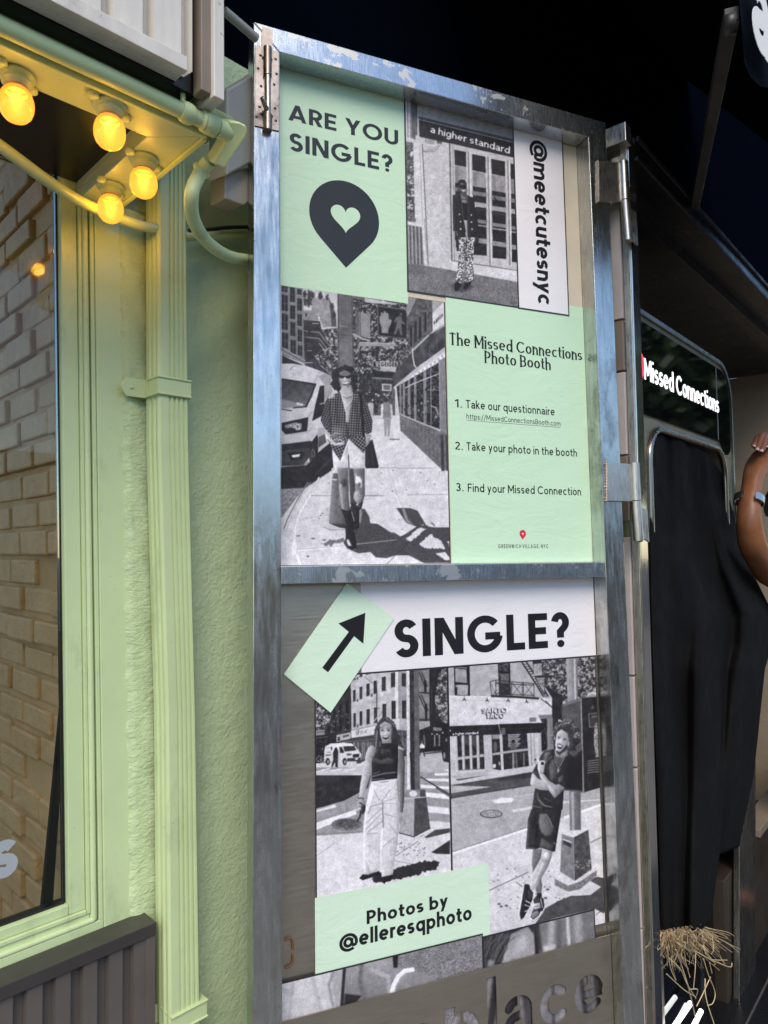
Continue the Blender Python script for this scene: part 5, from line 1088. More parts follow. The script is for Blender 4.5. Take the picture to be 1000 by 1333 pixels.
    c.leaves([(800, 130), (910, 40), (925, 760), (860, 740), (790, 580), (770, 440), (800, 260)], .16, .4, .72, 5, .55)
    c.poly([(560, 1150), (860, 1120), (950, 1140), (950, 1400), (560, 1400)], .66); c.poly([(620, 1155), (860, 1120), (860, 1145), (640, 1170)], .25)
    c.poly([(565, 1060), (590, 1020), (628, 1060), (630, 1090), (570, 1095)], .85); c.ell(592, 1010, 14, 18, .3); c.line([(585, 1095), (565, 1180)], 16, .15); c.line([(600, 1095), (630, 1195)], 16, .15)
    c.poly([(880, 990), (905, 920), (950, 900), (950, 1280), (880, 1262), (850, 1150)], .14); c.ell(888, 1185, 28, 80, .07); c.ell(886, 1185, 15, 46, .5); c.poly([(890, 1000), (915, 945), (930, 1000)], .4)
    # ground
    O(); c.poly([(40, 600), (330, 570), (330, 640), (40, 640)], .74); 
    for x in (60, 130, 200): c.line([(x, 600), (x+60, 585)], 6, .9)
    c.poly([(40, 622), (345, 622), (330, 690), (200, 760), (40, 805)], .16, tex=(10, .03)); c.poly([(48, 880), (262, 808), (268, 832), (48, 918)], .93); c.poly([(48, 812), (150, 780), (158, 795), (48, 822)], .85); c.ell(215, 888, 84, 34, .40, tex=(4, .12)); c.ell(212, 884, 62, 24, .30, tex=(3, .15))
    for q in ([(690, 612), (765, 606), (765, 624), (690, 624)], [(740, 592), (765, 590), (765, 600)], [(640, 640), (768, 640), (768, 656), (650, 652)], [(614, 672), (768, 684), (768, 698), (616, 690)], [(635, 714), (768, 726), (768, 752), (640, 738)], [(652, 788), (768, 800), (770, 834), (658, 822)]): c.poly(q, .90)
    c.line([(615, 630), (770, 725)], 7, .15); c.line([(700, 690), (770, 735)], 9, .3)
    c.poly([(40, 950), (250, 938), (330, 928), (520, 880), (660, 865), (780, 880), (785, 1200), (40, 1300)], .82, tex=(14, .03)); c.line([(40, 944), (330, 926)], 7, .5); c.line([(640, 868), (780, 868)], 8, .6)
    c.poly([(40, 1000), (300, 960), (300, 1330), (40, 1330)], .86, alpha=.6); c.line([(480, 1060), (600, 980)], 4, .4); c.line([(470, 1085), (600, 1110)], 4, .5); c.line([(48, 1060), (150, 990)], 4, .65)
    for k in range(30): c.ell(rng.uniform(490, 640), rng.uniform(985, 1060), 4, 3, .35)
    c.poly([(340, 1192), (400, 1150), (470, 1128), (640, 1085), (720, 1090), (715, 1122), (600, 1160), (400, 1206)], .15, wob=4); c.poly([(672, 1040), (775, 972), (775, 1050), (700, 1048)], .17); c.poly([(610, 955), (680, 920), (775, 908), (775, 932), (650, 962)], .25)
    # pole
    c.poly([(500, 935), (612, 958), (682, 908), (690, 920), (612, 974), (496, 950)], .80); c.poly([(538, 40), (604, 40), (612, 705), (542, 705)], .34); c.poly([(538, 40), (556, 40), (562, 705), (542, 705)], .80, tex=(5, .1)); c.poly([(554, 40), (578, 40), (584, 705), (560, 705)], .17, tex=(8, .06)); c.line([(560, 500), (575, 705)], 10, .13)
    c.poly([(528, 735), (545, 700), (640, 700), (668, 912), (578, 957), (498, 936)], .26, tex=(10, .04)); c.poly([(528, 735), (582, 742), (578, 957), (498, 936)], .62, tex=(8, .05)); c.poly([(540, 700), (612, 700), (612, 745), (530, 745)], .5); c.ell(575, 722, 22, 16, .85, soft=1); c.line([(530, 748), (640, 740)], 5, .75); c.line([(500, 935), (578, 955), (668, 908)], 6, .2)
    # woman
    c.rd = .13
    c.poly([(366, 370), (385, 330), (412, 306), (440, 306), (468, 332), (486, 380), (505, 430), (540, 520), (505, 475), (490, 440), (470, 440), (450, 470), (410, 470), (405, 540), (385, 530), (350, 500), (358, 430)], .20, tex=(5, .06), wob=2)
    c.poly([(404, 420), (455, 418), (458, 460), (402, 462)], .52); c.ell(425, 384, 33, 50, .70); c.poly([(392, 350), (420, 330), (455, 345), (460, 365), (430, 355), (395, 368)], .58); c.poly([(450, 350), (462, 370), (458, 420), (444, 430)], .45, soft=2)
    for x in (407, 440): c.ell(x, 378, 9, 4.5, .16); c.line([(x-11, 367), (x+11, 366)], 4, .25)
    c.ell(424, 394, 6, 5, .85); c.poly([(405, 406), (426, 410), (446, 402), (440, 422), (424, 430), (410, 422)], .12); c.poly([(409, 408), (426, 412), (443, 405), (438, 414), (424, 418), (413, 414)], .97); c.ell(426, 436, 12, 4, .58, soft=1)
    c.poly([(375, 360), (392, 340), (396, 400), (412, 470), (420, 525), (400, 545), (372, 520), (352, 500), (362, 430)], .22, tex=(4, .10)); c.line([(380, 380), (372, 480)], 7, .46, soft=1); c.line([(396, 440), (398, 520)], 5, .42, soft=1); c.line([(430, 312), (468, 345), (500, 440)], 6, .42, soft=1); c.line([(470, 360), (515, 470)], 7, .13)
    c.poly([(352, 458), (374, 480), (356, 540), (350, 590), (336, 645), (304, 742), (280, 748), (290, 660), (308, 570), (318, 505), (332, 470)], .72, soft=1, grad=(.56, 1, 0)); c.poly([(488, 458), (510, 464), (524, 484), (530, 560), (528, 640), (526, 760), (518, 825), (503, 820), (502, 640), (488, 560)], .44, soft=1, grad=(.30, 1, 0)); c.line([(490, 470), (522, 482)], 8, .75, soft=2)
    c.poly([(402, 450), (452, 446), (492, 456), (492, 560), (488, 640), (350, 656), (350, 560), (355, 525), (380, 500)], .115, tex=(8, .03)); c.poly([(352, 520), (400, 540), (440, 525), (470, 535), (470, 560), (400, 560), (352, 545)], .26, soft=3); c.line([(355, 628), (420, 612), (480, 606)], 6, .45, soft=1); c.line([(352, 645), (420, 640)], 5, .4, soft=1); c.line([(360, 615), (395, 600)], 5, .35, soft=1); c.poly([(400, 500), (412, 525), (420, 498), (432, 528), (440, 498), (458, 530), (455, 480), (400, 480)], .2)
    c.poly([(276, 744), (306, 748), (318, 790), (310, 830), (285, 845), (262, 815), (265, 790)], .55, tex=(4, .2)); c.line([(275, 745), (308, 748)], 9, .35); c.line([(285, 770), (315, 790)], 6, .12); c.line([(290, 815), (285, 850), (270, 870)], 8, .12); c.line([(262, 812), (290, 800)], 7, .75); c.poly([(292, 790), (316, 785), (316, 815), (296, 835)], .15)
    c.poly([(348, 656), (490, 640), (496, 690), (500, 760), (498, 920), (480, 1050), (464, 1160), (404, 1176), (400, 1080), (404, 990), (412, 905), (396, 985), (398, 1060), (392, 1140), (352, 1160), (308, 1164), (304, 1080), (302, 980), (306, 880), (320, 780)], .80, tex=(12, .04))
    c.poly([(345, 670), (380, 680), (372, 720), (352, 760), (336, 800), (330, 740)], .95, soft=2); c.line([(410, 770), (412, 905)], 6, .42); c.line([(410, 772), (345, 790), (330, 830)], 5, .55, soft=1); c.line([(412, 765), (480, 745)], 5, .58, soft=1); c.line([(415, 775), (498, 775)], 4, .62, soft=1)
    for a, b in (((405, 800), (320, 880)), ((402, 830), (318, 915)), ((406, 870), (330, 930)), ((360, 700), (390, 755)), ((450, 700), (400, 768)), ((420, 830), (480, 850)), ((470, 960), (410, 1010)), ((440, 880), (480, 930)), ((320, 940), (380, 935))): c.line([a, b], 5, .60, soft=1)
    c.poly([(400, 930), (412, 905), (412, 1000), (400, 1100), (396, 1050)], .93); c.line([(488, 650), (497, 760)], 6, .45); c.poly([(470, 700), (498, 720), (498, 900), (470, 1100), (460, 1150), (478, 900)], .66, soft=4, alpha=.6); c.line([(395, 660), (440, 655)], 4, .35); c.line([(304, 1000), (312, 1150)], 6, .95); c.poly([(318, 1080), (345, 1150), (385, 1130), (345, 1158), (316, 1158)], .68, soft=2)
    c.poly([(282, 1180), (300, 1158), (330, 1160), (390, 1140), (400, 1160), (330, 1182), (300, 1192)], .11); c.poly([(404, 1174), (464, 1160), (452, 1196), (404, 1206)], .10)
    c.rd = 0; c.melt(425, 390, 60, 2)
    return c.finish(.035, 8)

def leaning_on_pole():
    c = Canvas(578, 845, 798, 1225, 4, .66)
    O = lambda: c.frame(580, 850, 3.604); A = lambda: c.frame(580, 850, 8.333); B = lambda: c.frame(675, 920, 10.); L = lambda: c.frame(665, 1040, 7.692)
    A(); c.poly([(0, 0), (1300, 0), (1300, 500), (0, 480)], .64, tex=(20, .03)); c.poly([(0, 462), (500, 474), (1300, 500), (1300, 800), (0, 800)], .80, tex=(30, .03)); c.line([(20, 466), (490, 478)], 10, .88); c.line([(90, 512), (700, 522)], 5, .62)
    c.poly([(92, 140), (262, 130), (268, 466), (100, 462)], .10); c.poly([(106, 165), (226, 180), (236, 328), (108, 316)], .56, tex=(30, .05)); c.poly([(108, 345), (246, 345), (242, 460), (112, 455)], .62, tex=(20, .08)); c.poly([(104, 370), (130, 370), (128, 455), (104, 455)], .12); c.line([(106, 150), (230, 165)], 10, .6)
    c.poly([(568, 100), (700, 92), (712, 458), (582, 462)], .13, tex=(8, .12)); c.line([(576, 212), (696, 212)], 10, .08); c.poly([(580, 112), (680, 106), (682, 200), (584, 204)], .2, tex=(9, .22)); c.poly([(598, 225), (690, 225), (690, 340), (602, 340)], .34, tex=(10, .05))
    for P in ([(482, 315), (545, 293), (720, 312), (960, 332)], [(482, 315), (505, 470)], [(545, 293), (548, 465)], [(960, 332), (962, 480)], [(720, 320), (720, 465)], [(832, 322), (832, 468)], [(846, 322), (846, 468)], [(545, 330), (960, 350)], [(545, 440), (960, 462)]): c.line(P, 7, .13)
    for P in ([(550, 305), (705, 460)], [(705, 320), (550, 455)], [(722, 325), (830, 460)], [(830, 330), (722, 460)], [(848, 330), (955, 465)], [(955, 335), (848, 465)], [(490, 325), (548, 460)], [(505, 465), (560, 400)]): c.line(P, 5, .16)
    c.line([(500, 468), (740, 476), (1010, 494)], 24, .14)
    for s_ in (0, 52): c.line([(825+s_, 95), (1000+s_, 365), (1060+s_, 470)], 15, .10)
    for k in range(15): f = k/14; x, y = 825+235*f, 95+375*f; c.line([(x, y), (x+52, y)], 7, .13)
    c.line([(890, 95), (1000, 260)], 8, .5); c.poly([(945, 80), (1080, 80), (1080, 470), (1000, 330), (960, 240)], .13); c.poly([(955, 120), (1060, 110), (1060, 240), (960, 250)], .58, tex=(7, .12)); c.poly([(985, 270), (1070, 265), (1075, 440), (1010, 330)], .5, tex=(7, .12))
    for x, y in ((205, 510), (452, 520), (680, 522), (880, 534)): c.poly([(x-20, y+10), (x-8, y-14), (x+8, y-14), (x+22, y+12)], .12); c.line([(x, y-38), (x, y-12)], 7, .2); c.ell(x, y+8, 11, 6, .9)
    for txt, a, b in (('SANTO', (398, 650), (672, 646)), ('TACO', (445, 708), (640, 704))):
        for q in range(1, 5): c.text(txt, (a[0]-q*3, a[1]+q*3), (b[0]-q*3, b[1]+q*3), (0, -54), .22, .2, .08)
        c.text(txt, a, b, (0, -54), .20, .84, .10)
    c.poly([(910, 700), (985, 700), (985, 748), (912, 748)], .46)
    c.poly([(28, 795), (575, 775), (602, 885), (40, 908)], .11, tex=(20, .03)); c.poly([(578, 772), (1270, 750), (1340, 790), (1330, 850), (605, 892)], .11, tex=(20, .03)); c.line([(60, 850), (600, 815)], 5, .26, alpha=.6); c.line([(630, 830), (1280, 790)], 5, .24, alpha=.6); c.poly([(28, 822), (66, 848), (36, 852)], .85); c.line([(575, 775), (602, 885)], 8, .6); c.text('a higher standard', (78, 892), (356, 880), (0, -27), .19, .92, .12)
    for y in (825, 845, 862, 880): c.line([(608, y), (648, y-4)], 8, .62)
    c.poly([(36, 905), (120, 902), (130, 1330), (40, 1333)], .72); c.poly([(118, 905), (412, 892), (428, 1275), (134, 1288)], .15, tex=(9, .10)); c.line([(130, 1148), (410, 1112)], 30, .64); c.poly([(200, 915), (330, 905), (332, 1000), (205, 1000)], .30, alpha=.6)
    for x in (188, 270, 348): c.line([(x, 900), (x+12, 1280)], 28, .72); c.line([(x+15, 900), (x+27, 1280)], 5, .4)
    c.line([(120, 905), (138, 1300)], 10, .7); c.line([(130, 1292), (430, 1275)], 34, .74); c.line([(140, 1270), (420, 1258)], 6, .3)
    c.poly([(412, 892), (505, 888), (518, 1310), (430, 1320)], .70); c.poly([(500, 888), (890, 872), (908, 1230), (640, 1284), (512, 1255)], .13, tex=(8, .08)); c.poly([(505, 888), (595, 884), (598, 930), (508, 935)], .5); c.line([(602, 890), (620, 1300)], 30, .72); c.line([(515, 1100), (720, 1068), (890, 1048)], 26, .6)
    for k in range(9): c.line([(682, 890+k*16), (812-(k % 3)*14, 884+k*16)], 7, .82)
    c.poly([(700, 1045), (712, 990), (735, 950), (760, 985), (778, 1040)], .34); c.ell(736, 958, 20, 18, .08); c.line([(735, 1090), (738, 1250)], 22, .52); c.line([(765, 1090), (775, 1240)], 18, .36); c.line([(850, 1090), (852, 1220)], 16, .45); c.ell(585, 1200, 9, 24, .6); c.poly([(515, 1210), (545, 1205), (545, 1245), (515, 1250)], .8); c.ell(540, 1020, 20, 60, .35, soft=2)
    c.poly([(885, 872), (1010, 866), (1010, 1230), (908, 1240)], .72); c.line([(925, 880), (936, 1230)], 8, .4); c.line([(960, 870), (975, 1230)], 6, .5); c.ell(975, 1158, 12, 12, .2); c.line([(480, 1310), (900, 1250), (980, 1232)], 40, .76)
    # side door beyond the awning
    B(); c.poly([(255, 110), (450, 100), (460, 560), (300, 600), (290, 330), (345, 300), (330, 240)], .44, tex=(6, .05)); c.poly([(285, 160), (370, 155), (375, 560), (305, 580), (300, 330), (350, 300)], .13, tex=(8, .12)); c.poly([(385, 155), (400, 155), (410, 560), (390, 560)], .5); c.poly([(440, 0), (520, 0), (520, 540), (460, 560)], .15)
    # street
    O(); c.poly([(0, 600), (400, 545), (560, 540), (560, 640), (400, 622), (0, 690)], .28, tex=(10, .03)); c.poly([(15, 622), (215, 628), (18, 660)], .66); c.poly([(0, 560), (60, 600), (420, 530), (420, 556), (15, 622)], .74); c.poly([(240, 590), (400, 560), (410, 585), (250, 600)], .2)
    c.poly([(0, 690), (400, 618), (560, 640), (780, 620), (780, 730), (560, 770), (380, 830), (0, 960)], .64, tex=(6, .03)); c.line([(0, 684), (400, 620)], 7, .24); c.line([(20, 720), (560, 640)], 5, .72); c.poly([(220, 694), (262, 680), (326, 682), (310, 702), (232, 706)], .90); c.ell(215, 756, 54, 20, .30); c.ell(215, 755, 47, 16, .56, tex=(3, .18)); c.line([(318, 742), (440, 720), (560, 700)], 14, .8); c.line([(560, 700), (740, 688)], 5, .85)
    c.poly([(0, 952), (380, 826), (560, 770), (780, 700), (780, 1290), (100, 1345), (0, 1345)], .80, tex=(9, .03)); c.line([(0, 952), (380, 828)], 11, .95); c.line([(560, 772), (760, 702)], 11, .95); c.line([(0, 944), (380, 820)], 4, .5)
    c.line([(205, 1115), (390, 1028)], 4, .35); c.line([(330, 1074), (365, 1100)], 4, .4); c.line([(680, 890), (760, 852)], 5, .45)
    for k in range(34): c.ell(rng.uniform(220, 560), rng.uniform(1010, 1220), 4.5, 3, .4)
    for x, y in ((252, 1178), (286, 1186), (262, 1190), (480, 1110), (470, 1150)): c.ell(x, y, 8, 5, .32)
    c.leaves([(455, 30), (572, 28), (575, 232), (505, 205), (470, 150), (455, 90)], .13, .36, .74, 5, .75); c.leaves([(616, 25), (728, 18), (728, 200), (640, 212), (616, 200)], .12, .34, .70, 5, .75); c.poly([(462, 150), (550, 200), (552, 320), (500, 300), (500, 210)], .14)
    c.line([(448, 215), (500, 255), (470, 225)], 4, .2)
    c.poly([(566, 26), (620, 24), (622, 230), (574, 236)], .62, grad=(.42, 1, 0)); c.line([(606, 30), (610, 225)], 8, .72, soft=1)
    c.ell(694, 208, 32, 26, .74); c.ell(690, 212, 24, 18, .55); c.line([(662, 212), (725, 210)], 5, .3)
    c.poly([(545, 242), (636, 208), (648, 656), (558, 645)], .30, tex=(16, .02)); c.poly([(545, 242), (636, 208), (732, 202), (736, 212), (640, 222), (552, 250)], .40); c.poly([(634, 212), (736, 206), (742, 628), (646, 656)], .125, tex=(14, .02)); c.line([(636, 215), (648, 655)], 7, .5)
    c.poly([(672, 285), (738, 280), (738, 345), (676, 348)], .2); c.line([(672, 285), (738, 280)], 3, .5); c.line([(672, 285), (676, 348), (738, 344)], 3, .5); c.poly([(700, 330), (728, 320), (730, 480), (706, 492), (696, 420)], .48, tex=(5, .22)); c.poly([(680, 262), (692, 240), (700, 262)], .28)
    for k in range(6): c.line([(668, 508+k*11), (728, 500+k*11)], 4, .45)
    c.line([(690, 300), (736, 296)], 6, .42)
    c.poly([(580, 650), (634, 652), (636, 834), (584, 842)], .46, grad=(.34, 1, 0)); c.line([(596, 655), (600, 835)], 12, .62, soft=2); c.text('950', (628, 745), (632, 660), (-14, 0), .2, .7, .1); 
    L(); c.poly([(760, 800), (870, 780), (960, 800), (975, 1080), (930, 1148), (850, 1105), (800, 1115), (470, 1190), (240, 1260), (330, 1130), (340, 1100), (480, 1020), (600, 972), (800, 962), (905, 882)], .27, tex=(3, .04)); c.line([(370, 1090), (480, 1180)], 5, .12); c.line([(850, 1165), (960, 1080)], 5, .2)
    c.poly([(440, 790), (500, 735), (640, 800), (850, 690), (862, 770), (690, 905), (575, 930), (440, 865)], .80, tex=(5, .08)); c.poly([(440, 800), (575, 868), (690, 830), (862, 715), (862, 770), (690, 905), (575, 930), (440, 865)], .44, tex=(5, .10))
    c.poly([(512, 350), (590, 318), (775, 306), (700, 350), (628, 388)], .82); c.poly([(512, 350), (628, 388), (640, 822), (494, 728)], .46, tex=(16, .04)); c.poly([(628, 388), (778, 308), (812, 706), (638, 824)], .27, tex=(10, .06)); c.poly([(525, 400), (605, 430), (605, 490), (525, 450)], .2); c.line([(525, 405), (605, 436)], 12, .85); c.line([(628, 390), (638, 820)], 6, .6)
    for k in range(26): c.ell(rng.uniform(650, 810), rng.uniform(620, 780), rng.uniform(4, 20), rng.uniform(4, 14), rng.choice([.6, .7, .2]), alpha=.6)
    # man: legs and shoes
    c.rd = .13
    c.poly([(222, 500), (315, 500), (300, 600), (270, 680), (220, 760), (212, 640)], .40, tex=(10, .03)); c.poly([(245, 900), (305, 790), (315, 870), (308, 950), (265, 958)], .40)
    c.poly([(318, 515), (425, 515), (405, 590), (375, 680), (320, 770), (250, 890), (215, 920), (190, 880), (210, 760), (270, 650), (300, 600)], .74, grad=(.52, 1, 0)); c.ell(358, 570, 30, 36, .86, soft=5); c.line([(330, 640), (235, 860)], 18, .84, soft=5); c.line([(400, 580), (280, 830)], 10, .45, soft=3)
    c.poly([(120, 880), (150, 852), (188, 860), (195, 900), (225, 940), (218, 1000), (200, 1060), (130, 1190), (92, 1218), (78, 1150), (105, 980)], .12, tex=(6, .05)); c.line([(128, 880), (108, 1000), (82, 1150), (95, 1212)], 13, .88); c.line([(150, 1020), (205, 1050), (190, 1110), (140, 1130)], 9, .8); c.line([(140, 1060), (200, 1085)], 8, .75); c.poly([(175, 905), (222, 945), (212, 1010), (180, 1000)], .2)
    c.poly([(225, 1010), (265, 960), (330, 1000), (338, 1075), (290, 1190), (220, 1232), (196, 1195), (215, 1130), (240, 1080)], .20, tex=(6, .06)); c.poly([(210, 1150), (260, 1120), (290, 1140), (265, 1180), (215, 1200)], .46); c.line([(200, 1198), (225, 1220), (285, 1180), (310, 1130)], 13, .9); c.poly([(232, 1050), (290, 1040), (300, 1090), (240, 1110)], .8, alpha=.8); c.line([(235, 1080), (300, 1070)], 6, .3); c.line([(300, 1000), (320, 1090)], 6, .85); c.poly([(262, 945), (310, 945), (312, 985), (262, 985)], .12)
    # shorts, shirt
    c.poly([(205, 105), (512, 55), (505, 140), (475, 330), (445, 525), (430, 530), (300, 490), (240, 505), (150, 500), (165, 330), (172, 210)], .15, tex=(10, .03)); c.poly([(290, 150), (350, 150), (400, 230), (430, 305), (400, 360), (350, 375), (300, 330), (282, 240)], .38, soft=4); c.poly([(310, 390), (400, 450), (430, 470), (410, 510), (290, 480)], .30, soft=3); c.line([(235, 240), (270, 280), (250, 400)], 14, .06); c.line([(185, 230), (170, 480)], 12, .3, soft=2); c.line([(155, 488), (240, 496)], 6, .45); c.line([(350, 150), (385, 200), (425, 290)], 7, .5, soft=1); c.line([(430, 440), (445, 450)], 12, .5)
    for k in range(6): c.line([(190, 330+k*24), (235, 322+k*24)], 5, .3, soft=1)
    B(); c.poly([(345, 575), (470, 552), (480, 640), (590, 660), (640, 590), (720, 650), (790, 850), (760, 1000), (600, 1060), (590, 1100), (575, 1340), (175, 1340), (215, 1060), (250, 900), (185, 845), (250, 720), (300, 620)], .155, tex=(9, .03))
    c.poly([(600, 640), (720, 650), (830, 560), (830, 1090), (600, 1070), (590, 860)], .09, alpha=.9)
    c.poly([(340, 600), (430, 580), (400, 650), (350, 760), (330, 700)], .36, soft=4); c.poly([(440, 660), (520, 800), (480, 940), (420, 960), (400, 800)], .32, soft=5); c.line([(360, 720), (440, 640)], 8, .48, soft=2); c.poly([(240, 1090), (300, 1250), (420, 1300), (300, 1290), (240, 1200)], .28, soft=3); c.line([(270, 1210), (340, 1290), (440, 1310)], 9, .55, soft=2); c.line([(190, 1290), (300, 1320)], 10, .5, soft=2); c.line([(340, 1190), (440, 1240)], 7, .38, soft=2); c.poly([(520, 930), (580, 890), (575, 960), (520, 1000)], .34, soft=3); c.line([(190, 840), (250, 872)], 8, .42, soft=1)
    c.poly([(480, 620), (590, 640), (600, 690), (540, 780), (490, 720)], .30); c.line([(470, 640), (480, 720), (525, 800), (560, 740), (600, 660)], 6, .66); c.ell(520, 830, 14, 26, .6, soft=1); c.line([(500, 880), (550, 800)], 6, .5)
    # arms
    c.poly([(188, 862), (250, 930), (330, 975), (400, 1010), (385, 1090), (290, 1085), (200, 1055), (155, 1010), (165, 930)], .76, grad=(.60, 0, 1)); c.poly([(260, 850), (325, 870), (400, 965), (490, 1020), (520, 1005), (605, 1055), (560, 1110), (470, 1192), (420, 1120), (370, 1060), (290, 940)], .66, grad=(.5, 1, 0)); c.line([(300, 900), (400, 1030), (470, 1120)], 16, .80, soft=4); c.line([(340, 990), (385, 1075)], 7, .36, soft=2); c.line([(185, 870), (165, 1000)], 10, .9, soft=2)
    c.poly([(252, 745), (280, 705), (330, 700), (352, 725), (340, 790), (330, 860), (265, 865), (250, 800)], .78, grad=(.62, 1, 0)); c.poly([(243, 640), (252, 628), (268, 650), (278, 720), (258, 760), (250, 740)], .84); c.ell(312, 738, 20, 24, .14); c.line([(290, 712), (330, 705), (345, 730)], 10, .85)
    # head
    c.poly([(480, 600), (560, 620), (640, 560), (640, 640), (580, 670), (490, 650)], .50); c.poly([(452, 330), (470, 260), (520, 215), (575, 195), (640, 200), (720, 240), (775, 300), (800, 380), (790, 480), (750, 560), (680, 590), (640, 560), (655, 470), (645, 350), (560, 300), (500, 340), (485, 400), (460, 390)], .20, wob=9, tex=(5, .07))
    c.poly([(505, 335), (560, 295), (640, 345), (655, 420), (645, 500), (600, 570), (535, 625), (495, 590), (480, 500), (488, 410)], .74, grad=(.56, 1, 0)); c.poly([(488, 560), (520, 590), (560, 575), (600, 520), (645, 480), (640, 520), (600, 575), (535, 630), (492, 600)], .20, soft=2); c.poly([(492, 490), (520, 478), (560, 490), (585, 505), (590, 520), (560, 500), (510, 490)], .25)
    c.poly([(503, 498), (540, 495), (576, 512), (560, 548), (530, 560), (506, 535)], .10); c.poly([(508, 502), (540, 500), (570, 514), (555, 526), (512, 515)], .96); c.ell(533, 548, 14, 8, .45)
    c.ell(527, 408, 17, 8, .2, rot=8); c.ell(600, 432, 18, 8, .2, rot=14); c.line([(508, 388), (548, 392)], 8, .26); c.line([(580, 410), (625, 424)], 8, .26); c.poly([(545, 415), (565, 420), (560, 465), (530, 462)], .88, soft=2); c.line([(520, 350), (600, 365)], 6, .62, soft=2); c.ell(652, 485, 12, 34, .6, rot=8); c.ell(470, 412, 8, 24, .7); c.ell(512, 582, 8, 8, .1)
    c.rd = 0; c.melt(570, 460, 170, 2)
    for k in range(330):
        t = rng.uniform(-3.5, .9); r = rng.uniform(.66, 1.1); x = 628+160*r*math.cos(t); y = 340+155*r*math.sin(t)+(40 if math.cos(t) > .5 else 0)
        if 485 < x < 650 and 320 < y < 640: continue
        c.line([(x, y), (x+rng.normal()*11, y-abs(rng.normal())*12), (x+rng.normal()*14, y-rng.uniform(4, 20))], 4, rng.choice([.1, .16, .36, .55, .68]) if y < 420 else rng.choice([.07, .1, .2, .34]))
    return c.finish(.035, 9)

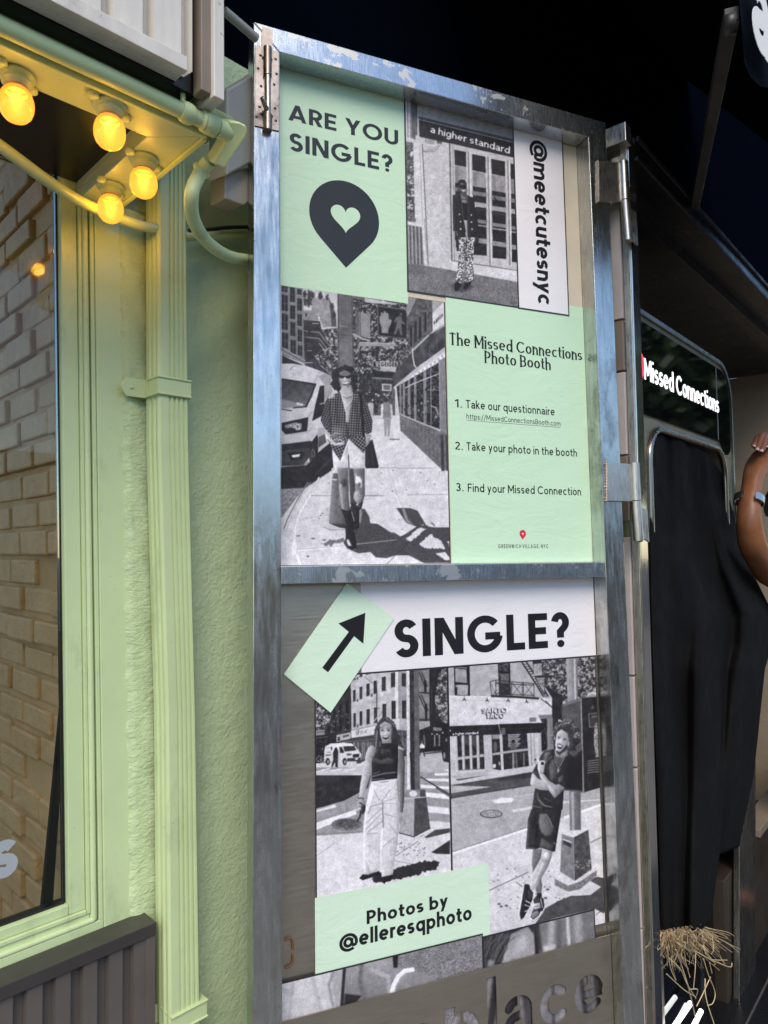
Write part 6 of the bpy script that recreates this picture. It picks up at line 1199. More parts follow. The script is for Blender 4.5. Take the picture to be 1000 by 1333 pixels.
def blazer_at_doors():
    c = Canvas(520, 118, 745, 420, 4, .70)
    O = lambda: c.frame(515, 120, 4.255); A = lambda: c.frame(525, 130, 10.25); B = lambda: c.frame(570, 220, 7.84)
    O(); c.poly([(30, 20), (700, 20), (700, 1100), (30, 1000)], .74, tex=(16, .03)); c.poly([(120, 50), (680, 190), (680, 280), (125, 150)], .60, grad=(.52, 1, 0)); c.poly([(40, 940), (150, 958), (310, 985), (680, 1052), (690, 1210), (40, 1130)], .42, tex=(3, .10)); c.poly([(40, 950), (160, 962), (160, 1010), (40, 1010)], .36, soft=3, alpha=.6)
    A(); c.poly([(10, 0), (190, 40), (185, 540), (30, 520)], .62)
    for x, v, wd in ((45, .85, 14), (62, .4, 8), (80, .8, 14), (98, .5, 8)): c.line([(x-4, 0), (x+2, 520)], wd, v)
    c.poly([(108, 10), (184, 30), (178, 470), (160, 540), (110, 530)], .36); c.line([(186, 30), (182, 470)], 6, .15); c.poly([(186, 210), (225, 220), (225, 480), (186, 470)], .66)
    c.poly([(30, 490), (150, 520), (190, 660), (120, 660), (30, 590)], .76); c.line([(100, 560), (180, 640), (260, 690), (400, 660), (470, 590)], 12, .55); c.line([(190, 655), (300, 705), (430, 690), (500, 600)], 10, .62); c.line([(190, 645), (300, 692), (420, 680), (488, 600)], 4, .15); c.poly([(165, 470), (300, 490), (300, 570), (165, 545)], .74); c.poly([(300, 490), (425, 520), (420, 600), (310, 580)], .60); c.line([(295, 490), (300, 570)], 6, .3); c.line([(310, 585), (360, 610), (420, 600)], 10, .85); c.poly([(440, 525), (520, 545), (515, 590), (450, 580)], .36); c.line([(105, 560), (140, 620)], 8, .2)
    O(); c.poly([(55, 270), (108, 285), (112, 720), (64, 715)], .36, tex=(5, .20)); 
    for k in range(30): c.ell(rng.uniform(62, 105), rng.uniform(290, 700), rng.uniform(3, 14), rng.uniform(3, 10), rng.choice([.15, .6, .8, .85]), alpha=.8)
    c.poly([(98, 275), (150, 290), (185, 955), (158, 950), (125, 700), (108, 700)], .80); c.line([(135, 300), (150, 740)], 4, .6); c.line([(148, 285), (182, 955)], 5, .35); c.line([(160, 700), (178, 945)], 6, .55)
    c.poly([(62, 730), (145, 742), (158, 958), (68, 950)], .44)
    for k in range(8): c.line([(70+k*10, 735), (76+k*10, 950)], 4, .22 if k % 2 else .66)
    c.line([(60, 725), (148, 740)], 14, .80)
    c.poly([(130, 142), (680, 275), (680, 368), (132, 246)], .155, tex=(14, .02)); c.line([(125, 136), (680, 270)], 6, .2); c.line([(130, 150), (680, 284)], 4, .62)
    c.text('a higher standard', (193, 222), (632, 341), (3, -38), .15, .93, .10)
    # doors
    c.poly([(298, 282), (680, 372), (680, 990), (308, 930)], .72); c.line([(300, 285), (312, 935)], 8, .34); c.line([(318, 290), (326, 935)], 5, .55)
    def pane(x0, x1, ya, yb, yc, yd):
        k = .20*(x1-x0); c.poly([(x0, ya), (x1, ya+k), (x1+2, yb+k), (x0+2, yb)], .14, tex=(8, .03)); c.poly([(x0+2, yb), (x1+2, yb+k), (x1+4, yc+k*.8), (x0+4, yc)], .55, tex=(10, .06)); c.poly([(x0+4, yc), (x1+4, yc+k*.8), (x1+8, yd+k*.4), (x0+8, yd)], .12, tex=(9, .06))
        for f, v, wd in ((.10, .5, 22), (.26, .68, 26), (.33, .2, 10), (.50, .52, 20), (.56, .66, 8), (.78, .60, 26)): y = yc+(yd-yc)*f; c.line([(x0+5, y), (x1+5, y+k*.7)], wd, v, alpha=.85)
        c.poly([(x0+4, yb+12), (x0+24, yb+12), (x0+26, yc), (x0+6, yc)], .4, alpha=.6)
    pane(326, 390, 318, 402, 500, 860); pane(424, 498, 342, 432, 520, 900); pane(530, 606, 368, 452, 545, 918); pane(636, 680, 394, 480, 560, 940)
    for x, y0 in ((404, 330), (512, 355), (622, 380)): c.line([(x, y0), (x+12, 960)], 7, .46); c.line([(x+9, y0), (x+20, 960)], 5, .86)
    c.poly([(306, 930), (680, 985), (680, 1045), (310, 985)], .80); c.line([(310, 932), (680, 988)], 5, .35); c.line([(545, 580), (575, 620)], 6, .06)
    # woman
    c.rd = .10
    B(); c.poly([(130, 1180), (300, 1150), (380, 1200), (280, 1250), (160, 1250)], .2, soft=6, alpha=.7)
    c.poly([(165, 1180), (195, 1140), (245, 1165), (240, 1190), (205, 1240), (175, 1245)], .07); c.poly([(262, 1200), (280, 1150), (350, 1140), (330, 1180), (290, 1228), (265, 1225)], .07)
    tr = [(214, 698), (372, 698), (366, 860), (362, 1000), (374, 1130), (300, 1158), (272, 1150), (290, 930), (262, 1020), (240, 1172), (184, 1140), (205, 1000), (212, 850)]
    c.poly(tr, .5); c.seed += 1; nz = vnoise(c.h, c.w, 4.2, 77)
    p = c.T(tr); m, sl = c.mask(p); c.put(m, sl, np.where(nz[sl] > .5, .80, .22)); c.poly([(262, 760), (292, 760), (300, 1140), (262, 1060)], .2, alpha=.45, soft=3)
    c.poly([(175, 630), (190, 640), (205, 740), (215, 770), (200, 835), (192, 830), (200, 760), (175, 720)], .16); c.poly([(385, 690), (410, 650), (420, 740), (385, 770), (372, 760)], .16); c.poly([(192, 770), (215, 770), (218, 835), (192, 835)], .12)
    c.poly([(150, 266), (200, 258), (235, 246), (262, 520), (285, 690), (210, 698), (192, 632), (158, 636), (152, 450)], .145, tex=(7, .02)); c.poly([(296, 262), (360, 292), (388, 400), (412, 560), (408, 648), (380, 690), (306, 702), (296, 520)], .135, tex=(7, .02)); c.poly([(238, 330), (304, 346), (306, 524), (258, 524)], .085)
    c.line([(235, 250), (250, 400), (268, 540)], 8, .26); c.line([(300, 270), (312, 400), (300, 540)], 8, .24); c.line([(190, 300), (192, 630)], 4, .06); c.line([(378, 400), (385, 680)], 4, .06); c.poly([(268, 520), (300, 526), (298, 700), (288, 640)], .62)
    for x, y in ((222, 462), (232, 537), (234, 611), (343, 469), (345, 541), (350, 614)): c.ell(x, y, 7, 8, .88)
    c.poly([(232, 245), (290, 245), (304, 352), (245, 338)], .30); c.line([(246, 280), (270, 300), (296, 290)], 4, .72); c.poly([(250, 320), (290, 318), (296, 350), (252, 340)], .48, soft=2)
    c.ell(250, 178, 42, 72, .235); c.poly([(206, 170), (208, 130), (235, 106), (275, 112), (294, 150), (294, 172), (272, 138), (238, 138)], .10); c.poly([(218, 160), (290, 172), (288, 200), (262, 204), (254, 186), (244, 200), (222, 192)], .05); c.ell(246, 152, 18, 9, .42, soft=2); c.ell(226, 205, 8, 10, .40, soft=2); c.poly([(240, 206), (262, 214), (284, 206), (278, 224), (262, 230), (246, 222)], .90); c.ell(258, 240, 12, 5, .36, soft=1); c.poly([(202, 190), (212, 200), (215, 250), (204, 250)], .12); c.ell(252, 198, 5, 4, .5)
    c.ell(385, 378, 7, 14, .75); c.line([(430, 372), (460, 380)], 8, .7)
    c.rd = 0; c.melt(250, 190, 70, 2)
    return c.finish(.05, 11)

def bracelet_wrist():
    c = Canvas(362, 1190, 640, 1345, 4, .7); c.frame(365, 1190, 3.571)
    c.poly([(-20, 200), (1000, 50), (1000, 560), (-20, 560)], .46, tex=(2.2, .22)); c.poly([(-20, 290), (310, 220), (300, 440), (-20, 560)], .80, grad=(.68, 0, 1)); c.poly([(230, 240), (310, 225), (300, 430), (255, 440)], .62, soft=6); c.line([(250, 260), (225, 330), (245, 430)], 10, .50, soft=4); c.line([(60, 320), (40, 500)], 10, .62, soft=5); c.line([(150, 300), (190, 450)], 14, .64, soft=6); c.line([(300, 240), (285, 440)], 16, .15, soft=2)
    c.poly([(310, 225), (400, 205), (470, 210), (530, 240), (580, 258), (700, 290), (760, 320), (640, 400), (300, 440), (300, 330)], .60, grad=(.40, 0, 1), soft=3); c.line([(380, 220), (370, 320), (400, 420)], 18, .38, soft=6); c.line([(420, 260), (500, 290), (510, 380)], 16, .68, soft=7); c.poly([(300, 370), (380, 380), (330, 430), (295, 430)], .14, soft=3); c.poly([(520, 190), (548, 185), (545, 250), (525, 250)], .10, soft=2); c.poly([(430, 205), (520, 190), (525, 250), (480, 215)], .55, soft=3)
    for k in range(40): x = rng.uniform(310, 500); y = rng.uniform(240, 400); c.line([(x, y), (x+30, y-14)], 3, .42, alpha=.3)
    c.poly([(620, 262), (720, 292), (650, 330), (560, 390)], .50, soft=5); c.line([(516, 375), (528, 330), (548, 290), (580, 264), (618, 258)], 20, .94); c.line([(530, 372), (542, 330), (560, 296), (590, 272)], 5, .62)
    return c.finish(.05, 13)
def dark_hair_cloth():
    c = Canvas(558, 1180, 800, 1345, 4, .4); c.frame(560, 1180, 4.167)
    c.poly([(260, 60), (620, 60), (620, 680), (260, 680)], .16); c.poly([(440, 150), (530, 108), (570, 160), (580, 260), (390, 330), (400, 260)], .52, grad=(.60, 0, 1), soft=3); c.poly([(470, 180), (520, 150), (530, 230), (450, 260)], .66, soft=8)
    for k in range(70): f = rng.uniform(0, 1); x = 290+f*120; c.line([(x+rng.uniform(-20, 60), 130+rng.uniform(0, 50)), (x+rng.uniform(-50, 20), 230), (x-60, 345)], 4, rng.choice([.1, .2, .3, .36]), alpha=.7)
    c.poly([(560, 90), (900, 20), (900, 700), (580, 700)], .46, grad=(.40, 1, 0)); c.poly([(560, 90), (590, 84), (590, 265), (572, 262)], .12, soft=2); c.line([(580, 100), (600, 240)], 20, .2, soft=6); c.line([(660, 80), (650, 230)], 30, .62, soft=9); c.line([(745, 60), (755, 240)], 16, .74, soft=4); c.line([(700, 80), (700, 260)], 20, .34, soft=6); c.line([(800, 50), (810, 230)], 40, .58, soft=10); c.poly([(610, 215), (680, 205), (680, 260), (620, 270)], .72, soft=6)
    for k in range(26): x = rng.uniform(-560, 900); c.line([(x, 300), (x+rng.uniform(-60, 60), 700)], rng.uniform(10, 40), rng.choice([.12, .3, .6, .72]), soft=6, alpha=.7)
    return c.finish(.035, 15)
cv = curly_on_sidewalk(); photo('printed photo of a curly-haired person in a plaid shirt on a sunny sidewalk', rect(.058, .4405, -1.084, -.50), 0, cv, None, .0009, (.001, .003, .001, .001))
cv = blazer_at_doors(); photo('printed photo of a person in a dark blazer before glass doors, upper right', rect(.3475, .6335, -.4885, -.0475), 3, cv, None, .00085, (.0035, .002, .003, .001))
tq = tb-.0005; mid_s = (T_(585.5, 870)[0]+T_(584.5, 1130)[0])/2
tb3 = (T_(411, 1168)[1]+T_(585, 1130)[1])/2-.03
cv = long_hair_at_crossing(); photo('printed photo of a long-haired person in white trousers by a crossing', rect(T_(411.5, 1000)[0]-.002, mid_s, tb3, tq), 3, cv, None, .00085, (.002, .002, .002, .003))
tb4 = T_(786, 1202.5)[1]
cv = leaning_on_pole(); photo('printed photo of a laughing person with crossed arms leaning on a street box', rect(mid_s+.0004, .8165, tb4, tq), 3, cv, None, .00085, (.002, .003, .002, .003))
tp1 = (T_(371, 1276)[1]+T_(627, 1214)[1])/2; s627 = T_(627.5, 1225)[0]
cv = bracelet_wrist(); photo('printed close-up photo strip of a wrist with a white bracelet', rect(.0570, s627, tp1-.20, tp1), 9, cv, None, .0012, (.0005, .003, .001, .003))
tp2 = (T_(628, 1214)[1]+T_(773, 1186)[1])/2; s773 = T_(773.5, 1200)[0]
cv = dark_hair_cloth(); photo('printed close-up photo strip of dark hair beside draped cloth', rect(s627+.0004, s773, tp2-.30, tp2), 8, cv, None, .0012, (.002, .003, .001, .003))
# ------------------------------------------------------------------ photo booth in the kiosk
NB = -.10
bo = thing('photo_booth', 'black photo booth with rounded steel edge and a lit white name sign, inside the kiosk', 'photo booth', sp(.7, 0, NB))
def bpoly(pts, a, b, name, mat, par=bo, bev=0.):
    q = [sz(x, y, NB) for x, y in pts]
    return MB().prism([sp(s, z, a) for s, z in q], [sp(s, z, b) for s, z in q]).build(name, mat, par, bev)
def arcpx(cx, cy, rx, ry, a0, a1, n=10): return [(cx+rx*math.cos(R(a0+(a1-a0)*i/n)), cy-ry*math.sin(R(a0+(a1-a0)*i/n))) for i in range(n+1)]
s_r = sz(955, 600, NB)[0]; z_t = (sz(845, 411, NB)[1]+sz(920, 458, NB)[1])/2; s_l = .10
def rrect(s0, s1, z0, z1, r, n=10): return [(s0, z0), (s1, z0)]+[(s1-r+r*math.cos(R(90*i/n)), z1-r+r*math.sin(R(90*i/n))) for i in range(n+1)]+[(s0, z1)]
zz0 = .0; rr = .15
def ring(o_, i_, a, b, name, mat):
    mb = MB(); n = len(o_); vs = [sp(s, z, a) for s, z in o_]+[sp(s, z, a) for s, z in i_]+[sp(s, z, b) for s, z in o_]+[sp(s, z, b) for s, z in i_]; fs = []
    for k in range(n-1): fs += [(k, k+1, n+k+1, n+k), (2*n+k, 2*n+k+1, 3*n+k+1, 3*n+k), (k, k+1, 2*n+k+1, 2*n+k), (n+k, n+k+1, 3*n+k+1, 3*n+k)]
    mb.add(vs, fs); return mb.build(name, mat, bo)
oz = rrect(s_l, s_r, zz0, z_t, rr); MB().prism([sp(s, z, NB-.75) for s, z in oz], [sp(s, z, NB-.062) for s, z in oz]).build('cabinet', M['black_steel'], bo)
ring(rrect(s_l, s_r, zz0, z_t, rr)[1:], rrect(s_l, s_r-.014, zz0, z_t-.014, rr-.014)[1:], NB-.06, NB+.004, 'edge_trim', M['trim_steel'])
# front skin with an arched opening for the curtain
zo = (sz(862, 556, NB)[1]+sz(925, 585, NB)[1])/2; so0, so1 = sz(846, 640, NB)[0], sz(944.5, 640, NB)[0]; ra = .105
arch = [(so1, .55), (so1, zo-ra)]+[(so1-ra+ra*math.cos(R(90*i/8)), zo-ra+ra*math.sin(R(90*i/8))) for i in range(1, 9)]+[(so0+ra+ra*math.cos(R(90+90*i/8)), zo-ra+ra*math.sin(R(90+90*i/8))) for i in range(9)]+[(so0, .55)]
zs0 = zo+.028; sg1 = s_r-.032
outer = [(s_l, .0), (s_r-.015, .0)]+[(s_r-.015-(rr-.015)+(rr-.015)*math.cos(R(90*i/8)), z_t-rr+(rr-.015)*math.sin(R(90*i/8))) for i in range(9)]+[(s_l, z_t-.015)]
# right stile, header and left stile as separate closed slabs
ei = MB(); ei.prism([sp(s, z, NB-.06) for s, z in [(so1+.001, 0), (s_r-.015, 0), (s_r-.015, zs0-.05), (so1+.001, zs0-.05)]], [sp(s, z, NB-.004) for s, z in [(so1+.001, 0), (s_r-.015, 0), (s_r-.015, zs0-.05), (so1+.001, zs0-.05)]])
ei.box(s_l, so0-.001, NB-.06, NB-.004, 0, zs0, lambda a, b, c: sp(a, c, b)); ei.build('front_stile', M['dark_steel'], bo)
top = [(s_l, zs0), (so0, zs0-.001), (so0, zo-ra)]+[(s, z) for s, z in arch[::-1][1:-1]]+[(so1+.0005, zs0-.049), (s_r-.015, zs0-.049)]+outer[2:]
MB().prism([sp(s, z, NB-.06) for s, z in top], [sp(s, z, NB-.0045) for s, z in top]).build('front_header', M['dark_steel'], bo)
sgn = [(s_l+.02, zs0+.004), (so0+ra, zs0+.004), (so1-ra*.4, zs0+.002), (so1-.01, zs0-.018), (so1+.012, zs0-.043), (sg1-.04, zs0-.040), (sg1-.008, zs0-.02), (sg1, zs0+.02)]+[(sg1-(rr-.04)+(rr-.04)*math.cos(R(90*i/8)), z_t-rr+(rr-.034)*math.sin(R(90*i/8))) for i in range(9)]+[(s_l+.02, z_t-.033)]
sg = MB().prism([sp(s, z, NB-.004) for s, z in sgn], [sp(s, z, NB+.001) for s, z in sgn]).build('sign_panel', M['gloss_black'], bo)
MB().box(so1-.075, so1-.066, NB+.0012, NB+.0015, zs0+.006, z_t-.036, lambda a, b, c: sp(a, c, b)).build('sign_divider', M['dark_steel'], sg)
a = sz(838.5, 492, NB); b = sz(935.5, 539, NB); base = (a[1]+b[1])/2; cap = sz(840, 465.5, NB)[1]-sz(840, 492.5, NB)[1]
polys, W = text_polys('Missed Connections', .135, .13); k = (b[0]-a[0])/W
letter_mesh('sign_lettering', [[(a[0]+u*k, base+v*cap) for u, v in P] for P in polys], lambda u, v, z: sp(u, v, NB+.0018+z), M['whitelit'], sg, .0008)
pc = (a[0]-.043, base+cap*.62); pr_ = .035; pts = [(pc[0]+pr_*math.cos(t), pc[1]+pr_*math.sin(t)) for t in np.linspace(-.6, math.pi+.6, 24)]+[(pc[0], pc[1]-pr_*1.9)]
letter_mesh('sign_pin', [pts], lambda u, v, z: sp(u, v, NB+.0018+z), M['redlit'], sg, .004)
# rounded steel trim round the opening
n = len(arch); band = []
mb = MB(); mb.tube([sp(s, z, NB+.001) for s, z in arch[:1]+[(so1, z) for z in np.linspace(.7, zo-ra, 6)]+arch[2:]], .0105, 10); mb.build('opening_trim', M['trim_steel'], bo)
for i in (3, 6, 10, 13): s, z = arch[i]; MB().lathe(sp(s, z+.004, NB+.011), SN, [(.004, 0), (.003, .001), (0, .0015)], 8).build('screw', M['zinc'], bo)
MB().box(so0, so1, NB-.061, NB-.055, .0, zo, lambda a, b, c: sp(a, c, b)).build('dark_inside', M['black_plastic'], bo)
lp = MB(); lp.prism([sp(s, z, NB-.02) for s, z in ((so0-.02, .0), (so1-.25, .0), (so1-.25, .62), (so0-.02, .62))], [sp(s, z, NB-.012) for s, z in ((so0-.02, .0), (so1-.25, .0), (so1-.25, .62), (so0-.02, .62))]); lp.build('gloss_kick_panel', M['gloss_black'], bo)
lm = flat('reflection_glow', (1, 1, 1, 1), .4, 0, 1.5)  # glowing tubes stand in for ceiling lights reflected in the gloss panel
q0, q1 = [sp(*sz(x, y, NB+.01), NB+.01) for x, y in ((872, 1345), (899, 1306))]; q2, q3 = [sp(*sz(x, y, NB+.01), NB+.01) for x, y in ((896, 1350), (913, 1316))]
mb = MB(); mb.tube([q0, q1], .007, 8); mb.build('reflection_streak', lm, bo); mb = MB(); mb.tube([q2, q3], .007, 8); mb.build('reflection_streak', lm, bo)
q = [sp(*sz(x, y, -.05), -.05) for x, y in ((963, 1360), (984, 1360), (984, 962), (963, 962))]
NP = -.075; ps = sz(944, 1200, NP)[0]; zt_ = sz(1000, 1062, NP)[1]
MB().box(ps, WK, NP-.06, NP, .0, zt_-.03, spx).build('low_panel', M['brown_panel'], ks, .002); MB().box(sz(985, 1060, NP)[0], WK, NP-.07, NP+.01, zt_-.0295, zt_, spx).build('panel_rail', M['ivory_dark'], ks, .002)
kpost = MB().prism([p-SN*.02 for p in q], q).build('inner_post', M['trim_steel'], ks, .002)
# curtain blown out of the opening
rows = [(572, 846, 934, .0, .0), (640, 846, 946, .0, .005), (690, 846, 960, .01, .03), (740, 847, 976, .02, .06), (800, 848, 1006, .03, .10), (840, 849, 1004, .03, .10), (870, 850, 995, .035, .10), (975, 853, 984, .04, .08), (1035, 856, 977, .045, .075), (1091, 858, 968, .05, .07), (1160, 860, 960, .05, .065), (1216, 862, 955, .05, .06)]
ys = [r_[0] for r_ in rows]
def bottom(u): return float(np.interp(u, [0, .30, .55, .66, .69, .72, .95, 1.], [1222, 1216, 1209, 1198, 1160, 1112, 1102, 1090]))
mb = MB(); nu, nv = 90, 110; V = []
for j in range(nv+1):
    for i in range(nu+1):
        u = i/nu; v = j/nv; t0_ = float(np.interp(u, [0, .06, .25, .8, 1.], [590, 568, 563, 590, 620])); y = t0_+(bottom(u)-t0_)*v
        x = np.interp(y, ys, [r_[1] for r_ in rows])*(1-u)+np.interp(y, ys, [r_[2] for r_ in rows])*u
        d = np.interp(y, ys, [r_[3] for r_ in rows])*(1-u)+np.interp(y, ys, [r_[4] for r_ in rows])*u
        ph = u*2*math.pi*2.7+1.1*math.sin(v*2.6+u*2); f = .016*math.sin(ph)*(1-.4*v)+.004*math.sin(ph*2.3+v*5)+.022*math.sin(v*5+u*6)*v+.012*math.sin(u*13-v*9)*v*(1-v)*3
        nn = NB-.01+d+f*min(1, .4+v*1.2); V.append(sp(*sz(x, y, nn), nn))
mb.add(V, [(j*(nu+1)+i, j*(nu+1)+i+1, (j+1)*(nu+1)+i+1, (j+1)*(nu+1)+i) for j in range(nv) for i in range(nu)], True)
o = mb.build('curtain', M['curtain']); sm = o.modifiers.new('thick', 'SOLIDIFY'); sm.thickness = .003; tag(o, 'long black cloth curtain billowing out of the booth opening', 'curtain')
# raffia hanging under the curtain
mb = MB(); r2 = np.random.default_rng(21); nf = NB+.06
def P_(x, y, dn=0.): return sp(*sz(x, y, nf+dn), nf+dn)
for k in range(260):
    x0 = r2.uniform(852, 912); y0 = 1214-(x0-866)*.18+r2.uniform(-4, 4); L_ = abs(r2.normal())*19+12; dx = r2.normal()*15+(x0-862)*.45+4; c_ = r2.normal()*3.5
    pts = smooth([P_(x0, y0, r2.normal()*.012), P_(x0+dx*.35+c_, y0+L_*.33, r2.normal()*.02), P_(x0+dx*.7-c_*.5, y0+L_*.66, r2.normal()*.02), P_(x0+dx+c_, y0+L_, r2.normal()*.02)], 4)
    mb.tube(pts, r2.uniform(.0004, .0010), 4)
for Q in ([(912, 1210), (916, 1228), (919, 1243)], [(918, 1240), (927, 1249), (947, 1250)], [(905, 1238), (921, 1247), (931, 1254), (930, 1256)], [(927, 1250), (950, 1259), (953, 1254)], [(927, 1218), (929, 1236), (926, 1242)], [(916, 1232), (926, 1248), (929, 1250)], [(880, 1236), (889, 1262), (897, 1288), (904, 1318), (909, 1340)], [(870, 1246), (886, 1262), (893, 1278), (906, 1300)], [(897, 1288), (908, 1288), (907, 1296)], [(906, 1240), (905, 1265), (903, 1286)], [(916, 1248), (922, 1268), (931, 1292), (928, 1306), (921, 1309)], [(925, 1272), (915, 1294), (907, 1310)], [(918, 1274), (919, 1298), (930, 1334)], [(868, 1268), (890, 1288), (906, 1298)], [(924, 1254), (927, 1267)], [(868, 1234), (873, 1260), (880, 1276)]):
    mb.tube(smooth([P_(x, y, .02+r2.normal()*.006) for x, y in Q], 6), [r2.uniform(.0010, .0017)]*((len(Q)-1)*6+1), 6)
o = mb.build('raffia_bundle', M['straw']); tag(o, 'loose bundle of straw-coloured raffia strands spilling under the black curtain', 'raffia')

# ------------------------------------------------------------------ the person at the right edge: forearm raised
NA = .02
def pa(x, y, dn=0.): return sp(*sz(x, y, NA+dn), NA+dn)
def skin_body(name, verts, edges, radii, mat, root, parent=None, sub=2):
    o0 = wloc(parent) if parent is not None else np.zeros(3)
    me = D.meshes.new(name); me.from_pydata([tuple(float(c) for c in v-o0) for v in verts], edges, []); o = D.objects.new(name, me); COL.objects.link(o)
    if parent is not None: o.parent = parent
    m = o.modifiers.new('skin', 'SKIN'); m.use_smooth_shade = True
    for i, rd in enumerate(radii): me.skin_vertices[0].data[i].radius = rd if hasattr(rd, '__len__') else (rd, rd)
    me.skin_vertices[0].data[root].use_root = True
    s = o.modifiers.new('sub', 'SUBSURF'); s.levels = sub; s.render_levels = sub
    bpy.context.view_layer.update(); dg_ = bpy.context.evaluated_depsgraph_get(); m2 = D.meshes.new_from_object(o.evaluated_get(dg_)); o.modifiers.clear(); o.data = m2; m2.materials.clear(); m2.materials.append(mat)
    for p in m2.polygons: p.use_smooth = True
    return o
V = []; E_ = []; Rr = []
def add(p, r, par=None):
    V.append(np.asarray(p, float)); Rr.append(r); 
    if par is not None: E_.append((par, len(V)-1))
    return len(V)-1
sh = sp(1.47, 1.36, NA+.03)                                 # right shoulder, out of frame
fx, fy = S1, -SN
pelvis = sh+S1*.16; pelvis[2] = .95
hip = add(pelvis, (.15, .10)); waist = add(pelvis+[0, 0, .16], (.125, .09), hip); chest = add(pelvis+[0, 0, .34], (.15, .10), waist); neck0 = add(pelvis+[0, 0, .49], (.07, .06), chest)
neck = add(pelvis+[0, 0, .56], .052, neck0); jaw = add(pelvis+np.array([0, 0, .63])+SN*.015, (.062, .07), neck); skull = add(pelvis+np.array([0, 0, .72])+SN*.005, (.075, .09), jaw); crown = add(pelvis+[0, 0, .80], (.05, .06), skull)
for sd in (-1, 1):
    k = add(pelvis+S1*sd*.09+np.array([0, 0, -.08]), .085, hip); kn = add(pelvis+S1*sd*.10+np.array([0, 0, -.47])+SN*.02, .055, k); an = add(pelvis+S1*sd*.10+np.array([0, 0, -.87]), .036, kn); add(pelvis+S1*sd*.11+np.array([0, 0, -.92])+SN*.13, .030, an)
ls = add(pelvis+np.array([0, 0, .42])+S1*.17, .05, chest); le = add(pelvis+np.array([0, 0, .14])+S1*.23, .040, ls); lw_ = add(pelvis+np.array([0, 0, -.08])+S1*.22+SN*.06, .028, le); add(pelvis+np.array([0, 0, -.16])+S1*.22+SN*.07, (.036, .022), lw_)
add(pelvis+np.array([0, 0, .675])+SN*.105, .013, jaw)
rs = add(pelvis+np.array([0, 0, .42])-S1*.16, .055, chest)
eb = add(pa(1001, 746), .054, rs); e2 = add(pa(991, 729), .053, eb); e3 = add(pa(979, 709), .049, e2); e4 = add(pa(975, 682), .046, e3); e5 = add(pa(975.5, 655), .039, e4); wr = add(pa(978.5, 634), (.034, .030), e5); w2 = add(pa(980.5, 620), (.037, .032), wr)
pm = add(pa(986.5, 607, .005), (.048, .034), w2); pk = add(pa(999, 590, .010), (.050, .036), pm)
pr = thing('person', 'person at the right edge, raised bare brown forearm with a silver cuff and curled fingers', 'person', pelvis*[1, 1, 0])
body = skin_body('body', V, E_, Rr, M['skin'], 0, pr)
# fingers: each its own chain rooted in the palm, curled toward the street
tipn = MB()
F = [[(1004, 577), (997, 568), (987, 570), (981.5, 581)], [(1007, 576), (1001, 566.5), (991.5, 568), (985.5, 585)], [(1011, 577), (1006, 566.5), (997, 569), (991, 587)], [(1015, 580), (1012, 568.5), (1004, 571), (999, 582)]]
FD = [(-.004, -.004, .004, .010), (.004, .006, .016, .022), (.012, .016, .028, .034), (.018, .024, .036, .040)]
for i, (Q, dd) in enumerate(zip(F, FD)):
    P = [pa(x, y, d) for (x, y), d in zip(Q, dd)]; b0 = pa(1001+i*2.5, 590, .004+.006*i)
    skin_body('finger', [b0]+P, [(0, 1), (1, 2), (2, 3), (3, 4)], [.0165, .0160, .0155, .0145, .0115], M['skin'], 0, pr)
    v = P[3]-P[2]; v /= np.linalg.norm(v); c = P[3]+v*.002+SN*.0040-S1*.0085
    vdir = CP-c; vdir /= np.linalg.norm(vdir); a_ = np.cross(v, vdir); a_ /= np.linalg.norm(a_); mbn = MB(); nb = np.cross(a_, v); nb = nb if nb@vdir > 0 else -nb
    gr = [[c+v*(-.009+.018*j/4)+a_*(.0062*(1-abs(j/4-.5)*.35)*(i2/2-1))+nb*(.0028*(1-(i2/2-1)**2)) for i2 in range(5)] for j in range(5)]
    mbn.add([p for r_ in gr for p in r_], [(j*5+q_, j*5+q_+1, j*5+q_+6, j*5+q_+5) for j in range(4) for q_ in range(4)], True); mbn.build('fingernail', M['nail'], pr)
skin_body('thumb', [pa(992, 606, .0), pa(1004, 606, .02), pa(1013, 600, .04), pa(1016, 588, .05)], [(0, 1), (1, 2), (2, 3)], [.020, .0165, .015, .012], M['skin'], 0, pr)
for k in range(4):
    q_ = pelvis+np.array([0, 0, -.17])+S1*.22+SN*(.045+.018*k); L_ = (.062, .074, .078, .068)[k]; skin_body('finger', [q_, q_+[0, 0, -L_*.5], q_+np.array([0, 0, -L_])-S1*.012], [(0, 1), (1, 2)], [.012, .0115, .009], M['skin'], 0, pr)
q_ = pelvis+np.array([0, 0, -.12])+S1*.215+SN*.10; skin_body('thumb', [q_, q_+SN*.025+np.array([0, 0, -.03]), q_+SN*.03+np.array([0, 0, -.065])], [(0, 1), (1, 2)], [.015, .013, .010], M['skin'], 0, pr)
for sd in (-1, 1):
    ec = pelvis+np.array([0, 0, .705])+S1*sd*.032+SN*.088; MB().lathe(ec, SN, [(0, -.012), (.011, -.006), (.013, 0), (.010, .006), (0, .009)], 14).build('eye', M['awnletter'], pr); MB().lathe(ec+SN*.0065, SN, [(.0055, 0), (.004, .003), (0, .004)], 12).build('iris', M['black_plastic'], pr)
    MB().lathe(pelvis+np.array([0, 0, .69])+S1*sd*.078-SN*.005, S1*sd, [(0, -.01), (.026, -.006), (.030, .002), (.018, .007), (0, .006)], 16).build('ear', M['skin'], pr)
mc = pelvis+np.array([0, 0, .635])+SN*.092; MB().tube([mc-S1*.024, mc+SN*.004-UP*.003, mc+S1*.024], [.004, .0075, .004], 8).build('mouth', M['nail'], pr)
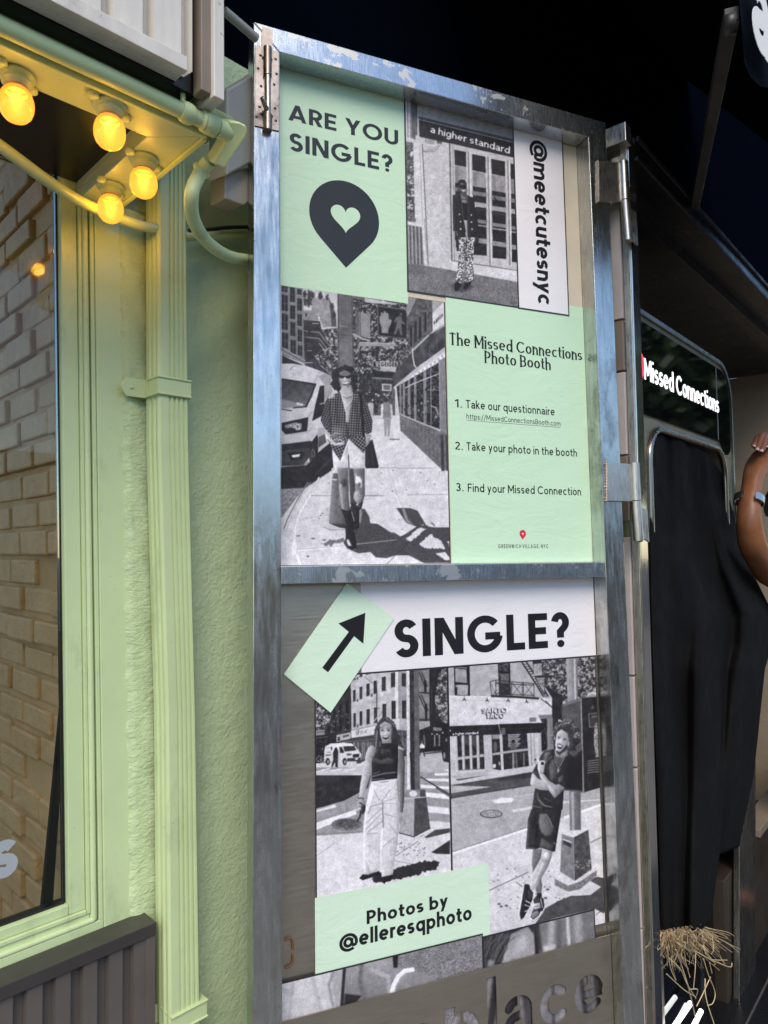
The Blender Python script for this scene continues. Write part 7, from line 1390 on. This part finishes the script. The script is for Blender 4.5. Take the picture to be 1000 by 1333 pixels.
# open silver cuff
wc = pa(975.3, 651); ax = pa(979, 632)-pa(974, 680); ax /= np.linalg.norm(ax); b1 = np.cross(ax, SN); b1 /= np.linalg.norm(b1); vd = CP-wc+S1*.25; b2 = vd-ax*(vd@ax); b2 /= np.linalg.norm(b2); b1 = np.cross(b2, ax)
mb = MB(); n = 40; vs = []; a0, a1 = R(90+22), R(90+360-22)
for i in range(n+1):
    t = a0+(a1-a0)*i/n; rr_ = b1*math.cos(t)*.0455+b2*math.sin(t)*.040
    for h_, e_ in ((-.0125, 0), (.0125, 0), (.0125, .003), (-.0125, .003)): vs.append(wc+rr_*(1+e_/.04)+ax*h_)
fs = [(i*4+k_, i*4+(k_+1) % 4, (i+1)*4+(k_+1) % 4, (i+1)*4+k_) for i in range(n) for k_ in range(4)]+[(0, 1, 2, 3), (n*4+3, n*4+2, n*4+1, n*4)]
mb.add(vs, fs); mb.build('silver_cuff', M['chrome'], pr)
# clothes and hair (out of the picture, the arm belongs to them)
tee = M['curtain']
mb = MB(); prof = [(.95-.06, .165, .115), (1.05, .150, .105), (1.15, .140, .103), (1.29, .168, .118), (1.40, .150, .110), (1.455, .075, .075)]
vs = []; n = 28
for z, ra_, rb_ in prof:
    for k in range(n): t = 2*math.pi*k/n; vs.append(np.array([pelvis[0], pelvis[1], z])+S1*ra_*math.cos(t)+SN*rb_*math.sin(t))
mb.add(vs, [(i*n+k, i*n+(k+1) % n, (i+1)*n+(k+1) % n, (i+1)*n+k) for i in range(len(prof)-1) for k in range(n)], True); mb.build('top', tee, pr)
mb = MB()
for sd in (-1, 1):
    mb.tube([pelvis+S1*sd*.05+np.array([0, 0, -.02]), pelvis+S1*sd*.09+np.array([0, 0, -.12]), pelvis+S1*sd*.10+np.array([0, 0, -.47])+SN*.02, pelvis+S1*sd*.10+np.array([0, 0, -.84])], [.12, .105, .075, .06], 18)
mb.build('trousers', M['brown_rail'], pr)
hd = pelvis+np.array([0, 0, .74])
mb = MB(); vs = []; n = 24
for i in range(11):
    ph = math.pi*.62*i/10
    for k in range(n): t = 2*math.pi*k/n; vs.append(hd-SN*.02+S1*.098*math.sin(ph)*math.cos(t)+SN*.112*math.sin(ph)*math.sin(t)*(.55 if math.sin(t) > 0 and i > 5 else 1)+UP*.115*math.cos(ph))
mb.add(vs, [(i*n+k, i*n+(k+1) % n, (i+1)*n+(k+1) % n, (i+1)*n+k) for i in range(10) for k in range(n)], True); mb.build('hair', M['black_plastic'], pr)

# ------------------------------------------------------------------ across the street (only ever seen in reflections)
def house(x0, x1, h, mat, label):
    b = thing('townhouse', label, 'building', ((x0+x1)/2, -22, 0)); MB().box(x0, x1, -30, -22, 0, h).build('wall', mat, b)
    nxw = 3
    for r_ in range(3):
        for k in range(nxw):
            x = x0+(x1-x0)*(k+.5)/nxw; z = 1.2+r_*2.9
            if z+1.9 < h: MB().box(x-.55, x+.55, -21.99, -21.9, z, z+1.7).build('window', M['gloss_black'], b)
house(-24, -12, 5.0, M['brown_clad'], 'brown town house across the street, farthest left')
house(-11.9, 0, 4.3, M['brick'], 'tan brick town house across the street, second from left')
house(.1, 13, 4.8, M['brown_clad'], 'brown town house across the street, third from left')
house(13.1, 26, 5.6, M['brick'], 'tan brick town house across the street, farthest right')
def tree(x, y, h, label):
    t = thing('street_tree', label, 'tree', (x, y, 0)); mb = MB(); mb.tube([(x, y, 0), (x+.05, y, h*.35), (x, y+.1, h*.6)], [.16, .12, .06], 10)
    for k in range(6): a_ = k*1.05; mb.tube([(x+.03, y, h*.38), (x+math.cos(a_)*1.1, y+math.sin(a_)*1.1, h*.68)], [.07, .02], 6)
    mb.build('trunk', M['strut'], t)
    n = 5000; r3 = np.random.default_rng(int(x*10)+99); v = r3.normal(size=(n, 3)); v /= np.linalg.norm(v, axis=1)[:, None]; c = v*(r3.random(n)**.4)[:, None]*[2.0, 2.0, h*.30]+[x, y, h*.68]
    a_ = r3.normal(size=(n, 3)); a_ /= np.linalg.norm(a_, axis=1)[:, None]; b_ = np.cross(a_, r3.normal(size=(n, 3))); b_ /= np.linalg.norm(b_, axis=1)[:, None]; s = .10
    q = np.stack([c-a_*s-b_*s*.6, c+a_*s-b_*s*.6, c+a_*s+b_*s*.6, c-a_*s+b_*s*.6], 1).reshape(-1, 3)-[x, y, 0]
    me = D.meshes.new('crown'); me.from_pydata(q.tolist(), [], np.arange(n*4).reshape(-1, 4).tolist()); me.materials.append(M['leaf']); o = D.objects.new('crown', me); COL.objects.link(o); o.parent = t
M['leaf'] = flat('leaf_green', (.05, .085, .03, 1), .5)
tree(12.5, -1.9, 5.5, 'leafy street tree on the near kerb, right of the door'); tree(-6.0, -9., 6.5, 'leafy street tree on the far kerb, left of the door')
tree(19., -3.4, 6.5, 'leafy street tree farthest along the near kerb')
